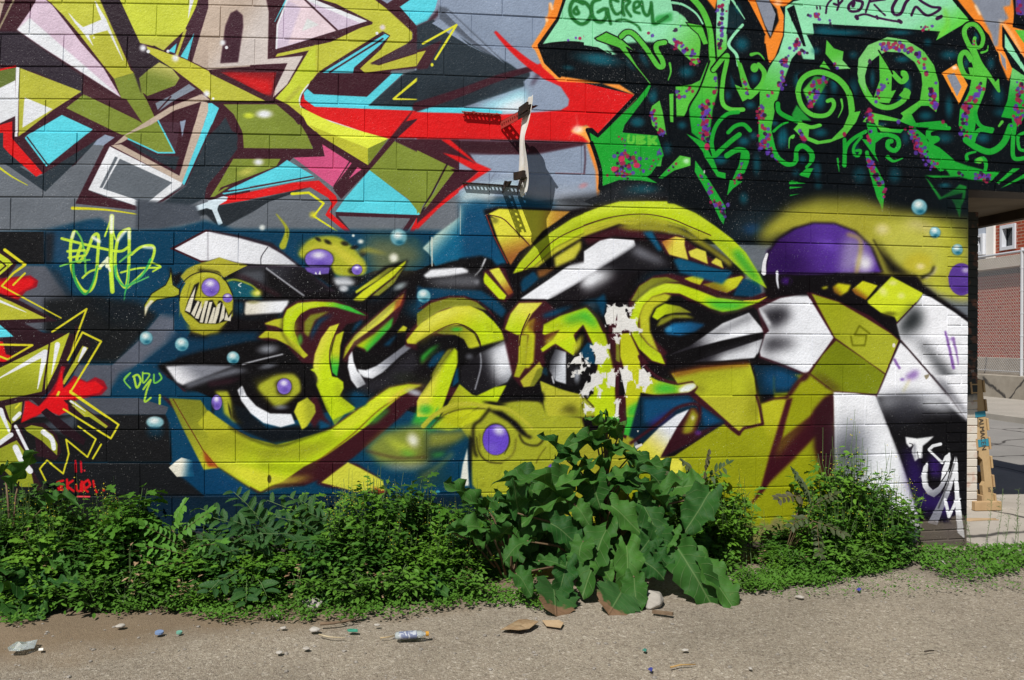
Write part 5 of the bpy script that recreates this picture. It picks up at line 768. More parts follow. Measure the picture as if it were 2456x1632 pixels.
    for s in ('1780,700 1760,620 1800,540 1850,520 1900,540 1950,530 1960,600 1990,650 2060,650 2050,700 2100,760 2010,770 1960,740 1900,780 1860,760 1880,690 1880,600 1860,690 1800,700','1960,540 2040,535 2000,590','1640,920 1680,865 1720,900 1790,905 1770,980 1790,1000 1740,1080 1670,1070 1680,1000 1660,940','1430,1080 1480,1010 1540,990 1560,1080 1500,1060','1590,1040 1620,1080 1600,1070','1630,1240 1640,1170 1700,1150 1755,1180 1740,1260 1690,1270 1640,1310 1600,1360 1550,1370 1540,1340 1580,1260','1785,1160 1840,1130 1870,1180 1860,1290 1790,1270','1905,1130 1960,1110 2020,1150 2030,1230 1980,1220 1960,1360 1930,1230','2085,1130 2130,1110 2180,1180 2190,1250 2140,1320 2130,1280 2080,1280','1840,820 1870,810 1900,840 1880,870','1870,1420 1900,1430 1890,1568 1860,1568','1570,1430 1620,1480 1650,1510 1580,1520','1480,1130 1500,1160 1470,1170','1540,1100 1580,1130 1530,1150','1720,1320 1735,1330 1715,1370'):
        P((222,220,216),s,.6)
        q=pts_of(s)
        for k in range(len(q)*3):
            a=q[PRNG.randrange(len(q))]; _t=_T[:]; T(0,0,1); P((222,220,216),[(a[0]+PRNG.uniform(-7,7),a[1]+PRNG.uniform(-9,9)) for _ in range(4)],.4,a=.9); _T[:]=_t
    T(1000,900); P((222,220,216),'2015,690 2060,660 2110,640 2120,660 2060,690',.6); P((222,220,216),'2065,520 2085,520 2075,540',.5)
# ------------------------------------------------------------------ the mural on the wall plane
mural_upper_left(); mural_upper_right(); mural_lower_left(); mural_creatures()
# the yellows are a lemon-lime paint: pull their red down a little
r_, g_c, b_ = CANVAS[..., 0], CANVAS[..., 1], CANVAS[..., 2]
lime = np.clip((r_ - .3) / .2, 0, 1) * np.clip((g_c / (r_ + .01) - .78) / .12, 0, 1) * np.clip((.55 - b_ / (r_ + .01)) / .2, 0, 1)
CANVAS[..., 0] *= 1 - .035 * lime; CANVAS[..., 1] *= 1 + .012 * lime
WX0, WZ0, WW, WH_, WRES = -.6, -.05, 7.4, 3.95, 380
def flatten_mural():
    nx, nz = int(WW * WRES), int(WH_ * WRES)
    X = WX0 + (np.arange(nx) + .5) / WRES; Z = WZ0 + (np.arange(nz) + .5) / WRES
    XX, ZZ = np.meshgrid(X, Z)
    d = np.stack([XX - CAM[0], np.full_like(XX, -CAM[1]), ZZ - CAM[2]], -1) @ CR
    px = np.clip(PXW / 2 + FPX * d[..., 0] / d[..., 1] - .5, 0, PW - 1.01); py = np.clip(PXH / 2 - FPX * d[..., 2] / d[..., 1] - .5, 0, PH - 1.01)
    x0 = px.astype(int); y0 = py.astype(int); fx = (px - x0)[..., None]; fy = (py - y0)[..., None]
    c = (CANVAS[y0, x0] * (1 - fx) + CANVAS[y0, x0 + 1] * fx) * (1 - fy) + (CANVAS[y0 + 1, x0] * (1 - fx) + CANVAS[y0 + 1, x0 + 1] * fx) * fy
    out = np.ones((nz, nx, 4), np.float32); out[..., :3] = c
    img = bpy.data.images.new('mural_paint', nx, nz, alpha=False)
    img.pixels.foreach_set(out.ravel()); img.update(); img.pack()
    return img
MURAL = flatten_mural()
def mural_material():
    M = Mat('mural_paint', .45, .1); p = M.pos()
    sep = M.node('ShaderNodeSeparateXYZ'); M.l.new(p, sep.inputs[0])
    def lin_map(s, a, k):
        n = M.node('ShaderNodeMath', operation='MULTIPLY_ADD'); M.l.new(s, n.inputs[0]); n.inputs[1].default_value = k; n.inputs[2].default_value = -a * k; return n.outputs[0]
    cmb = M.node('ShaderNodeCombineXYZ'); M.l.new(lin_map(sep.outputs[0], WX0, 1 / WW), cmb.inputs[0]); M.l.new(lin_map(sep.outputs[2], WZ0, 1 / WH_), cmb.inputs[1])
    t = M.node('ShaderNodeTexImage', image=MURAL, extension='EXTEND', interpolation='Linear'); M.l.new(cmb.outputs[0], t.inputs[0])
    wear = M.ramp(M.noise(p, 3.2, 5, .6), [(.3, .84), (.7, 1.06)])
    grain = M.ramp(M.noise(p, 90, 3, .6), [(.3, .88), (.62, 1.03)])
    c = M.mix(1.0, t.outputs[0], wear, 'MULTIPLY'); c = M.mix(.7, c, grain, 'MULTIPLY')
    pits = M.node('ShaderNodeTexVoronoi'); M.l.new(p, pits.inputs[0]); pits.inputs['Scale'].default_value = 75
    pit = M.ramp(pits.outputs['Distance'], [(.04, 0.0), (.13, 1.0)])
    gate = M.ramp(M.noise(p, 9, 2), [(.48, 0.0), (.6, 1.0)])
    pitc = M.mix(gate, (1, 1, 1), pit)
    gz = M.node('ShaderNodeMath', operation='MULTIPLY_ADD'); M.l.new(M.noise(p, 6, 4, .65), gz.inputs[0]); gz.inputs[1].default_value = -.3; M.l.new(sep.outputs[2], gz.inputs[2])
    grime = M.ramp(gz.outputs[0], [(-.0, .6), (.04, 0.0)])                     # splashed dirt along the foot of the wall
    c = M.mix(grime, c, (.16, .13, .1))
    M.color(M.mix(.5, c, pitc, 'MULTIPLY'))
    h1 = M.noise(p, 85, 4, .65); h2 = M.noise(p, 22, 3, .5)
    ad = M.node('ShaderNodeMath', operation='MULTIPLY_ADD'); M.l.new(h2, ad.inputs[0]); ad.inputs[1].default_value = .8; M.l.new(h1, ad.inputs[2])
    ad2 = M.node('ShaderNodeMath', operation='MULTIPLY_ADD'); M.l.new(pitc, ad2.inputs[0]); ad2.inputs[1].default_value = .35; M.l.new(ad.outputs[0], ad2.inputs[2])
    M.bump(ad2.outputs[0], .6, .005)
    rr = M.ramp(M.noise(p, 40, 2), [(.3, .3), (.7, .5)]); M.l.new(rr, M.b.inputs['Roughness'])
    # glossy paint over coarse block grit: tiny facets that catch the sun
    fv = M.node('ShaderNodeTexVoronoi'); M.l.new(p, fv.inputs[0]); fv.inputs['Scale'].default_value = 430
    sb = M.node('ShaderNodeVectorMath', operation='SUBTRACT'); M.l.new(fv.outputs['Color'], sb.inputs[0]); sb.inputs[1].default_value = (.5, .5, .5)
    sc_ = M.node('ShaderNodeVectorMath', operation='SCALE'); M.l.new(sb.outputs[0], sc_.inputs[0]); sc_.inputs['Scale'].default_value = 1.5
    ge = M.node('ShaderNodeNewGeometry'); ad_ = M.node('ShaderNodeVectorMath', operation='ADD'); M.l.new(ge.outputs['Normal'], ad_.inputs[0]); M.l.new(sc_.outputs[0], ad_.inputs[1])
    nm_ = M.node('ShaderNodeVectorMath', operation='NORMALIZE'); M.l.new(ad_.outputs[0], nm_.inputs[0]); M.l.new(nm_.outputs[0], M.b.inputs['Coat Normal'])
    cw = M.ramp(M.noise(p, 1.6, 3), [(.42, .01), (.64, .09)]); M.l.new(cw, M.b.inputs['Coat Weight']); M.b.inputs['Coat Roughness'].default_value = .22
    return M.m
PAINT = mural_material()
EDGE_X = 5.887                                    # true-grid x of the wall's right-hand end
WALL = empty('graffiti_wall', (0, 0, 0), 0, 'concrete block wall covered in colourful spray-painted graffiti murals', 'wall')
wr = random.Random(3)
def piece(name, xa, xb, ia, ib, jx=.0014, jz=.0036):
    # one masonry unit: bevelled face, joints recessed behind it, laid on the measured course grid
    q = [grid(xa, ia), grid(xb, ia), grid(xb, ib), grid(xa, ib)]          # top-left, top-right, bottom-right, bottom-left
    cx = sum(p[0] for p in q) / 4; cz = sum(p[1] for p in q) / 4
    pr = -.001 + wr.uniform(-.0015, .0015); tl = wr.uniform(-.0012, .0012); tz = wr.uniform(-.0016, .0016)
    v = []
    for inset, y, sh in ((0, .012, 0), (0, -.0026, .0), (.0035, -.0060, 1)):
        for k, (px, pz) in enumerate(q):
            sx = 1 if k in (0, 3) else -1; sz = -1 if k < 2 else 1
            yy = y + pr * sh + (tl * (px - cx) / .2 + tz * (pz - cz) / .1) * (y < 0)
            v.append((px + sx * (jx + inset * .7) - cx, yy, pz + sz * (jz + inset) - cz))
    f = []
    for r in (0, 4):
        for k in range(4): f.append((r + k, r + (k + 1) % 4, r + 4 + (k + 1) % 4, r + 4 + k))
    f.append((8, 9, 10, 11))
    o = mesh_obj(name, v, [t[::-1] for t in f], PAINT, WALL); o.location = (cx, 0, cz)
    return o
def true_x(px, i):
    # true-grid x of a photographed head joint at mid-height of course i
    lo, hi = -1.0, 9.0
    for _ in range(40):
        mid = (lo + hi) / 2
        gx, gz = grid(mid, i + .5)
        d = CR.T @ (np.array([gx, 0, gz]) - CAM)
        if PXW / 2 + FPX * d[0] / d[1] < px: lo = mid
        else: hi = mid
    return lo
HEADS = {-3: 190, -2: 340, -1: 152, 0: 224.5, 1: 306, 2: 353, 3: 262.8, 4: 339, 5: 413, 6: 334, 7: 418, 8: 328, 9: 418, 10: 335, 11: 423, 12: 334, 13: 411, 14: 337, 15: 414, 16: 336}
for c, px in HEADS.items():
    off = true_x(px, c)
    k0 = math.floor((-.75 - off) / BLEN)
    end = EDGE_X if c >= 5 else 7.9
    ib = c + 1
    quoin = (.36 if c % 2 == 0 else .17) if c >= 5 else 0
    stop = end - quoin
    if c == 4: stop = true_x(1690, c)
    k = k0
    while True:
        xa, xb = off + k * BLEN, off + (k + 1) * BLEN
        k += 1
        if xa >= stop - .06: break
        if xb > stop - .06: xb = stop
        piece('block', xa, xb, c, ib)
        if xb >= stop: break
    if quoin or c == 4:
        for r in range(3):
            ia_, ib_ = c + r / 3, c + (r + 1) / 3
            x = stop
            seq = (.225, .135, .225) if (r + (c == 4)) % 2 == 0 else (.115, .245, .225)
            j = 0
            while x < end - .02:
                xb = min(x + (.215 if c == 4 else seq[j % 3]), end)
                if end - xb < .05: xb = end
                piece('brick', x, xb, ia_, ib_, .004, .0038); x = xb; j += 1
# the bottom, half-buried course
for k in range(-2, 16):
    piece('block', k * BLEN, min((k + 1) * BLEN, EDGE_X), 17, 17.6) if (k + .5) * BLEN < EDGE_X else None
core = MB()
xe = grid(EDGE_X, 10)[0]
core.box((-1.0, -.0020, -.2), (xe - .004, .24, 2.4365)); core.box((-1.0, -.0020, 2.437), (8.2, .3, 4.4))
tag(core.build('mortar_core', PAINT, WALL), 'painted mortar behind the blocks')
# ------------------------------------------------------------------ ground, pavement, street
def ground_material():
    M = Mat('gravel_ground', .92, .18); p = M.pos()
    sep = M.node('ShaderNodeSeparateXYZ'); M.l.new(p, sep.inputs[0])
    v = M.node('ShaderNodeTexVoronoi'); M.l.new(p, v.inputs[0]); v.inputs['Scale'].default_value = 190
    v2 = M.node('ShaderNodeTexVoronoi'); M.l.new(p, v2.inputs[0]); v2.inputs['Scale'].default_value = 75
    hs = M.node('ShaderNodeSeparateColor'); M.l.new(v.outputs['Color'], hs.inputs[0])
    hs2 = M.node('ShaderNodeSeparateColor'); M.l.new(v2.outputs['Color'], hs2.inputs[0])
    grit = M.ramp(hs.outputs[0], [(.0, (.1, .085, .07)), (.18, (.23, .2, .165)), (.6, (.3, .265, .215)), (.9, (.38, .345, .29)), (1, (.62, .58, .52))])
    pebb = M.ramp(hs2.outputs[0], [(.0, (.12, .1, .08)), (.22, (.25, .21, .17)), (.7, (.3, .265, .215)), (.96, (.38, .345, .29)), (1, (.6, .56, .5))])
    gravel = M.mix(.45, grit, pebb)
    dirt = M.mix(M.noise(p, 60, 4, .7), (.12, .088, .058), (.3, .235, .165))
    # bare brown dirt near the weeds and towards the left, gravelled tar elsewhere
    dx = M.node('ShaderNodeMath', operation='MULTIPLY_ADD'); M.l.new(sep.outputs[0], dx.inputs[0]); dx.inputs[1].default_value = -.32; dx.inputs[2].default_value = 1.4
    dy = M.node('ShaderNodeMath', operation='MULTIPLY_ADD'); M.l.new(sep.outputs[1], dy.inputs[0]); dy.inputs[1].default_value = 1.1; M.l.new(dx.outputs[0], dy.inputs[2])
    nz = M.node('ShaderNodeMath', operation='MULTIPLY_ADD'); M.l.new(M.noise(p, 1.7, 5, .6), nz.inputs[0]); nz.inputs[1].default_value = 1.0; M.l.new(dy.outputs[0], nz.inputs[2])
    fac = M.ramp(nz.outputs[0], [(-.2 + .2, 0.0), (.38, .95)])
    big = M.ramp(M.noise(p, .9, 4, .6), [(.28, .66), (.72, 1.04)])
    M.color(M.mix(1.0, M.mix(1.0, M.mix(fac, gravel, dirt), big, 'MULTIPLY'), (1.04, 1.0, .93), 'MULTIPLY'))
    h = M.node('ShaderNodeMath', operation='MULTIPLY_ADD'); M.l.new(M.noise(p, 34, 4, .6), h.inputs[0]); h.inputs[1].default_value = 1.4
    iv = M.node('ShaderNodeMath', operation='SUBTRACT'); iv.inputs[0].default_value = 1; M.l.new(v.outputs['Distance'], iv.inputs[1]); M.l.new(iv.outputs[0], h.inputs[2])
    M.bump(h.outputs[0], .6, .005)
    return M.m
GROUND = ground_material()
def ground_h(x, y):
    # gentle unevenness of the dirt verge
    return .016 * noise.noise((x * .9, y * .9, 0)) + .010 * noise.noise((x * 3.1, y * 3.1, 2)) + .004 * noise.noise((x * 11, y * 11, 5))
gv, gf = [], []
xs = [-300, -60, -12, -4] + [-1.5 + i * .07 for i in range(129)] + [9, 14, 30, 80, 300]
ys = [-300, -60, -14, -5.6] + [-3.2 + i * .07 for i in range(49)] + [.9, 3, 9, 20, 60, 300]
for y in ys:
    for x in xs:
        e = 1.0 if (-1.4 < x < 7.0 and -3.1 < y < .2) else 0.0
        gv.append((x, y, (ground_h(x, y) - .012) * e - (0 if e else .012)))
nx_ = len(xs)
for j in range(len(ys) - 1):
    for i in range(nx_ - 1): gf.append((j * nx_ + i, j * nx_ + i + 1, (j + 1) * nx_ + i + 1, (j + 1) * nx_ + i))
tag(mesh_obj('ground', gv, gf, GROUND, smooth=True), kind='structure')

def slab_mat(name, a, b, cracks=True, sc=2.2):
    M = Mat(name, .88, .2); p = M.pos()
    base = M.mix(M.ramp(M.noise(p, sc, 5, .65), [(.3, 0.0), (.7, 1.0)]), a, b)
    base = M.mix(.5, base, M.ramp(M.noise(p, 160, 2), [(.3, .7), (.7, 1.15)]), 'MULTIPLY')
    if cracks:
        w_ = M.node('ShaderNodeTexNoise'); M.l.new(p, w_.inputs['Vector']); w_.inputs['Scale'].default_value = 1.3; w_.inputs['Detail'].default_value = 4
        mx = M.node('ShaderNodeMix', data_type='VECTOR'); mx.inputs[0].default_value = .35; M.l.new(p, mx.inputs[4]); M.l.new(w_.outputs['Color'], mx.inputs[5])
        vo = M.node('ShaderNodeTexVoronoi', feature='DISTANCE_TO_EDGE'); M.l.new(mx.outputs[1], vo.inputs[0]); vo.inputs['Scale'].default_value = .55
        base = M.mix(M.ramp(vo.outputs['Distance'], [(.004, 1.0), (.012, 0.0)]), base, (.06, .055, .05))
    M.color(base); M.bump(M.noise(p, 90, 4, .6), .35, .004)
    return M.m
CONC = slab_mat('concrete_paving', (.33, .295, .25), (.43, .39, .335))
ROADM = slab_mat('old_asphalt', (.2, .19, .175), (.27, .255, .235), sc=.8)
CONC2 = slab_mat('far_paving', (.3, .275, .235), (.37, .335, .29), False)
def sheet(name, pts, z, mat, z2=None):
    m = MB(); n = len(pts)
    m.add([(x, y, z) for x, y in pts], [tuple(range(n))])
    return tag(m.build(name, mat), kind='structure')
pv = empty('pavement', (0, 0, 0)); tag(pv, kind='structure')
pr_ = random.Random(5)
def slab(x0, x1, y0, y1, z1, parent, mat, j=.006):
    m = MB(); m.box((x0 + j, y0 + j, -.06), (x1 - j, y1 - j, z1 + pr_.uniform(-.002, .002)), .004); return m.build('paving_slab', mat, parent)
for a in ((5.83, 6.9), (6.9, 8.3)):
    for b in ((-.30, 1.05), (1.05, 2.3), (2.3, 4.2), (4.2, 7.0), (7.0, 11.0)): slab(*a, *b, .012, pv, CONC)
tag(MB().box((8.31, -40, -.07), (12.2, 60, .004)).build('road', ROADM), kind='structure')
tag(MB().box((12.2, -40, -.05), (12.4, 60, .115), .012).build('kerb', CONC2), kind='structure')
fp = empty('footpath', (0, 0, 0)); tag(fp, kind='structure')
for k in range(14): 
    m = MB(); m.box((12.405, 2 + k * 1.5 + .006, -.05), (15.3, 3.5 + k * 1.5 - .006, .11), .004); m.build('paving_slab', CONC2, fp)

# ------------------------------------------------------------------ upper storey that overhangs the side entrance
STEEL = mottled('lintel_steel', (.03, .022, .016), (.055, .04, .028), 6, .6, .3, .3)
SOFF = mottled('soffit_boards', (.16, .13, .095), (.24, .2, .15), 3, .85, .15, .3, 60)
DARKW = mottled('fascia_wood', (.06, .045, .032), (.1, .075, .055), 5, .8, .2, .3)
RENDER_ = mottled('upper_render', (.3, .3, .31), (.38, .38, .39), 3, .9, .2, .3)
OV = empty('overhanging_upper_storey', (6.4, 1.5, 2.41), 0, 'dark soffit and lintel of the upper storey overhanging the entrance', 'overhang')
def part_at(mb, name, mat, parent):
    o = mb.build(name, mat); o.parent = parent; o.matrix_parent_inverse = Matrix.Translation(parent.location).inverted(); return o
part_at(MB().box((xe + .0, .02, 2.402), (6.97, .3, 2.4365), .004), 'lintel', STEEL, OV)
for k in range(7):
    b0 = .302 + k * .62
    part_at(MB().box((xe - .4, b0, 2.437), (6.88, b0 + .612, 2.462), .003), 'soffit_board', SOFF, OV)
part_at(MB().box((6.885, .302, 2.36), (6.965, 4.7, 2.56), .004), 'fascia', DARKW, OV)
part_at(MB().box((-1.0, .31, 2.57), (6.96, 4.7, 4.4)), 'storey_mass', RENDER_, OV)

# brick pier set back under the overhang, white low down and dark above
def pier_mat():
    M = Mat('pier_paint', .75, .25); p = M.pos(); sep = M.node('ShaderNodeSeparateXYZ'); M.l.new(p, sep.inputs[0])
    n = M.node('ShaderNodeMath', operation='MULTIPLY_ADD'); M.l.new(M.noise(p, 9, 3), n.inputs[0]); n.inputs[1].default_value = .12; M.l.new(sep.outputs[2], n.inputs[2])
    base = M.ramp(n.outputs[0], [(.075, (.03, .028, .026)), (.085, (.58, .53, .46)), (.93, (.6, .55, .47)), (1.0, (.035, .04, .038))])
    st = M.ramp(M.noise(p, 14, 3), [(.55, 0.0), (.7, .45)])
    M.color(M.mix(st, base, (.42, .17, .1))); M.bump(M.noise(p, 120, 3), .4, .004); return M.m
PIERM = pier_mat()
PR = empty('brick_pier', (6.4, 1.3, 0), 0, 'painted brick pier set back under the dark soffit', 'pier')
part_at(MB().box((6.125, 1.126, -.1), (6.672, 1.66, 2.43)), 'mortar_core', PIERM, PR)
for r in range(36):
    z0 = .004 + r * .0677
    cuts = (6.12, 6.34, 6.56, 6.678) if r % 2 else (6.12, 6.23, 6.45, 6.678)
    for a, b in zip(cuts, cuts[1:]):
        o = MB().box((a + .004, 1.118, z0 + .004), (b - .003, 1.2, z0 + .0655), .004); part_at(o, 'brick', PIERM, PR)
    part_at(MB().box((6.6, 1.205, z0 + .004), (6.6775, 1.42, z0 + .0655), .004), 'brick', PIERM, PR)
def text_mesh(body, size, mat, parent, M4, name='lettering', depth=.0006):
    cu = bpy.data.curves.new(name, 'FONT'); cu.body = body; cu.size = size; cu.extrude = depth; cu.align_x = 'LEFT'
    to = bpy.data.objects.new('tmp_text', cu); COL.objects.link(to)
    dg = bpy.context.evaluated_depsgraph_get(); me = bpy.data.meshes.new_from_object(to.evaluated_get(dg)); bpy.data.objects.remove(to)
    me.name = name; me.materials.clear(); me.materials.append(mat); me.transform(M4)
    o = bpy.data.objects.new(name, me); COL.objects.link(o); o.parent = parent; o.matrix_parent_inverse = Matrix.Translation(parent.location).inverted(); return o
CHALK = Mat('chalk_mark', .9, .1).color((.35, .35, .34)).m
text_mesh('SR', .03, CHALK, PR, Matrix.Translation((6.61, 1.1165, 1.12)) @ Matrix.Rotation(R(90), 4, 'X'))

# ------------------------------------------------------------------ pallet leaning on the pier
PINE = mottled('pallet_pine', (.4, .27, .13), (.52, .37, .2), 5, .75, .2, .4, 40)
PINE2 = mottled('pallet_pine_worn', (.34, .22, .11), (.48, .33, .18), 6, .8, .2, .4, 40)
BLUE = Mat('teal_tape', .5).color((.03, .22, .3)).m; INK = Mat('black_ink', .7).color((.06, .05, .04)).m
PA = empty('wooden_pallet', (6.785, 1.12, .014), 0, 'pale wooden pallet stencilled ALMACEN leaning against the pier', 'pallet')
lean = math.atan2(.115, 1.0)
PA.rotation_euler = (0, -lean, 0)
def ppart(mb, name, mat): return mb.build(name, mat, PA)
def stringer(y):
    # side profile with two fork notches, x = thickness direction of the pallet
    pf = [(-.045, 0), (.045, 0), (.045, 1.05), (-.045, 1.05), (-.045, .87), (-.02, .84), (-.02, .66), (-.045, .63), (-.045, .42), (-.02, .39), (-.02, .21), (-.045, .18)]
    n = len(pf); m = MB()
    m.add([(x, y, z) for x, z in pf] + [(x, y + .038, z) for x, z in pf], [tuple(range(n)), tuple(range(2 * n - 1, n - 1, -1))] + [(i, n + i, n + (i + 1) % n, (i + 1) % n) for i in range(n)])
    return m
for y in (0, .46, .92): ppart(stringer(y), 'stringer', PINE)
for k in range(7):
    z = .0 + k * .157
    ppart(MB().box((.047, -.012, z), (.063, .97, z + .1), .002), 'deck_board', PINE2 if k % 2 else PINE)
for k in (0, 3, 6):
    z = k * .157
    ppart(MB().box((-.063, -.006, z), (-.047, .97, z + .1), .002), 'deck_board', PINE2)
ppart(MB().box((-.046, -.004, .745), (.047, -.001, .79)), 'paint_band', BLUE); ppart(MB().box((-.046, -.004, .50), (.047, -.001, .56)), 'paint_band', BLUE)
tm = text_mesh('ALMACEN', .058, INK, PA, Matrix.Translation((-.018, -.0045, .735)) @ Matrix.Rotation(R(90), 4, 'X') @ Matrix.Rotation(R(-90), 4, 'Z')); tm.matrix_parent_inverse = Matrix.Identity(4)
t2 = text_mesh('HT', .03, INK, PA, Matrix.Translation((-.0, -.0045, .16)) @ Matrix.Rotation(R(90), 4, 'X') @ Matrix.Rotation(R(-90), 4, 'Z')); t2.matrix_parent_inverse = Matrix.Identity(4)
# broken boards on the pavement beside the pallet
bd = MB().box((6.54, .955, .016), (6.77, 1.0, .088), .003).build('broken_board', PINE2); tag(bd, 'short brown board end standing on edge at the pallet foot', 'board')
sc = empty('cardboard_scrap', on_ground(2333, 1247, .014), 0, 'flat torn cardboard strip lying on the concrete by the wall end', 'cardboard')
pts = [(-.16, -.02), (-.05, -.05), (.1, -.03), (.19, -.035), (.15, -.01), (.2, .01), (.06, .03), (-.1, .035)]
CARD = mottled('cardboard', (.36, .25, .14), (.46, .33, .2), 9, .9, .1, .2)
n = len(pts); mesh_obj('sheet', [(x, y, 0) for x, y in pts] + [(x, y, .006) for x, y in pts], [tuple(range(n))[::-1], tuple(range(n, 2 * n))] + [(i, (i + 1) % n, n + (i + 1) % n, n + i) for i in range(n)], CARD, sc)

# ------------------------------------------------------------------ across the street: low wall, chain-link fence, brick building
OLDC = slab_mat('old_concrete', (.27, .235, .19), (.37, .33, .27), True, 3)
lw = MB().box((15.3, 4, -.05), (15.62, 24, .63), .02).build('low_concrete_wall', OLDC); tag(lw, 'low weathered concrete retaining wall under the chain-link fence', 'wall')
GALV = Mat('galvanised', .45, .5, .3).color((.62, .63, .65)).m
FE = empty('chain_link_fence', (15.36, 12, .63), 0, 'tall grey chain-link fence standing on the low concrete wall', 'fence')
def fpart(mb, name, mat=GALV, smooth=False): return part_at(mb, name, mat, FE)
fpart(MB().tube([(15.36, 6, 3.385), (15.36, 20, 3.385)], .028, 8), 'top_rail'); fpart(MB().tube([(15.36, 6, .72), (15.36, 20, .72)], .006, 5), 'tension_wire')
for y in (8.8, 11.72, 14.6, 17.6): 
    fpart(MB().tube([(15.36, y, .6), (15.36, y, 3.46)], .034, 8), 'post')
    for z in (1.0, 1.5, 2.0, 2.5, 3.0): fpart(MB().tube([(15.36, y, z), (15.36, y, z + .03)], .04, 8), 'tie_band')
mm = MB(); H0, H1, SP = .68, 3.42, .075
yy = 6.0
while yy < 19.5:
    for s in (1, -1):
        a, b = (yy, yy + (H1 - H0)) if s > 0 else (yy + (H1 - H0), yy)
        z0, z1 = H0, H1
        if max(a, b) > 20.0: continue
        d = .0025
        mm.add([(15.36 + s * .003, a - d, z0), (15.36 + s * .003, a + d, z0), (15.36 + s * .003, b + d, z1), (15.36 + s * .003, b - d, z1),
                (15.366 + s * .003, a, z0), (15.366 + s * .003, b, z1)], [(0, 3, 2, 1), (0, 4, 5, 3), (1, 2, 5, 4)])
    yy += SP
o = fpart(mm, 'wire_mesh'); o['kind'] = 'stuff'
BX = 20.0
BR = empty('red_brick_building', (BX, 18, 0), 0, 'red brick building with white pilaster and small grey windows behind the fence', 'building')
def brick_mat():
    M = Mat('red_brick', .85, .2); p = M.pos(); sep = M.node('ShaderNodeSeparateXYZ'); M.l.new(p, sep.inputs[0])
    c = M.node('ShaderNodeCombineXYZ'); M.l.new(sep.outputs[1], c.inputs[0]); M.l.new(sep.outputs[2], c.inputs[1])
    b = M.node('ShaderNodeTexBrick'); M.l.new(c.outputs[0], b.inputs[0]); M.inp(b, Scale=1.0)
    b.inputs['Color1'].default_value = (.34, .062, .03, 1); b.inputs['Color2'].default_value = (.26, .046, .024, 1); b.inputs['Mortar'].default_value = (.36, .24, .17, 1)
    b.inputs['Mortar Size'].default_value = .012; b.inputs['Brick Width'].default_value = .3; b.inputs['Row Height'].default_value = .1
    M.color(b.outputs[0]); M.bump(M.noise(p, 60, 3), .3, .004); return M.m
BRICK = brick_mat()
def bpart(mb, name, mat, par=BR): return part_at(mb, name, mat, par)
BSTONE = mottled('stone_band', (.42, .37, .3), (.52, .47, .4), 2, .9, .15, .3, 40); WHITE = mottled('white_trim', (.72, .7, .66), (.8, .78, .74), 2, .7, .2, .15)
GREYP = mottled('grey_panel', (.36, .4, .46), (.43, .47, .53), 2, .6, .3, .1); GLASS = Mat('dark_glass', .08, .6).color((.02, .024, .028)).m; FRM = Mat('grey_frame', .5, .4).color((.6, .62, .66)).m
bpart(MB().box((BX, 4, .9), (BX + .5, 40, 3.45)), 'lower_wall', BRICK)
bpart(MB().box((BX - .12, 4, -.1), (BX + .5, 40, .9), .01), 'plinth', OLDC)
bpart(MB().box((BX + .1, 4, 3.451), (BX + .5, 40, 3.62)), 'shadow_gap', STEEL)
bpart(MB().box((BX - .25, 4, 3.63), (BX + .5, 40, 3.98), .01), 'stone_ledge', BSTONE)
# upper wall built round its openings
for y0, y1, z0, z1 in ((4, 17.96, 3.985, 8), (18.5, 18.8, 3.985, 8), (17.96, 18.5, 3.985, 4.25), (17.96, 18.5, 4.9, 8)):
    bpart(MB().box((BX, y0, z0), (BX + .3, y1, z1)), 'upper_wall', BRICK)
bpart(MB().box((BX - .06, 18.801, 3.985), (BX + .3, 19.17, 8), .008), 'pilaster', WHITE)
bpart(MB().box((BX + .02, 19.172, 3.985), (BX + .3, 24, 8)), 'grey_bay', GREYP)
def window(y0, y1, z0, z1, x):
    w = bpart(MB().box((x + .12, y0, z0), (x + .14, y1, z1)), 'window', GLASS)
    t = .09
    for b in (((x - .05, y0 - .06, z0 - .06), (x + .1, y0 + t * .5, z1 + .06)), ((x - .05, y1 - t * .5, z0 - .06), (x + .1, y1 + .06, z1 + .06)), ((x - .05, y0 + t * .5, z0 - .06), (x + .1, y1 - t * .5, z0 + t * .5)), ((x - .05, y0 + t * .5, z1 - t * .5), (x + .1, y1 - t * .5, z1 + .06))):
        o = MB().box(*b, .004).build('frame', FRM); o.parent = w; o.matrix_parent_inverse = Matrix.Identity(4)
window(17.962, 18.498, 4.252, 4.898, BX); window(19.25, 19.5, 4.2, 4.75, BX - .1)
for o in list(BR.children):
    pass
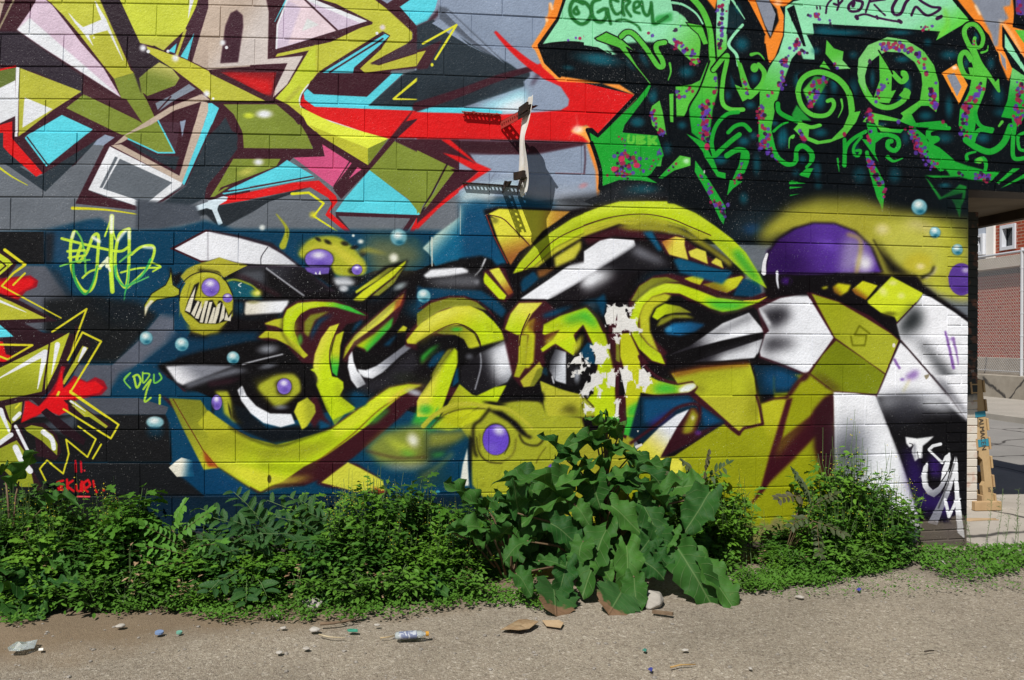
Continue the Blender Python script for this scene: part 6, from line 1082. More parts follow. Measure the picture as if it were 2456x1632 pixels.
# ------------------------------------------------------------------ sign brackets of slotted angle and the torn banner
RUST = mottled('rusty_angle', (.018, .014, .012), (.05, .03, .02), 30, .6, .35, .3, 140, .4)
REDRUST = mottled('red_painted_angle', (.42, .03, .025), (.3, .05, .035), 40, .6, .3, .3, 140)
CRUD = mottled('red_crust', (.3, .06, .05), (.36, .25, .2), 45, .95, .1, .9, 90, 0, .01)
def W(x, y, d=0.0): return on_wall(x, y, -d)
def slotted(a, b, n1, n2, w=.04, t=.004):
    # perforated L profile: every slot is a real hole between two rails and cross bridges
    a, b = Vector(a), Vector(b); m = MB(); d = b - a; L_ = d.length; u = d.normalized()
    for nrm, th in ((Vector(n1), Vector(n2)), (Vector(n2), Vector(n1))):
        nrm = (nrm - u * nrm.dot(u)).normalized()
        def strip(p, q, s0, s1):
            tv = th.normalized() * t
            v = [p + nrm * s0, q + nrm * s0, q + nrm * s1, p + nrm * s1]; v += [x + tv for x in v]
            m.add(v, [(0, 1, 2, 3), (7, 6, 5, 4), (0, 4, 5, 1), (1, 5, 6, 2), (2, 6, 7, 3), (3, 7, 4, 0)])
        strip(a, b, 0, w * .34); strip(a, b, w * .68, w)
        s = 0.0
        while s < L_ - .004:
            strip(a + u * s, a + u * min(s + .011, L_), w * .34, w * .68); s += .024
    return m
UB = empty('upper_sign_bracket', W(1199, 285), 0, 'rusty slotted-angle bracket with red painted arm over the red stripe', 'bracket')
part_at(slotted(W(1112, 272, .0) , W(1200, 278, .0), (0, 0, -1), (0, -1, 0), .045), 'wall_angle', REDRUST, UB)
cr = MB(); cr_r = random.Random(4)
for k in range(60):
    x = cr_r.uniform(1108, 1198); p = W(x, 270 + (x - 1110) * .07, cr_r.uniform(.004, .042)); s = cr_r.uniform(.004, .011)
    cr.add([p + Vector((s * cr_r.uniform(-1.6, 1.6), s * cr_r.uniform(-1, 1), s * cr_r.uniform(-.3, 1.1))) for _ in range(4)], [(0, 1, 2), (0, 2, 3), (0, 3, 1), (1, 3, 2)])
part_at(cr, 'paint_crust', CRUD, UB)
part_at(slotted(W(1200, 292, .01), W(1246, 266, .20), (0, 0, -1), (.5, .4, 0), .05), 'arm', REDRUST, UB)
part_at(slotted(W(1242, 266, .19), W(1271, 250, .325), (0, 0, -1), (.6, .3, 0), .055), 'end_angle', RUST, UB)
part_at(MB().bar(W(1246, 268, .2), W(1266, 254, .3), .012, .05), 'end_plate', RUST, UB)
LB = empty('lower_sign_bracket', W(1208, 450), 0, 'black slotted-angle bracket with a short stub arm below the banner', 'bracket')
part_at(slotted(W(1109, 440), W(1246, 449), (0, 0, -1), (0, -1, 0), .045), 'wall_angle', RUST, LB)
part_at(slotted(W(1205, 447, .01), W(1210, 434, .20), (0, 0, -1), (1, 0, 0), .045), 'stub_arm', RUST, LB)
part_at(slotted(W(1240, 452, .02), W(1248, 424, .31), (0, 0, -1), (1, 0, 0), .04), 'arm', RUST, LB)
part_at(MB().bar(W(1234, 424, .24), W(1258, 418, .31), .02, .045), 'end_plate', RUST, LB)
BAN = Mat('banner_vinyl', .6, .3); BAN.color(BAN.mix(BAN.ramp(BAN.noise(BAN.pos(), 14, 4), [(.4, 0.0), (.75, 1.0)]), (.8, .78, .74), (.68, .62, .5))); BAN = BAN.m
outer = [(1279, 226, .33), (1278, 245, .33), (1274, 268, .33), (1267, 300, .33), (1257, 326, .31), (1259, 350, .32), (1264, 378, .33), (1268, 410, .33), (1269, 440, .33), (1264, 462, .31)]
inner = [(1263, 243, .20), (1258, 262, .14), (1252, 285, .11), (1249, 312, .10), (1247, 340, .10), (1247, 365, .10), (1246, 392, .10), (1244, 418, .10), (1244, 446, .11), (1250, 474, .14)]
bv, bf, NC = [], [], 9
for i, (o_, n_) in enumerate(zip(outer, inner)):
    a, b = W(*n_), W(*o_)
    for j in range(NC):
        t = j / (NC - 1); p = a.lerp(b, t)
        p.x += .012 * math.sin(t * 9 + i * .55) * math.sin(math.pi * min(1, t * 1.2)); p.z += .004 * math.sin(t * 14 + i)
        bv.append(p)
for i in range(len(outer) - 1):
    for j in range(NC - 1): bf.append((i * NC + j, i * NC + j + 1, (i + 1) * NC + j + 1, (i + 1) * NC + j))
ban = mesh_obj('torn_banner', bv, bf, BAN, smooth=True); sm = ban.modifiers.new('thickness', 'SOLIDIFY'); sm.thickness = .0025
ss = ban.modifiers.new('smooth', 'SUBSURF'); ss.levels = 1; ss.render_levels = 2
tag(ban, 'twisted off-white vinyl banner hanging between the two wall brackets', 'banner')
# ------------------------------------------------------------------ plants
def leaf_mat(name, a, b, veins=False, trans=.13, rough=.55):
    M = Mat(name, rough, .16); ob = M.pos(False)
    oi = M.node('ShaderNodeObjectInfo')
    c = M.mix(oi.outputs['Random'], a, b)
    c = M.mix(.6, c, M.ramp(M.noise(M.pos(), 7, 3), [(.3, .72), (.7, 1.22)]), 'MULTIPLY')
    if veins:
        sp = M.node('ShaderNodeSeparateXYZ'); M.l.new(ob, sp.inputs[0])
        ab = M.node('ShaderNodeMath', operation='ABSOLUTE'); M.l.new(sp.outputs[0], ab.inputs[0])
        md = M.node('ShaderNodeMath', operation='MULTIPLY_ADD'); M.l.new(ab.outputs[0], md.inputs[0]); md.inputs[1].default_value = -.85; M.l.new(sp.outputs[1], md.inputs[2])
        ml = M.node('ShaderNodeMath', operation='MULTIPLY'); M.l.new(md.outputs[0], ml.inputs[0]); ml.inputs[1].default_value = 6.5
        fr = M.node('ShaderNodeMath', operation='PINGPONG'); M.l.new(ml.outputs[0], fr.inputs[0]); fr.inputs[1].default_value = .5
        v1 = M.ramp(fr.outputs[0], [(.0, 1.0), (.055, 0.0)]); v0 = M.ramp(ab.outputs[0], [(.006, 1.0), (.018, 0.0)])
        mx = M.node('ShaderNodeMath', operation='MAXIMUM'); M.l.new(v1, mx.inputs[0]); M.l.new(v0, mx.inputs[1])
        c2 = M.mix(mx.outputs[0], c, (.17, .24, .09)); c = M.mix(.38, c, c2)
        sc = M.ramp(M.noise(M.pos(), 26, 4, .7), [(.66, 0.0), (.74, .5)]); c = M.mix(sc, c, (.2, .17, .06))
        M.bump(M.mix(.5, mx.outputs[0], M.noise(ob, 14, 3)), .5, .012)
    M.color(c)
    tr = M.node('ShaderNodeBsdfTranslucent'); M.l.new(M.mix(.5, c, (.16, .34, .02)), tr.inputs[0])
    ms = M.node('ShaderNodeMixShader'); ms.inputs[0].default_value = trans; M.l.new(M.b.outputs[0], ms.inputs[1]); M.l.new(tr.outputs[0], ms.inputs[2]); M.l.new(ms.outputs[0], M.out.inputs[0])
    return M.m
BURD = leaf_mat('burdock_leaf', (.014, .062, .010), (.05, .14, .02), True, .08, .6)
WEED = leaf_mat('weed_leaf', (.052, .145, .013), (.1, .22, .02))
WEEDD = leaf_mat('dark_weed_leaf', (.026, .09, .012), (.05, .13, .016))
ELM = leaf_mat('elm_leaf', (.018, .066, .018), (.034, .1, .022), True, .14, .45)
SUMAC = leaf_mat('pinnate_leaf', (.06, .17, .02), (.085, .21, .025))
REDDISH = leaf_mat('reddish_leaf', (.07, .055, .03), (.05, .085, .03))
COVER = leaf_mat('cover_leaf', (.055, .145, .016), (.085, .19, .022))
BROWNL = mottled('dead_leaf', (.2, .12, .06), (.33, .24, .14), 30, .9, .1, .4, 80)
STEM = mottled('green_stem', (.07, .13, .035), (.11, .16, .06), 20, .7, .2, .2); STEMR = mottled('reddish_stem', (.13, .07, .05), (.16, .12, .06), 20, .7, .2, .2)
FLOW = Mat('yellow_flower', .7).color((.62, .52, .03)).m; CREAM = Mat('cream_bud', .8).color((.5, .48, .36)).m

def broad_leaf_mesh(name, seed, mat, teeth=9, width=.42, cord=.12, wav=.05, nu=13, nv=9, point=1.0, jag=.05):
    r = random.Random(seed); v, f = [], []
    ph = r.uniform(0, 6); bend = r.uniform(.22, .5); twist = r.uniform(-.25, .25)
    edge = {(s, i): 1 + jag * .36 * (1 if i % 2 else -1) * r.uniform(.2, 1.2) + jag * (1.5 * abs(math.sin(i * .8 + ph + s * 1.7)) - .75) + jag * .5 * math.sin(i * .31 + ph * 2 + s) for s in (-1, 1) for i in range(nu)}
    for i in range(nu):
        t = i / (nu - 1)
        base_w = width * 1.62 * ((t + .02) ** .5) * max(0, 1 - t) ** (.62 * point) + .02 * (t < .98)
        for j in range(nv):
            s = j / (nv - 1) * 2 - 1
            k = 1 + (edge[(1 if s > 0 else -1, i)] - 1) * max(0, abs(s) - .45) / .55 if s else 1
            x = s * base_w * k
            y = t - cord * (abs(s) ** 1.4) * (1 - t) ** 2 * 1.6
            z = .42 * abs(x) - bend * t * t + .12 * t + wav * abs(s) ** 1.6 * math.sin(t * 17 + ph + (2.2 if s > 0 else 0)) + wav * .4 * math.sin(t * 6 + ph) + twist * x * t - .02 * math.cos(j * math.pi) * abs(s) * .5
            v.append((x, y, z))
    for i in range(nu - 1):
        for j in range(nv - 1): f.append((i * nv + j, i * nv + j + 1, (i + 1) * nv + j + 1, (i + 1) * nv + j))
    me = bpy.data.meshes.new(name); me.from_pydata(v, [], f); me.materials.append(mat); me.polygons.foreach_set('use_smooth', [True] * len(f)); me.update(); return me
BL_MESH = [broad_leaf_mesh('burdock_leaf', s, BURD, wav=.085 + .025 * (s % 3), width=.37 + .045 * (s % 3), nu=26, nv=11, jag=.14) for s in range(8)]
BURDB = leaf_mat('burdock_leaf_scorched', (.02, .07, .016), (.03, .09, .02), True, .08, .65)
def scorch(mat):
    nt = mat.node_tree; tc = nt.nodes.new('ShaderNodeTexCoord'); sp = nt.nodes.new('ShaderNodeSeparateXYZ'); nt.links.new(tc.outputs['Object'], sp.inputs[0])
    nz = nt.nodes.new('ShaderNodeTexNoise'); nt.links.new(tc.outputs['Object'], nz.inputs['Vector']); nz.inputs['Scale'].default_value = 9
    ad = nt.nodes.new('ShaderNodeMath'); ad.operation = 'MULTIPLY_ADD'; nt.links.new(nz.outputs['Fac'], ad.inputs[0]); ad.inputs[1].default_value = .45; nt.links.new(sp.outputs[1], ad.inputs[2])
    rp = nt.nodes.new('ShaderNodeValToRGB'); rp.color_ramp.elements[0].position = .86; rp.color_ramp.elements[1].position = .95; nt.links.new(ad.outputs[0], rp.inputs[0])
    b = next(n for n in nt.nodes if n.type == 'BSDF_PRINCIPLED'); src = b.inputs['Base Color'].links[0].from_socket
    mx = nt.nodes.new('ShaderNodeMix'); mx.data_type = 'RGBA'; nt.links.new(rp.outputs[0], mx.inputs[0]); nt.links.new(src, mx.inputs[6]); mx.inputs[7].default_value = (.17, .1, .055, 1); nt.links.new(mx.outputs[2], b.inputs['Base Color'])
scorch(BURDB)
BL_BROWN = [broad_leaf_mesh('burdock_leaf', 90 + s, BURDB, wav=.05, width=.42, nu=26, nv=11, jag=.12) for s in range(2)]
ELM_MESH = [broad_leaf_mesh('elm_leaf', 40 + s, ELM, 20, .3, .02, .012, 12, 5, 1.25, .05) for s in range(3)]
pl = random.Random(21)
def frame_from(base, tip, facing, flip=0):
    y = (tip - base); L_ = y.length; y.normalize(); n = Vector(facing); n = (n - y * n.dot(y)).normalized(); x = y.cross(n)
    return Matrix((x, y, n)).transposed().to_4x4(), L_
def place_leaf(meshes, parent, base, tip, wid, name='leaf', facing=(0, -.6, .8), petiole_from=None, mat=None, stemmat=None, pr=.006):
    fc = Vector(facing) + Vector((pl.uniform(-.6, .6), pl.uniform(-.4, .4), pl.uniform(-.35, .35)))
    M4, L_ = frame_from(base, tip, fc)
    me = pl.choice(meshes); o = bpy.data.objects.new(name, me); COL.objects.link(o); o.parent = parent
    k = 1.15 * wid / (.76 * L_) if wid else pl.uniform(.85, 1.1)
    o.matrix_local = Matrix.Translation(base - parent.location) @ M4 @ Matrix.Diagonal((L_ * k, L_, L_, 1))
    if petiole_from is not None:
        p0 = petiole_from - parent.location; p1 = base - parent.location
        mid = (p0 + p1) / 2 + Vector((0, 0, .04)); MB().tube([p0, mid, p1 + (tip - base) * .03], pr, 5, pr * .6).build('petiole', stemmat or STEMR, parent, True)
    return o
# --- great burdock in the middle
def burdock(name, label, base, leaves, zoom, dep, stalk=None, fill=0):
    P0 = empty(name, base, 0, label, 'plant')
    ox, oy, k = zoom
    for (u0, v0, u1, v1, w) in leaves:
        d0 = dep(v0); b = W(ox + u0 / k, oy + v0 / k, d0); d1 = min(1.22, d0 + max(.10, .8 * max(0, v1 - v0) / k / 400))
        t = W(ox + u1 / k, oy + v1 / k, d1)
        if t.z < .02: t = W(ox + u1 / k, oy + v1 / k, d1); t.z = max(t.z, .012)
        if b.z < .05: b.z = .05
        t = b + (t - b) * 1.06
        t.z = max(t.z, .012)
        px_m = 2000 / (5.25 - d0)
        root = Vector((base[0] + (b.x - base[0]) * .25, base[1] + (b.y - base[1]) * .25, max(.02, b.z - .22)))
        place_leaf(BL_BROWN if (u0, v0) in ((480, 768), (205, 735)) else BL_MESH, P0, b, t, w / k / px_m, petiole_from=root, pr=.007, facing=(0, -.3, .95))
    for q in range(fill):
        a = pl.uniform(0, 6.283); rr = pl.uniform(.05, .5); hz = pl.uniform(.1, .62) * (1.2 - rr)
        b = Vector((base[0] + math.cos(a) * rr * 1.15, base[1] - .1 + math.sin(a) * rr * .55, hz)); b.y = pl.uniform(-.5, -.15)
        t = b + Vector((math.cos(a) * .22 + pl.uniform(-.1, .1), -.12 + math.sin(a) * .1, pl.uniform(-.16, .06)))
        place_leaf(BL_MESH, P0, b, t, pl.uniform(.17, .26), petiole_from=Vector((base[0] + (b.x - base[0]) * .2, base[1], .02)), pr=.006)
    if stalk:
        MB().tube([Vector(p) - Vector(base) for p in stalk], .016, 7, .007).build('stalk', STEMR, P0, True)
    return P0
main_leaves = [(430,125,345,62,75),(440,112,492,68,62),(405,170,278,160,80),(268,245,192,125,95),(440,190,565,255,90),(500,235,662,266,52),(250,385,42,252,125),(375,290,372,402,150),(70,455,58,318,85),(270,400,90,446,110),(200,495,325,562,115),
 (440,425,602,540,135),(565,420,662,578,105),(715,335,556,385,70),(832,372,742,508,130),(425,525,315,725,150),(500,585,520,768,115),(555,628,645,690,105),(600,600,692,652,75),(700,580,838,798,165),(790,640,946,824,125),(532,700,540,840,105),(480,768,438,884,180),(205,735,232,866,190),(262,648,235,792,90),(150,640,238,640,50),(330,560,300,640,110),(640,430,560,300,90),(480,330,560,250,100),(300,420,350,480,70),(620,520,560,600,90),(380,640,440,700,90),(690,520,640,600,80),(110,560,20,600,80),(60,690,120,745,70),(420,60,400,40,30),(430,200,330,110,95),(420,230,520,180,85),(400,265,300,250,100),(440,300,540,300,100),(360,330,250,300,115),(450,340,600,330,110),(385,180,400,90,75),(470,150,450,80,65),(330,245,225,225,90)]
bdep = lambda v: .28 + .86 * max(0, min(1, v / 860)) ** 1.1
bb = on_ground(1470, 1400); bb = Vector((bb.x, -.42, 0))
burdock('burdock_plant', 'large burdock with broad wavy dark green leaves beside the purple eye', bb, main_leaves, (1200, 960, 1.659), bdep, [bb, W(1450, 1200, .42), W(1452, 1090, .40), W(1456, 1000, .36)], 26)
side_leaves = [(560,1245,300,1000,270),(880,1240,940,985,190),(960,1250,1050,1010,150),(640,1440,340,1400,230),(720,1560,880,1400,200),(640,1240,700,1110,160),(330,1480,420,1400,150),(1080,1240,960,1300,180),(860,1300,760,1350,170),(500,1500,620,1560,160)]
burdock('burdock_plant', 'burdock with upright cupped leaves growing at the left flank of the larger burdock', Vector((2.62, -.5, 0)), side_leaves, (1000, 900, 3.92), lambda v: .34 + .3 * max(0, (v - 1000) / 560), None, 8)
left_leaves = [(90,200,152,45,110),(20,150,10,95,60),(230,300,345,250,75),(190,480,292,540,80),(228,588,375,622,62),(20,680,232,742,150),(60,770,110,888,165),(255,700,385,682,55),(10,640,80,600,120),(150,640,225,700,70),(150,790,190,860,90)]
burdock('burdock_plant', 'burdock with large drooping leaves sprawling onto the dirt below the red scrawl', Vector((-.05, -.55, 0)), left_leaves, (0, 1060, 2.036), lambda v: .2 + .72 * max(0, min(1, v / 860)))
dock = [(470,560,560,520,60),(560,600,610,690,80),(640,540,700,600,70),(610,760,530,700,110),(760,640,640,600,120),(880,640,820,520,90),(720,760,660,820,90),(1010,640,940,720,110),(1060,560,1010,500,70)]
burdock('dock_plant', 'young dock with pale rounded leaves low in the weeds near the fallen stick', Vector((1.55, -.75, 0)), [(u * 1.0, v * 1.0, a * 1.0, b * 1.0, w) for u, v, a, b, w in [(760,560,900,520,70),(900,640,830,760,100),(1180,560,1320,510,120),(1420,700,1540,740,80),(1240,720,1330,820,100),(1000,820,1120,780,110),(700,660,600,640,70),(760,700,880,680,90),(980,520,940,600,90),(2050,720,2150,640,130),(2160,820,2220,740,110)]], (500, 1232, 3.92), lambda v: .62 + .2 * max(0, min(1, (v - 500) / 320)))

# --- small-leaved weeds
def lobed_leaf(m, base, dirv, nrm, L_, w, lob=True):
    y = dirv.normalized(); n = (nrm - y * nrm.dot(y))
    n = n.normalized() if n.length > 1e-4 else Vector((0, 0, 1)); x = y.cross(n)
    if lob: prof = ((0, .04), (.18, .26), (.3, .12), (.48, .5), (.62, .2), (.78, .26), (1, 0))
    else: prof = ((0, .03), (.25, .3), (.55, .38), (.8, .22), (1, 0))
    v = [base + y * (t * L_) - n * (.22 * t * t * L_) for t, _ in prof]
    k = len(prof)
    Lf = [base + y * ((t + (.07 if lob else 0)) * L_) + x * (s * w) - n * (.22 * t * t * L_ - .12 * s * w) for t, s in prof[1:-1]]
    Rt = [base + y * ((t + (.07 if lob else 0)) * L_) - x * (s * w) - n * (.22 * t * t * L_ - .12 * s * w) for t, s in prof[1:-1]]
    # ribs: v[1..k-2] pair with Lf/Rt
    V = v + Lf + Rt; F = []
    for q in (0, 1):
        o = k + q * (k - 2)
        for i in range(k - 3):
            a = (i + 1, i + 2, o + i + 1, o + i); F.append(a if q else a[::-1])
        t0 = (0, 1, o); t1 = (k - 2, k - 1, o + k - 3); F.append(t0 if q else t0[::-1]); F.append(t1 if q else t1[::-1])
    m.add(V, F)
def weed_proto(seed, h, spread, nstem, per, L_, lob, flowers=0, droop=.5, wisp=False):
    r = random.Random(seed); fo, st, fl = MB(), MB(), MB()
    for s in range(nstem):
        a = r.uniform(0, 2 * math.pi); lean = r.uniform(.1, 1) * spread; hh = h * r.uniform(.6, 1.0) * (1 - .25 * lean / max(spread, .01))
        p0 = Vector((r.uniform(-.04, .04), r.uniform(-.04, .04), 0)); p2 = Vector((math.cos(a) * lean, math.sin(a) * lean * .8, hh)); p1 = Vector((p2.x * .35 + r.uniform(-.02, .02), p2.y * .35, hh * .55))
        path = [p0 * (1 - t) ** 2 + p1 * 2 * t * (1 - t) + p2 * t * t for t in (0, .25, .5, .75, 1)]
        st.tube(path, .0035, 4, .0012)
        for q in range(per):
            t = r.uniform(.45 if wisp else .12, 1.0); p = p0 * (1 - t) ** 2 + p1 * 2 * t * (1 - t) + p2 * t * t
            b = r.uniform(0, 2 * math.pi); up = r.uniform(-.15, .75)
            d = Vector((math.cos(b), math.sin(b), up)); br = r.uniform(.0, .05) * (1.25 - t * .5); p = p + d * br
            n = Vector((r.uniform(-.5, .5), r.uniform(-.7, .2), 1))
            k = r.uniform(.55, 1.15) * (1.12 - .3 * t)
            lobed_leaf(fo, p, d - Vector((0, 0, droop * .4)), n, L_ * k, L_ * k * .62, lob)
        if flowers:
            tip = p2 + Vector((r.uniform(-.02, .02), r.uniform(-.02, .02), r.uniform(.06, .16)))
            st.tube([p2, (p2 + tip) / 2, tip], .0014, 3, .0009)
            for q in range(flowers):
                t = r.uniform(.1, 1); p = p2.lerp(tip, t) + Vector((r.uniform(-.022, .022), r.uniform(-.022, .022), r.uniform(-.01, .01)))
                e = r.uniform(.0022, .0038); fl.add([p + Vector(c) * e for c in ((1, 0, 0), (-1, 0, 0), (0, 1, 0), (0, -1, 0), (0, 0, 1), (0, 0, -1))], [(0, 2, 4), (2, 1, 4), (1, 3, 4), (3, 0, 4), (2, 0, 5), (1, 2, 5), (3, 1, 5), (0, 3, 5)])
    def mk(nm, mb, mat):
        me = bpy.data.meshes.new(nm); me.from_pydata(mb.v, [], mb.f); me.materials.append(mat); me.update(); return me
    return mk, fo, st, fl
def proto(seed, mat, **k):
    mk, fo, st, fl = weed_proto(seed, **k)
    return [('stems', mk('weed_stems', st, STEM)), ('foliage', mk('weed_foliage', fo, mat))] + ([('flowers', mk('weed_flowers', fl, FLOW))] if fl.v else [])
BUSH = [proto(100 + i, WEED if i % 2 else WEEDD, h=.5, spread=.22, nstem=16, per=30, L_=.068 + .012 * (i % 3), lob=True) for i in range(6)]
FINE = [proto(140 + i, WEEDD if i == 0 else WEED, h=.5, spread=.2, nstem=19, per=36, L_=.046, lob=i != 1, flowers=1) for i in range(3)]
WISP = [proto(160 + i, WEED, h=.6, spread=.15, nstem=9, per=26, L_=.048, lob=True, flowers=4, wisp=True) for i in range(4)]
LOW = [proto(180 + i, COVER if i else WEED, h=.15, spread=.17, nstem=12, per=20, L_=.036, lob=False) for i in range(4)]
def plant(name, pr_, loc, sc, rz, label, group):
    P0 = empty(name, loc, rz, label, 'weed', group); P0.scale = (sc, sc, sc) if not isinstance(sc, tuple) else sc
    for nm, me in pr_:
        o = bpy.data.objects.new(nm, me); COL.objects.link(o); o.parent = P0
        if nm != 'stems': o['kind'] = 'stuff'
    return P0
def interp(tbl, x):
    for (a, b), (c, d) in zip(tbl, tbl[1:]):
        if a <= x <= c: return b + (d - b) * (x - a) / (c - a)
    return tbl[0][1] if x < tbl[0][0] else tbl[-1][1]
TOPL = [(-60,1160),(0,1165),(60,1190),(150,1190),(250,1190),(330,1205),(400,1250),(500,1265),(600,1250),(700,1235),(780,1165),(830,1120),(900,1165),(1000,1140),(1060,1200),(1150,1235),(1220,1330),(1300,1400)]
TOPR = [(1590,1260),(1640,1180),(1700,1140),(1750,1160),(1790,1240),(1830,1330),(1880,1300),(1930,1205),(1985,1110),(2050,1075),(2110,1130),(2150,1215),(2180,1290),(2200,1310)]
wp = random.Random(77)
MARKS = [(60, 'under the yellow and red lettering'), (210, 'below the red scrawl'), (330, 'between the red scrawl and white arrow tip'), (430, 'below the white arrow tip'), (540, 'left of the yellow sickle point'), (640, 'under the yellow sickle point'), (740, 'right of the yellow sickle point'), (840, 'in front of the small yellow spike'), (930, 'right of the small yellow spike'), (1030, 'left of the cupped burdock leaves'), (1140, 'against the cupped burdock leaves'), (1250, 'under the purple eye'), (1660, 'right of the large burdock'), (1750, 'beside the maroon blade tip'), (1840, 'in the gap under the maroon blade'), (1910, 'at the foot of the olive corner'), (1990, 'left of the white panel'), (2060, 'in front of the white panel'), (2140, 'right of the white panel'), (2400, 'beside the white lettering')]
def mark(px): return min(MARKS, key=lambda q: abs(q[0] - px))[1]
def bed(tbl, x0, x1, front, step):
    x = x0
    row = 0
    while x < x1:
        for frac, k in ((.12, 1.0), (.42, .86), (.7, .62), (.92, .34)):
            px = x + wp.uniform(-step * .45, step * .45)
            fr = interp(front, px); d = .06 + frac * (fr - .1) + wp.uniform(-.04, .04)
            gx = W(px, 1300, d).x
            top = W(px, interp(tbl, px), d).z
            ht = max(.12, top * k * wp.uniform(.72, 1.42))
            if .42 < (x - 430) / 440 < 1.0 and frac < .6 and 430 < x < 870 and wp.random() < .5: continue
            if frac > .85:
                pr_ = wp.choice(LOW); s = ht / .15 * .9; s = min(max(s, .7), 1.5)
                plant('low_weed', pr_, (gx, -d, -.005), s, wp.uniform(0, 6.28), 'low oval-leaved weed at the front edge ' + mark(px), 'low weeds along the bed edge')
            else:
                pick = wp.random(); fam = FINE if ((820 < px < 1180 or px > 1985) and pick < .55) or pick < .18 else BUSH
                where = {.12: 'tight to the wall ', .42: 'in mid-bed ', .7: 'near the bed front '}[frac] + mark(px); lab = ('bushy fine-leaved weed ' + where, 'fine-leaved weeds against the wall') if fam is FINE else ('bushy lobed-leaf weed ' + where, 'lobed-leaf weeds against the wall')
                s = ht / .46; w_ = min(max(s, .85), 1.2)
                plant('bushy_weed', wp.choice(fam), (gx, -d, -.005), (w_, w_, s), wp.uniform(0, 6.28), *lab)
        x += step
bed(TOPL, -40, 1190, [(-60, .9), (150, .86), (400, .92), (800, .92), (1100, .9), (1250, .85)], 56)
bed(TOPR, 1640, 1770, [(1600, .5), (1800, .52)], 44)
bed(TOPR, 1890, 2160, [(1850, .6), (2000, .62), (2200, .5)], 46)
for px, top, d in ((60,1120,.3),(125,1150,.5),(190,1085,.35),(245,1085,.3),(262,1150,.45),(275,1170,.4),(835,1090,.3),(860,1130,.4),(810,1110,.5),(985,1125,.35),(1005,1150,.3),(1060,1190,.45),(1640,1130,.3),(1770,1100,.25),(1790,1130,.35),(2000,1045,.3),(2045,1060,.25),(2075,1050,.3),(2120,1060,.25),(2150,1110,.3),(2170,1090,.25)):
    gx = W(px, 1300, d).x; h = W(px, top, d).z
    plant('flowering_weed', wp.choice(WISP), (gx, -d, 0), (.8, .8, h / .74), wp.uniform(0, 6.28), 'tall wispy weed with tiny yellow flowers ' + mark(px), 'wispy flowering weeds')
for px, py in ((1740,1420),(1790,1405),(1840,1385),(1870,1370),(1815,1350),(1900,1372),(1960,1385),(2010,1362),(2060,1350),(2110,1335),(1930,1340),(1985,1330),(1860,1335)):
    g_ = on_ground(px, py); plant('low_weed', wp.choice(LOW), (g_.x, g_.y, -.004), wp.uniform(.6, 1.0), wp.uniform(0, 6.28), 'low oval-leaved weed on the gravel edge ' + mark(px), 'low weeds along the bed edge')

DRY = [proto(200 + i, BROWNL, h=.5, spread=.12, nstem=4, per=7, L_=.05, lob=True) for i in range(2)]
for px, top, d in ((120,1230,.7),(310,1260,.8),(450,1330,.85),(720,1330,.8),(900,1290,.75),(930,1370,.85),(1120,1340,.75),(1830,1310,.35),(1930,1300,.5),(2130,1270,.4),(2190,1290,.3)):
    gx = W(px, 1300, d).x; h = W(px, top, d).z
    plant('dry_weed', wp.choice(DRY), (gx, -d, 0), (.8, .8, max(.2, h / .55)), wp.uniform(0, 6.28), 'withered brown weed stalk with curled dead leaves ' + mark(px), 'withered weed stalks')
# --- elm saplings with picked-out leaves
def elm(base, tips, n, label):
    P0 = empty('elm_sapling', base, 0, label, 'sapling', 'elm saplings in the weed bed')
    for (px, py, d) in tips:
        tip = W(px, py, d); path = [Vector((0, 0, 0)), (tip - base) * .45 + Vector((0, 0, .10)), tip - base]
        MB().tube([path[0], path[0].lerp(path[1], .5) + Vector((0, 0, .02)), path[1], path[1].lerp(path[2], .5) + Vector((0, 0, .015)), path[2]], .0035, 5, .0014).build('branch', STEM, P0, True)
        for k in range(n):
            t = .3 + .7 * (k + 1) / n; q = path[0] * (1 - t) ** 2 + path[1] * 2 * t * (1 - t) + path[2] * t * t + base
            sd = 1 if k % 2 else -1; ax = (tip - base).normalized(); lat = ax.cross(Vector((0, -.5, 1))).normalized() * sd
            L_ = pl.uniform(.07, .105) * (1.0 if t < .9 else .7); dv = (lat * .9 + ax * .55 + Vector((0, -.25, pl.uniform(-.3, .15)))).normalized()
            place_leaf(ELM_MESH, P0, q + lat * .006, q + dv * L_, L_ * pl.uniform(.55, .68), facing=(pl.uniform(-.3, .3), -.55, .9))
elm(Vector((1.35, -.42, 0)), [(505,1240,.5),(560,1180,.35),(520,1330,.7),(470,1295,.6),(600,1300,.72),(640,1370,.82),(480,1220,.4),(560,1250,.6),(540,1390,.85),(600,1220,.45)], 13, 'elm sapling with dark toothed oval leaves right of the white arrow tip')
elm(Vector((1.75, -.36, 0)), [(690,1190,.35),(740,1230,.5),(640,1200,.4),(760,1320,.65),(620,1280,.62),(700,1300,.68),(790,1250,.5),(660,1240,.5),(720,1200,.35),(740,1370,.75)], 13, 'elm sapling with dark toothed oval leaves under the long yellow sickle shape')
elm(Vector((1.2, -.7, 0)), [(590,1445,.98),(500,1420,.95),(640,1430,.95)], 6, 'small low elm shoot with drooping leaves at the dirt edge')

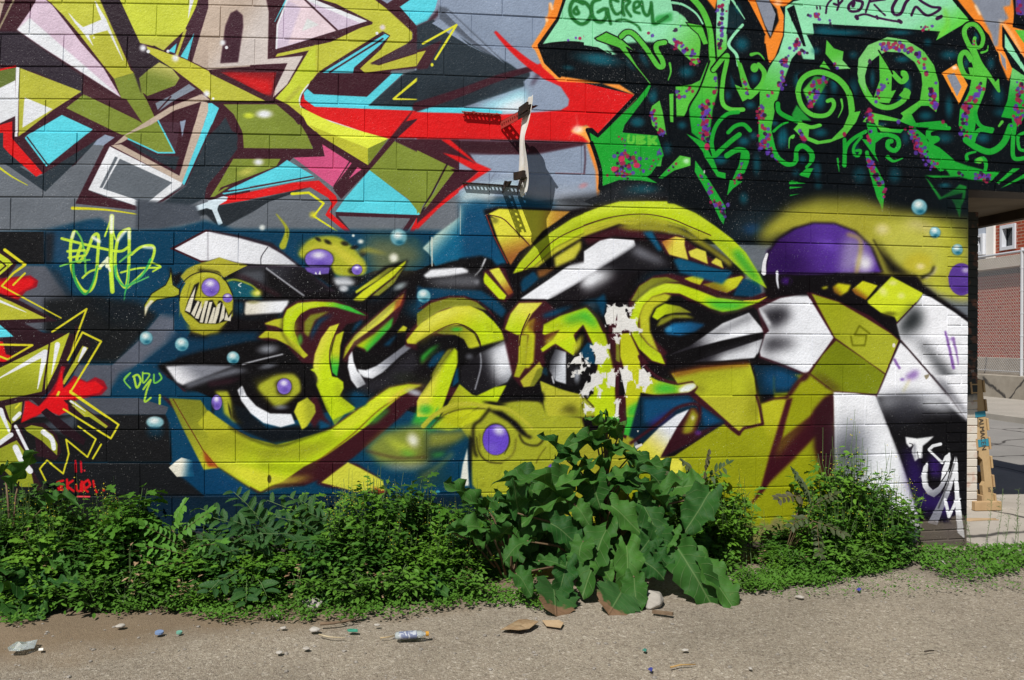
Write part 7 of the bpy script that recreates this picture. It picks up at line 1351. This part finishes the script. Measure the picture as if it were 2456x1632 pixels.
# --- pinnate shoots
def pinnate(name, base, fronds, mat, label, L_=.055):
    P0 = empty(name, base, 0, label, 'sapling')
    for (u0, v0, u1, v1, d) in fronds:
        a, b = W(u0, v0, d), W(u1, v1, d + .1); ax = b - a; ln = ax.length; ax.normalize(); m = MB()
        nrm = Vector((pl.uniform(-.3, .3), -.6, .8)); lat = ax.cross(nrm).normalized()
        k = max(5, int(ln / .034))
        for i in range(k):
            t = (i + 1) / k; q = a + ax * ln * t - base - Vector((0, 0, .12 * ln * t * t))
            for s in (1, -1): lobed_leaf(m, q + ax * pl.uniform(-.006, .006), lat * s + ax * pl.uniform(.4, .95) - Vector((0, 0, pl.uniform(.0, .55))), nrm + Vector((pl.uniform(-.5, .5), pl.uniform(-.4, .4), 0)), L_ * (1.15 - .5 * abs(t - .4)) * pl.uniform(.75, 1.2), L_ * .62, False)
        lobed_leaf(m, b - base - Vector((0, 0, .12 * ln)), ax, nrm, L_, L_ * .6, False)
        fr = m.build('frond', mat, P0); MB().tube([a - base, (a + b) / 2 - base - Vector((0, 0, .03 * ln)), b - base - Vector((0, 0, .12 * ln))], .002, 4, .001).build('midrib', STEMR, fr)
        MB().tube([Vector((0, 0, 0)), (a - base) * .6 + Vector((0, 0, .03)), a - base], .005, 5, .003).build('stem', STEMR, P0, True)
pinnate('pinnate_sapling', Vector((.95, -.4, 0)), [(420,1290,500,1215,.4),(430,1310,350,1250,.45),(440,1330,350,1300,.55),(440,1320,530,1290,.5),(410,1270,440,1200,.35),(450,1350,370,1350,.6)], SUMAC, 'bright green sapling with feathery compound leaves left of the elm saplings', .06)
pinnate('pinnate_sapling', Vector((3.62, -.28, 0)), [(1680,1150,1640,1100,.25),(1690,1140,1700,1085,.22),(1695,1150,1745,1105,.25),(1675,1160,1610,1130,.3),(1690,1180,1650,1180,.35)], REDDISH, 'reddish-green sapling with compound leaves beside the large burdock', .05)
pinnate('pinnate_sapling', Vector((4.35, -.3, 0)), [(1935,1180,1905,1120,.28),(1930,1190,1870,1185,.32),(1945,1200,1925,1150,.3),(1950,1215,2000,1180,.35),(1940,1240,1900,1250,.42),(1960,1260,1965,1320,.5),(1950,1250,2020,1270,.5)], REDDISH, 'dark reddish sapling with compound leaves against the olive painted corner', .055)
# --- dry seed stalks at the wall end
for px, top in ((2362,1175),(2388,1172),(2405,1235),(2432,1175),(2330,1240),(2440,1230)):
    b = on_ground(px, 1318); h = W(px, top, -b.y).z
    m = MB(); dx = wp.uniform(-.06, .06); tipv = Vector((dx, 0, h)); m.tube([(0, 0, 0), tipv * .5 + Vector((.01, 0, 0)), tipv], .0022, 4, .0011)
    P0 = empty('seed_stalk', b, 0, 'thin dry seed stalk rising from the green clump by the concrete', 'weed', 'seed stalks by the wall end')
    s2 = MB()
    for k in range(26):
        t = wp.uniform(.25, 1); p = tipv * t; q = p + Vector((wp.uniform(-.02, .02), wp.uniform(-.015, .015), wp.uniform(.004, .02))); m.tube([p, q], .0008, 3); e = .0028
        s2.add([q + Vector(c) * e for c in ((1, 0, 0), (-1, 0, 0), (0, 1, 0), (0, -1, 0), (0, 0, 1), (0, 0, -1))], [(0, 2, 4), (2, 1, 4), (1, 3, 4), (3, 0, 4), (2, 0, 5), (1, 2, 5), (3, 1, 5), (0, 3, 5)])
    m.build('stalk', STEM, P0); s2.build('seeds', STEM, P0)

# --- uncountable creeping cover at the front of the bed and in the gravel
gm = MB(); gr = random.Random(31)
def sprig(px, py, n, r_, L_):
    g_ = on_ground(px, py)
    for k in range(n):
        a = gr.uniform(0, 6.283); rr = r_ * math.sqrt(gr.random()); p = g_ + Vector((math.cos(a) * rr, math.sin(a) * rr, 0)); p.z = gr.uniform(.0, .035)
        b = gr.uniform(0, 6.283); s = L_ * gr.uniform(.6, 1.3); d = Vector((math.cos(b), math.sin(b), gr.uniform(.1, .9))); n_ = Vector((0, -.2, 1)); x = d.cross(n_).normalized() * s * .32; d = d.normalized() * s
        gm.add([p, p + d * .5 + x, p + d, p + d * .5 - x], [(0, 1, 2, 3)])
EDGE = [(-20,1480),(60,1500),(130,1455),(200,1450),(290,1475),(400,1460),(480,1480),(560,1490),(640,1480),(720,1490),(800,1490),(900,1480),(980,1475),(1060,1460),(1140,1455),(1250,1455),(1320,1460)]
for k in range(520):
    px = gr.uniform(-20, 1320); e = interp(EDGE, px); sprig(px, e - abs(gr.gauss(0, 30)) + gr.uniform(-2, 8), gr.randint(5, 14), .05, .022)
RE_ = [(1780,1425),(1830,1420),(1900,1405),(1960,1405),(2040,1385),(2120,1375),(2180,1350),(2210,1330)]
for k in range(520):
    px = gr.uniform(1780, 2190); e = interp(RE_, px); sprig(px, e - abs(gr.gauss(0, 26)) + gr.uniform(-3, 6), gr.randint(5, 14), .05, .022)
RR = [(2200,1345),(2260,1375),(2350,1385),(2456,1360)]
for k in range(430):
    px = gr.uniform(2205, 2500); e = interp(RR, px); sprig(px, 1318 + (e + 8 - 1318) * gr.random() ** 1.3, gr.randint(4, 13), .06, .024)
for k in range(240):
    px = gr.uniform(1850, 2456); sprig(px, gr.uniform(1380, 1440) - (px - 1850) * .03, gr.randint(2, 6), .022, .014)
tag(gm.build('ground_cover', COVER), 'creeping green ground cover along the front of the weed bed', 'ground cover', kind='stuff')
# ------------------------------------------------------------------ stones and litter on the ground
STONE = mottled('pale_stone', (.3, .27, .23), (.46, .43, .38), 12, .9, .15, .5, 60); PEB = mottled('pebbles', (.16, .14, .115), (.34, .31, .27), 60, .9, .15, .3)
sr = random.Random(9)
def rock(m, p, s, sq=.55, n=0):
    # small irregular stone: jittered icosahedron
    t = (1 + 5 ** .5) / 2
    vs_ = [(-1, t, 0), (1, t, 0), (-1, -t, 0), (1, -t, 0), (0, -1, t), (0, 1, t), (0, -1, -t), (0, 1, -t), (t, 0, -1), (t, 0, 1), (-t, 0, -1), (-t, 0, 1)]
    fs = [(0, 11, 5), (0, 5, 1), (0, 1, 7), (0, 7, 10), (0, 10, 11), (1, 5, 9), (5, 11, 4), (11, 10, 2), (10, 7, 6), (7, 1, 8), (3, 9, 4), (3, 4, 2), (3, 2, 6), (3, 6, 8), (3, 8, 9), (4, 9, 5), (2, 4, 11), (6, 2, 10), (8, 6, 7), (9, 8, 1)]
    a = sr.uniform(0, 6.28); ex = sr.uniform(.7, 1.5); out = []
    for v in vs_:
        k = s * sr.uniform(.75, 1.2) / 1.9; x, y, z = v[0] * k * ex, v[1] * k, v[2] * k * sq
        out.append((p[0] + x * math.cos(a) - y * math.sin(a), p[1] + x * math.sin(a) + y * math.cos(a), p[2] + z))
    m.add(out, fs)
pm = MB()
for k in range(650):
    px = sr.uniform(-60, 2500); py = sr.uniform(1420, 1680) if px < 1800 else sr.uniform(1390, 1680)
    g_ = on_ground(px, py); s = .0035 + .008 * sr.random() ** 4; rock(pm, (g_.x, g_.y, ground_h(g_.x, g_.y) - .012 + s * .25), s)
tag(pm.build('scattered_pebbles', PEB), 'small loose pebbles scattered over the gravel', 'pebbles', kind='stuff')
def stone(name, px, py, s, label, sq=.6, cat='stone', group=None):
    m = MB(); rock(m, (0, 0, s * sq * .45), s, sq); o = m.build(name, STONE); o.location = on_ground(px, py); bv_ = o.modifiers.new('soft', 'BEVEL'); bv_.width = s * .12; bv_.segments = 2; return tag(o, label, cat, group)
stone('rock', 1570, 1450, .062, 'pale angular rock under the edge of the burdock leaves', .8, 'rock')
stone('rock', 750, 1456, .055, 'pale rock lying in the weed edge above the twig', .6, 'rock')
for px, py, s in ((756,1513,.03),(680,1508,.018),(734,1557,.016),(905,1500,.014),(670,1567,.016),(660,1478,.03),(2255,1352,.045),(2215,1340,.04),(1917,1434,.025),(1643,1561,.014),(290,1504,.028),(1800,1605,.014)):
    stone('stone', px, py, s, 'small flat pale stone lying on the open ground', .4, 'stone', 'small pale stones')
PLAST = Mat('clear_plastic', .22, .6); PLAST.color((.62, .68, .68)); PLAST.b.inputs['Transmission Weight'].default_value = .45; PLAST.b.inputs['Alpha'].default_value = .75; PLAST = PLAST.m
def flat_shape(name, pts, z, t, mat, parent=None, crumple=0.0, rr=None):
    n = len(pts); cx = sum(p[0] for p in pts) / n; cy = sum(p[1] for p in pts) / n; rr = rr or random.Random(1)
    v = []
    for lay_ in (0, 1):
        for ring in (1.0, .55):
            v += [(cx + (x - cx) * ring, cy + (y - cy) * ring, z + lay_ * t + (rr.uniform(0, crumple) if lay_ or True else 0)) for x, y in pts]
        v.append((cx, cy, z + lay_ * t + rr.uniform(0, crumple)))
    # same crumple top and bottom so the sheet keeps its thickness
    half = 2 * n + 1
    for i in range(half): v[half + i] = (v[i][0], v[i][1], v[i][2] + t)
    f = []
    for b, fl in ((0, True), (half, False)):
        for i in range(n):
            j = (i + 1) % n
            for q in ((b + i, b + j, b + n + j, b + n + i), (b + n + i, b + n + j, b + 2 * n)): f.append(q[::-1] if fl else q)
    for i in range(n): f.append((i, (i + 1) % n, half + (i + 1) % n, half + i))
    return mesh_obj(name, v, f, mat, parent)
def poly_at(pxs, name, mat, label, cat, t=.003, crumple=.01, group=None):
    g_ = [on_ground(x, y) for x, y in pxs]; c = sum(g_, Vector()) / len(g_)
    o = flat_shape(name, [((p.x - c.x), (p.y - c.y)) for p in g_], .002, t, mat, None, crumple, random.Random(int(c.x * 1000))); o.location = c; return tag(o, label, cat, group)
poly_at([(18,1566),(40,1548),(62,1543),(90,1547),(82,1558),(48,1570),(22,1570)], 'plastic_wrapper', PLAST, 'crumpled clear plastic wrapper lying on the sandy dirt', 'wrapper', .003, .02)
poly_at([(93,1558),(104,1557),(103,1562),(92,1563)], 'paper_scrap', Mat('paper', .9).color((.75, .73, .68)).m, 'tiny white paper scrap beside the clear plastic wrapper', 'paper', .001, .002)
poly_at([(1200,1514),(1245,1490),(1265,1490),(1292,1502),(1270,1515),(1245,1521),(1225,1518)], 'dried_leaf', BROWNL, 'large dried tan leaf with curled edge lying on the gravel', 'leaf', .002, .02)
poly_at([(1300,1492),(1340,1490),(1352,1498),(1345,1508),(1310,1504)], 'flattened_cardboard', CARD, 'small flattened cardboard piece next to the dried tan leaf', 'cardboard', .003, .004)
def cap(px, py, r, c, label, name='bottle_cap'):
    m = MB(); n = 14; v = [(math.cos(6.283 * k / n) * r, math.sin(6.283 * k / n) * r, 0) for k in range(n)] + [(math.cos(6.283 * k / n) * r * .94, math.sin(6.283 * k / n) * r * .94, .008) for k in range(n)]
    m.add(v, [tuple(range(n, 2 * n))] + [(i, (i + 1) % n, n + (i + 1) % n, n + i) for i in range(n)]); o = m.build(name, Mat(name + '_plastic', .4, .4).color(c).m); o.location = on_ground(px, py) + Vector((0, 0, .004)); o.rotation_euler = (.12, .05, 0); return tag(o, label, 'cap')
cap(382, 1521, .02, (.16, .23, .38), 'flattened blue plastic cap on the dirt'); cap(430, 1521, .014, (.14, .33, .25), 'small green plastic cap beside the blue cap')
poly_at([(832,1516),(840,1512),(858,1514),(858,1518),(836,1519)], 'green_fragment', Mat('green_plastic', .4).color((.04, .24, .16)).m, 'broken green plastic fragment lying near the twig', 'plastic', .004, .006)
for px, py, c, lb in ((2060,1417,(.06,.06,.28),'tiny blue wrapper scrap at the edge of the creeping weeds'),(1560,1609,(.04,.05,.24),'tiny dark blue plastic scrap alone on the gravel'),(1546,1562,(.05,.2,.16),'tiny teal plastic scrap alone on the gravel')):
    poly_at([(px - 6, py), (px, py - 4), (px + 6, py - 1), (px + 3, py + 4)], 'plastic_scrap', Mat('scrap', .4).color(c).m, lb, 'scrap', .003, .006)
BARK = mottled('dry_twig', (.12, .08, .05), (.2, .14, .09), 30, .9, .1, .4)
def twig(pxs, r, label, mat=BARK, name='twig'):
    p = [on_ground(x, y) + Vector((0, 0, r * 1.3)) for x, y in pxs]; c = p[0].copy(); o = MB().tube([q - c for q in p], r, 6, r * .6).build(name, mat, None, True); o.location = c; return tag(o, label, 'twig')
twig([(768,1502),(800,1500),(830,1495),(852,1491)], .008, 'dark brown twig lying on the dirt below the rock')
twig([(765,1525),(790,1531),(828,1533)], .004, 'thin pale straw stalk lying below the twig', mottled('straw', (.4, .32, .2), (.5, .42, .28), 30))
twig([(1608,1604),(1632,1598),(1668,1597)], .004, 'thin ochre stick lying alone on the gravel', mottled('ochre_stick', (.34, .2, .07), (.42, .27, .1), 30))
twig([(160,1472),(172,1462),(186,1450)], .006, 'short black stick poking out from under the sprawling burdock', STEEL, 'stick')
twig([(2218,1566),(2228,1564),(2240,1563)], .004, 'short dark stick alone on the right-hand gravel', STEEL, 'stick')
twig([(912,1533),(930,1531),(948,1527)], .0035, 'thin straw stalk touching the clear bottle', mottled('straw_b', (.36, .26, .13), (.44, .34, .2), 30))
wd = MB().bar((0, 0, .01), (.09, -.05, .012), .02, .014); o = wd.build('wood_sliver', BARK); o.location = on_ground(1565, 1472); tag(o, 'dark splintered wood sliver on the gravel below the pale rock', 'wood')
# crushed clear bottle with its label
g_ = on_ground(983, 1532); BT = empty('plastic_bottle', g_, R(5), 'crushed clear plastic bottle with a blue and white label on the dirt', 'bottle')
rings = [(-.068, .012), (-.062, .021), (-.03, .022), (0, .019), (.03, .021), (.052, .020), (.06, .012), (.066, .009), (.076, .009)]
m = MB(); n = 12; v = []
for x, r_ in rings: v += [(x, r_ * 1.15 * math.cos(6.283 * k / n), .017 + r_ * .75 * math.sin(6.283 * k / n)) for k in range(n)]
f = [(i * n + j, i * n + (j + 1) % n, (i + 1) * n + (j + 1) % n, (i + 1) * n + j) for i in range(len(rings) - 1) for j in range(n)] + [tuple(range(n))[::-1], tuple((len(rings) - 1) * n + k for k in range(n))]
m.add(v, f); m.build('body', PLAST, BT, True)
LAB = Mat('bottle_label', .4); LAB.color(LAB.mix(LAB.ramp(LAB.noise(LAB.pos(False), 55, 2), [(.47, 0.0), (.5, 1.0)]), (.42, .44, .47), (.15, .17, .26)))
m = MB(); v = []
for x, r_ in ((-.05, .0225), (.03, .0225)): v += [(x, r_ * 1.15 * math.cos(6.283 * k / n), .017 + r_ * .76 * math.sin(6.283 * k / n)) for k in range(n)]
m.add(v, [(j, (j + 1) % n, n + (j + 1) % n, n + j) for j in range(n)]); m.build('label', LAB.m, BT, True)
m = MB(); m.tube([(.072, 0, .017), (.086, 0, .017)], .011, 10); m.build('cap', Mat('orange_cap', .4).color((.5, .25, .03)).m, BT)
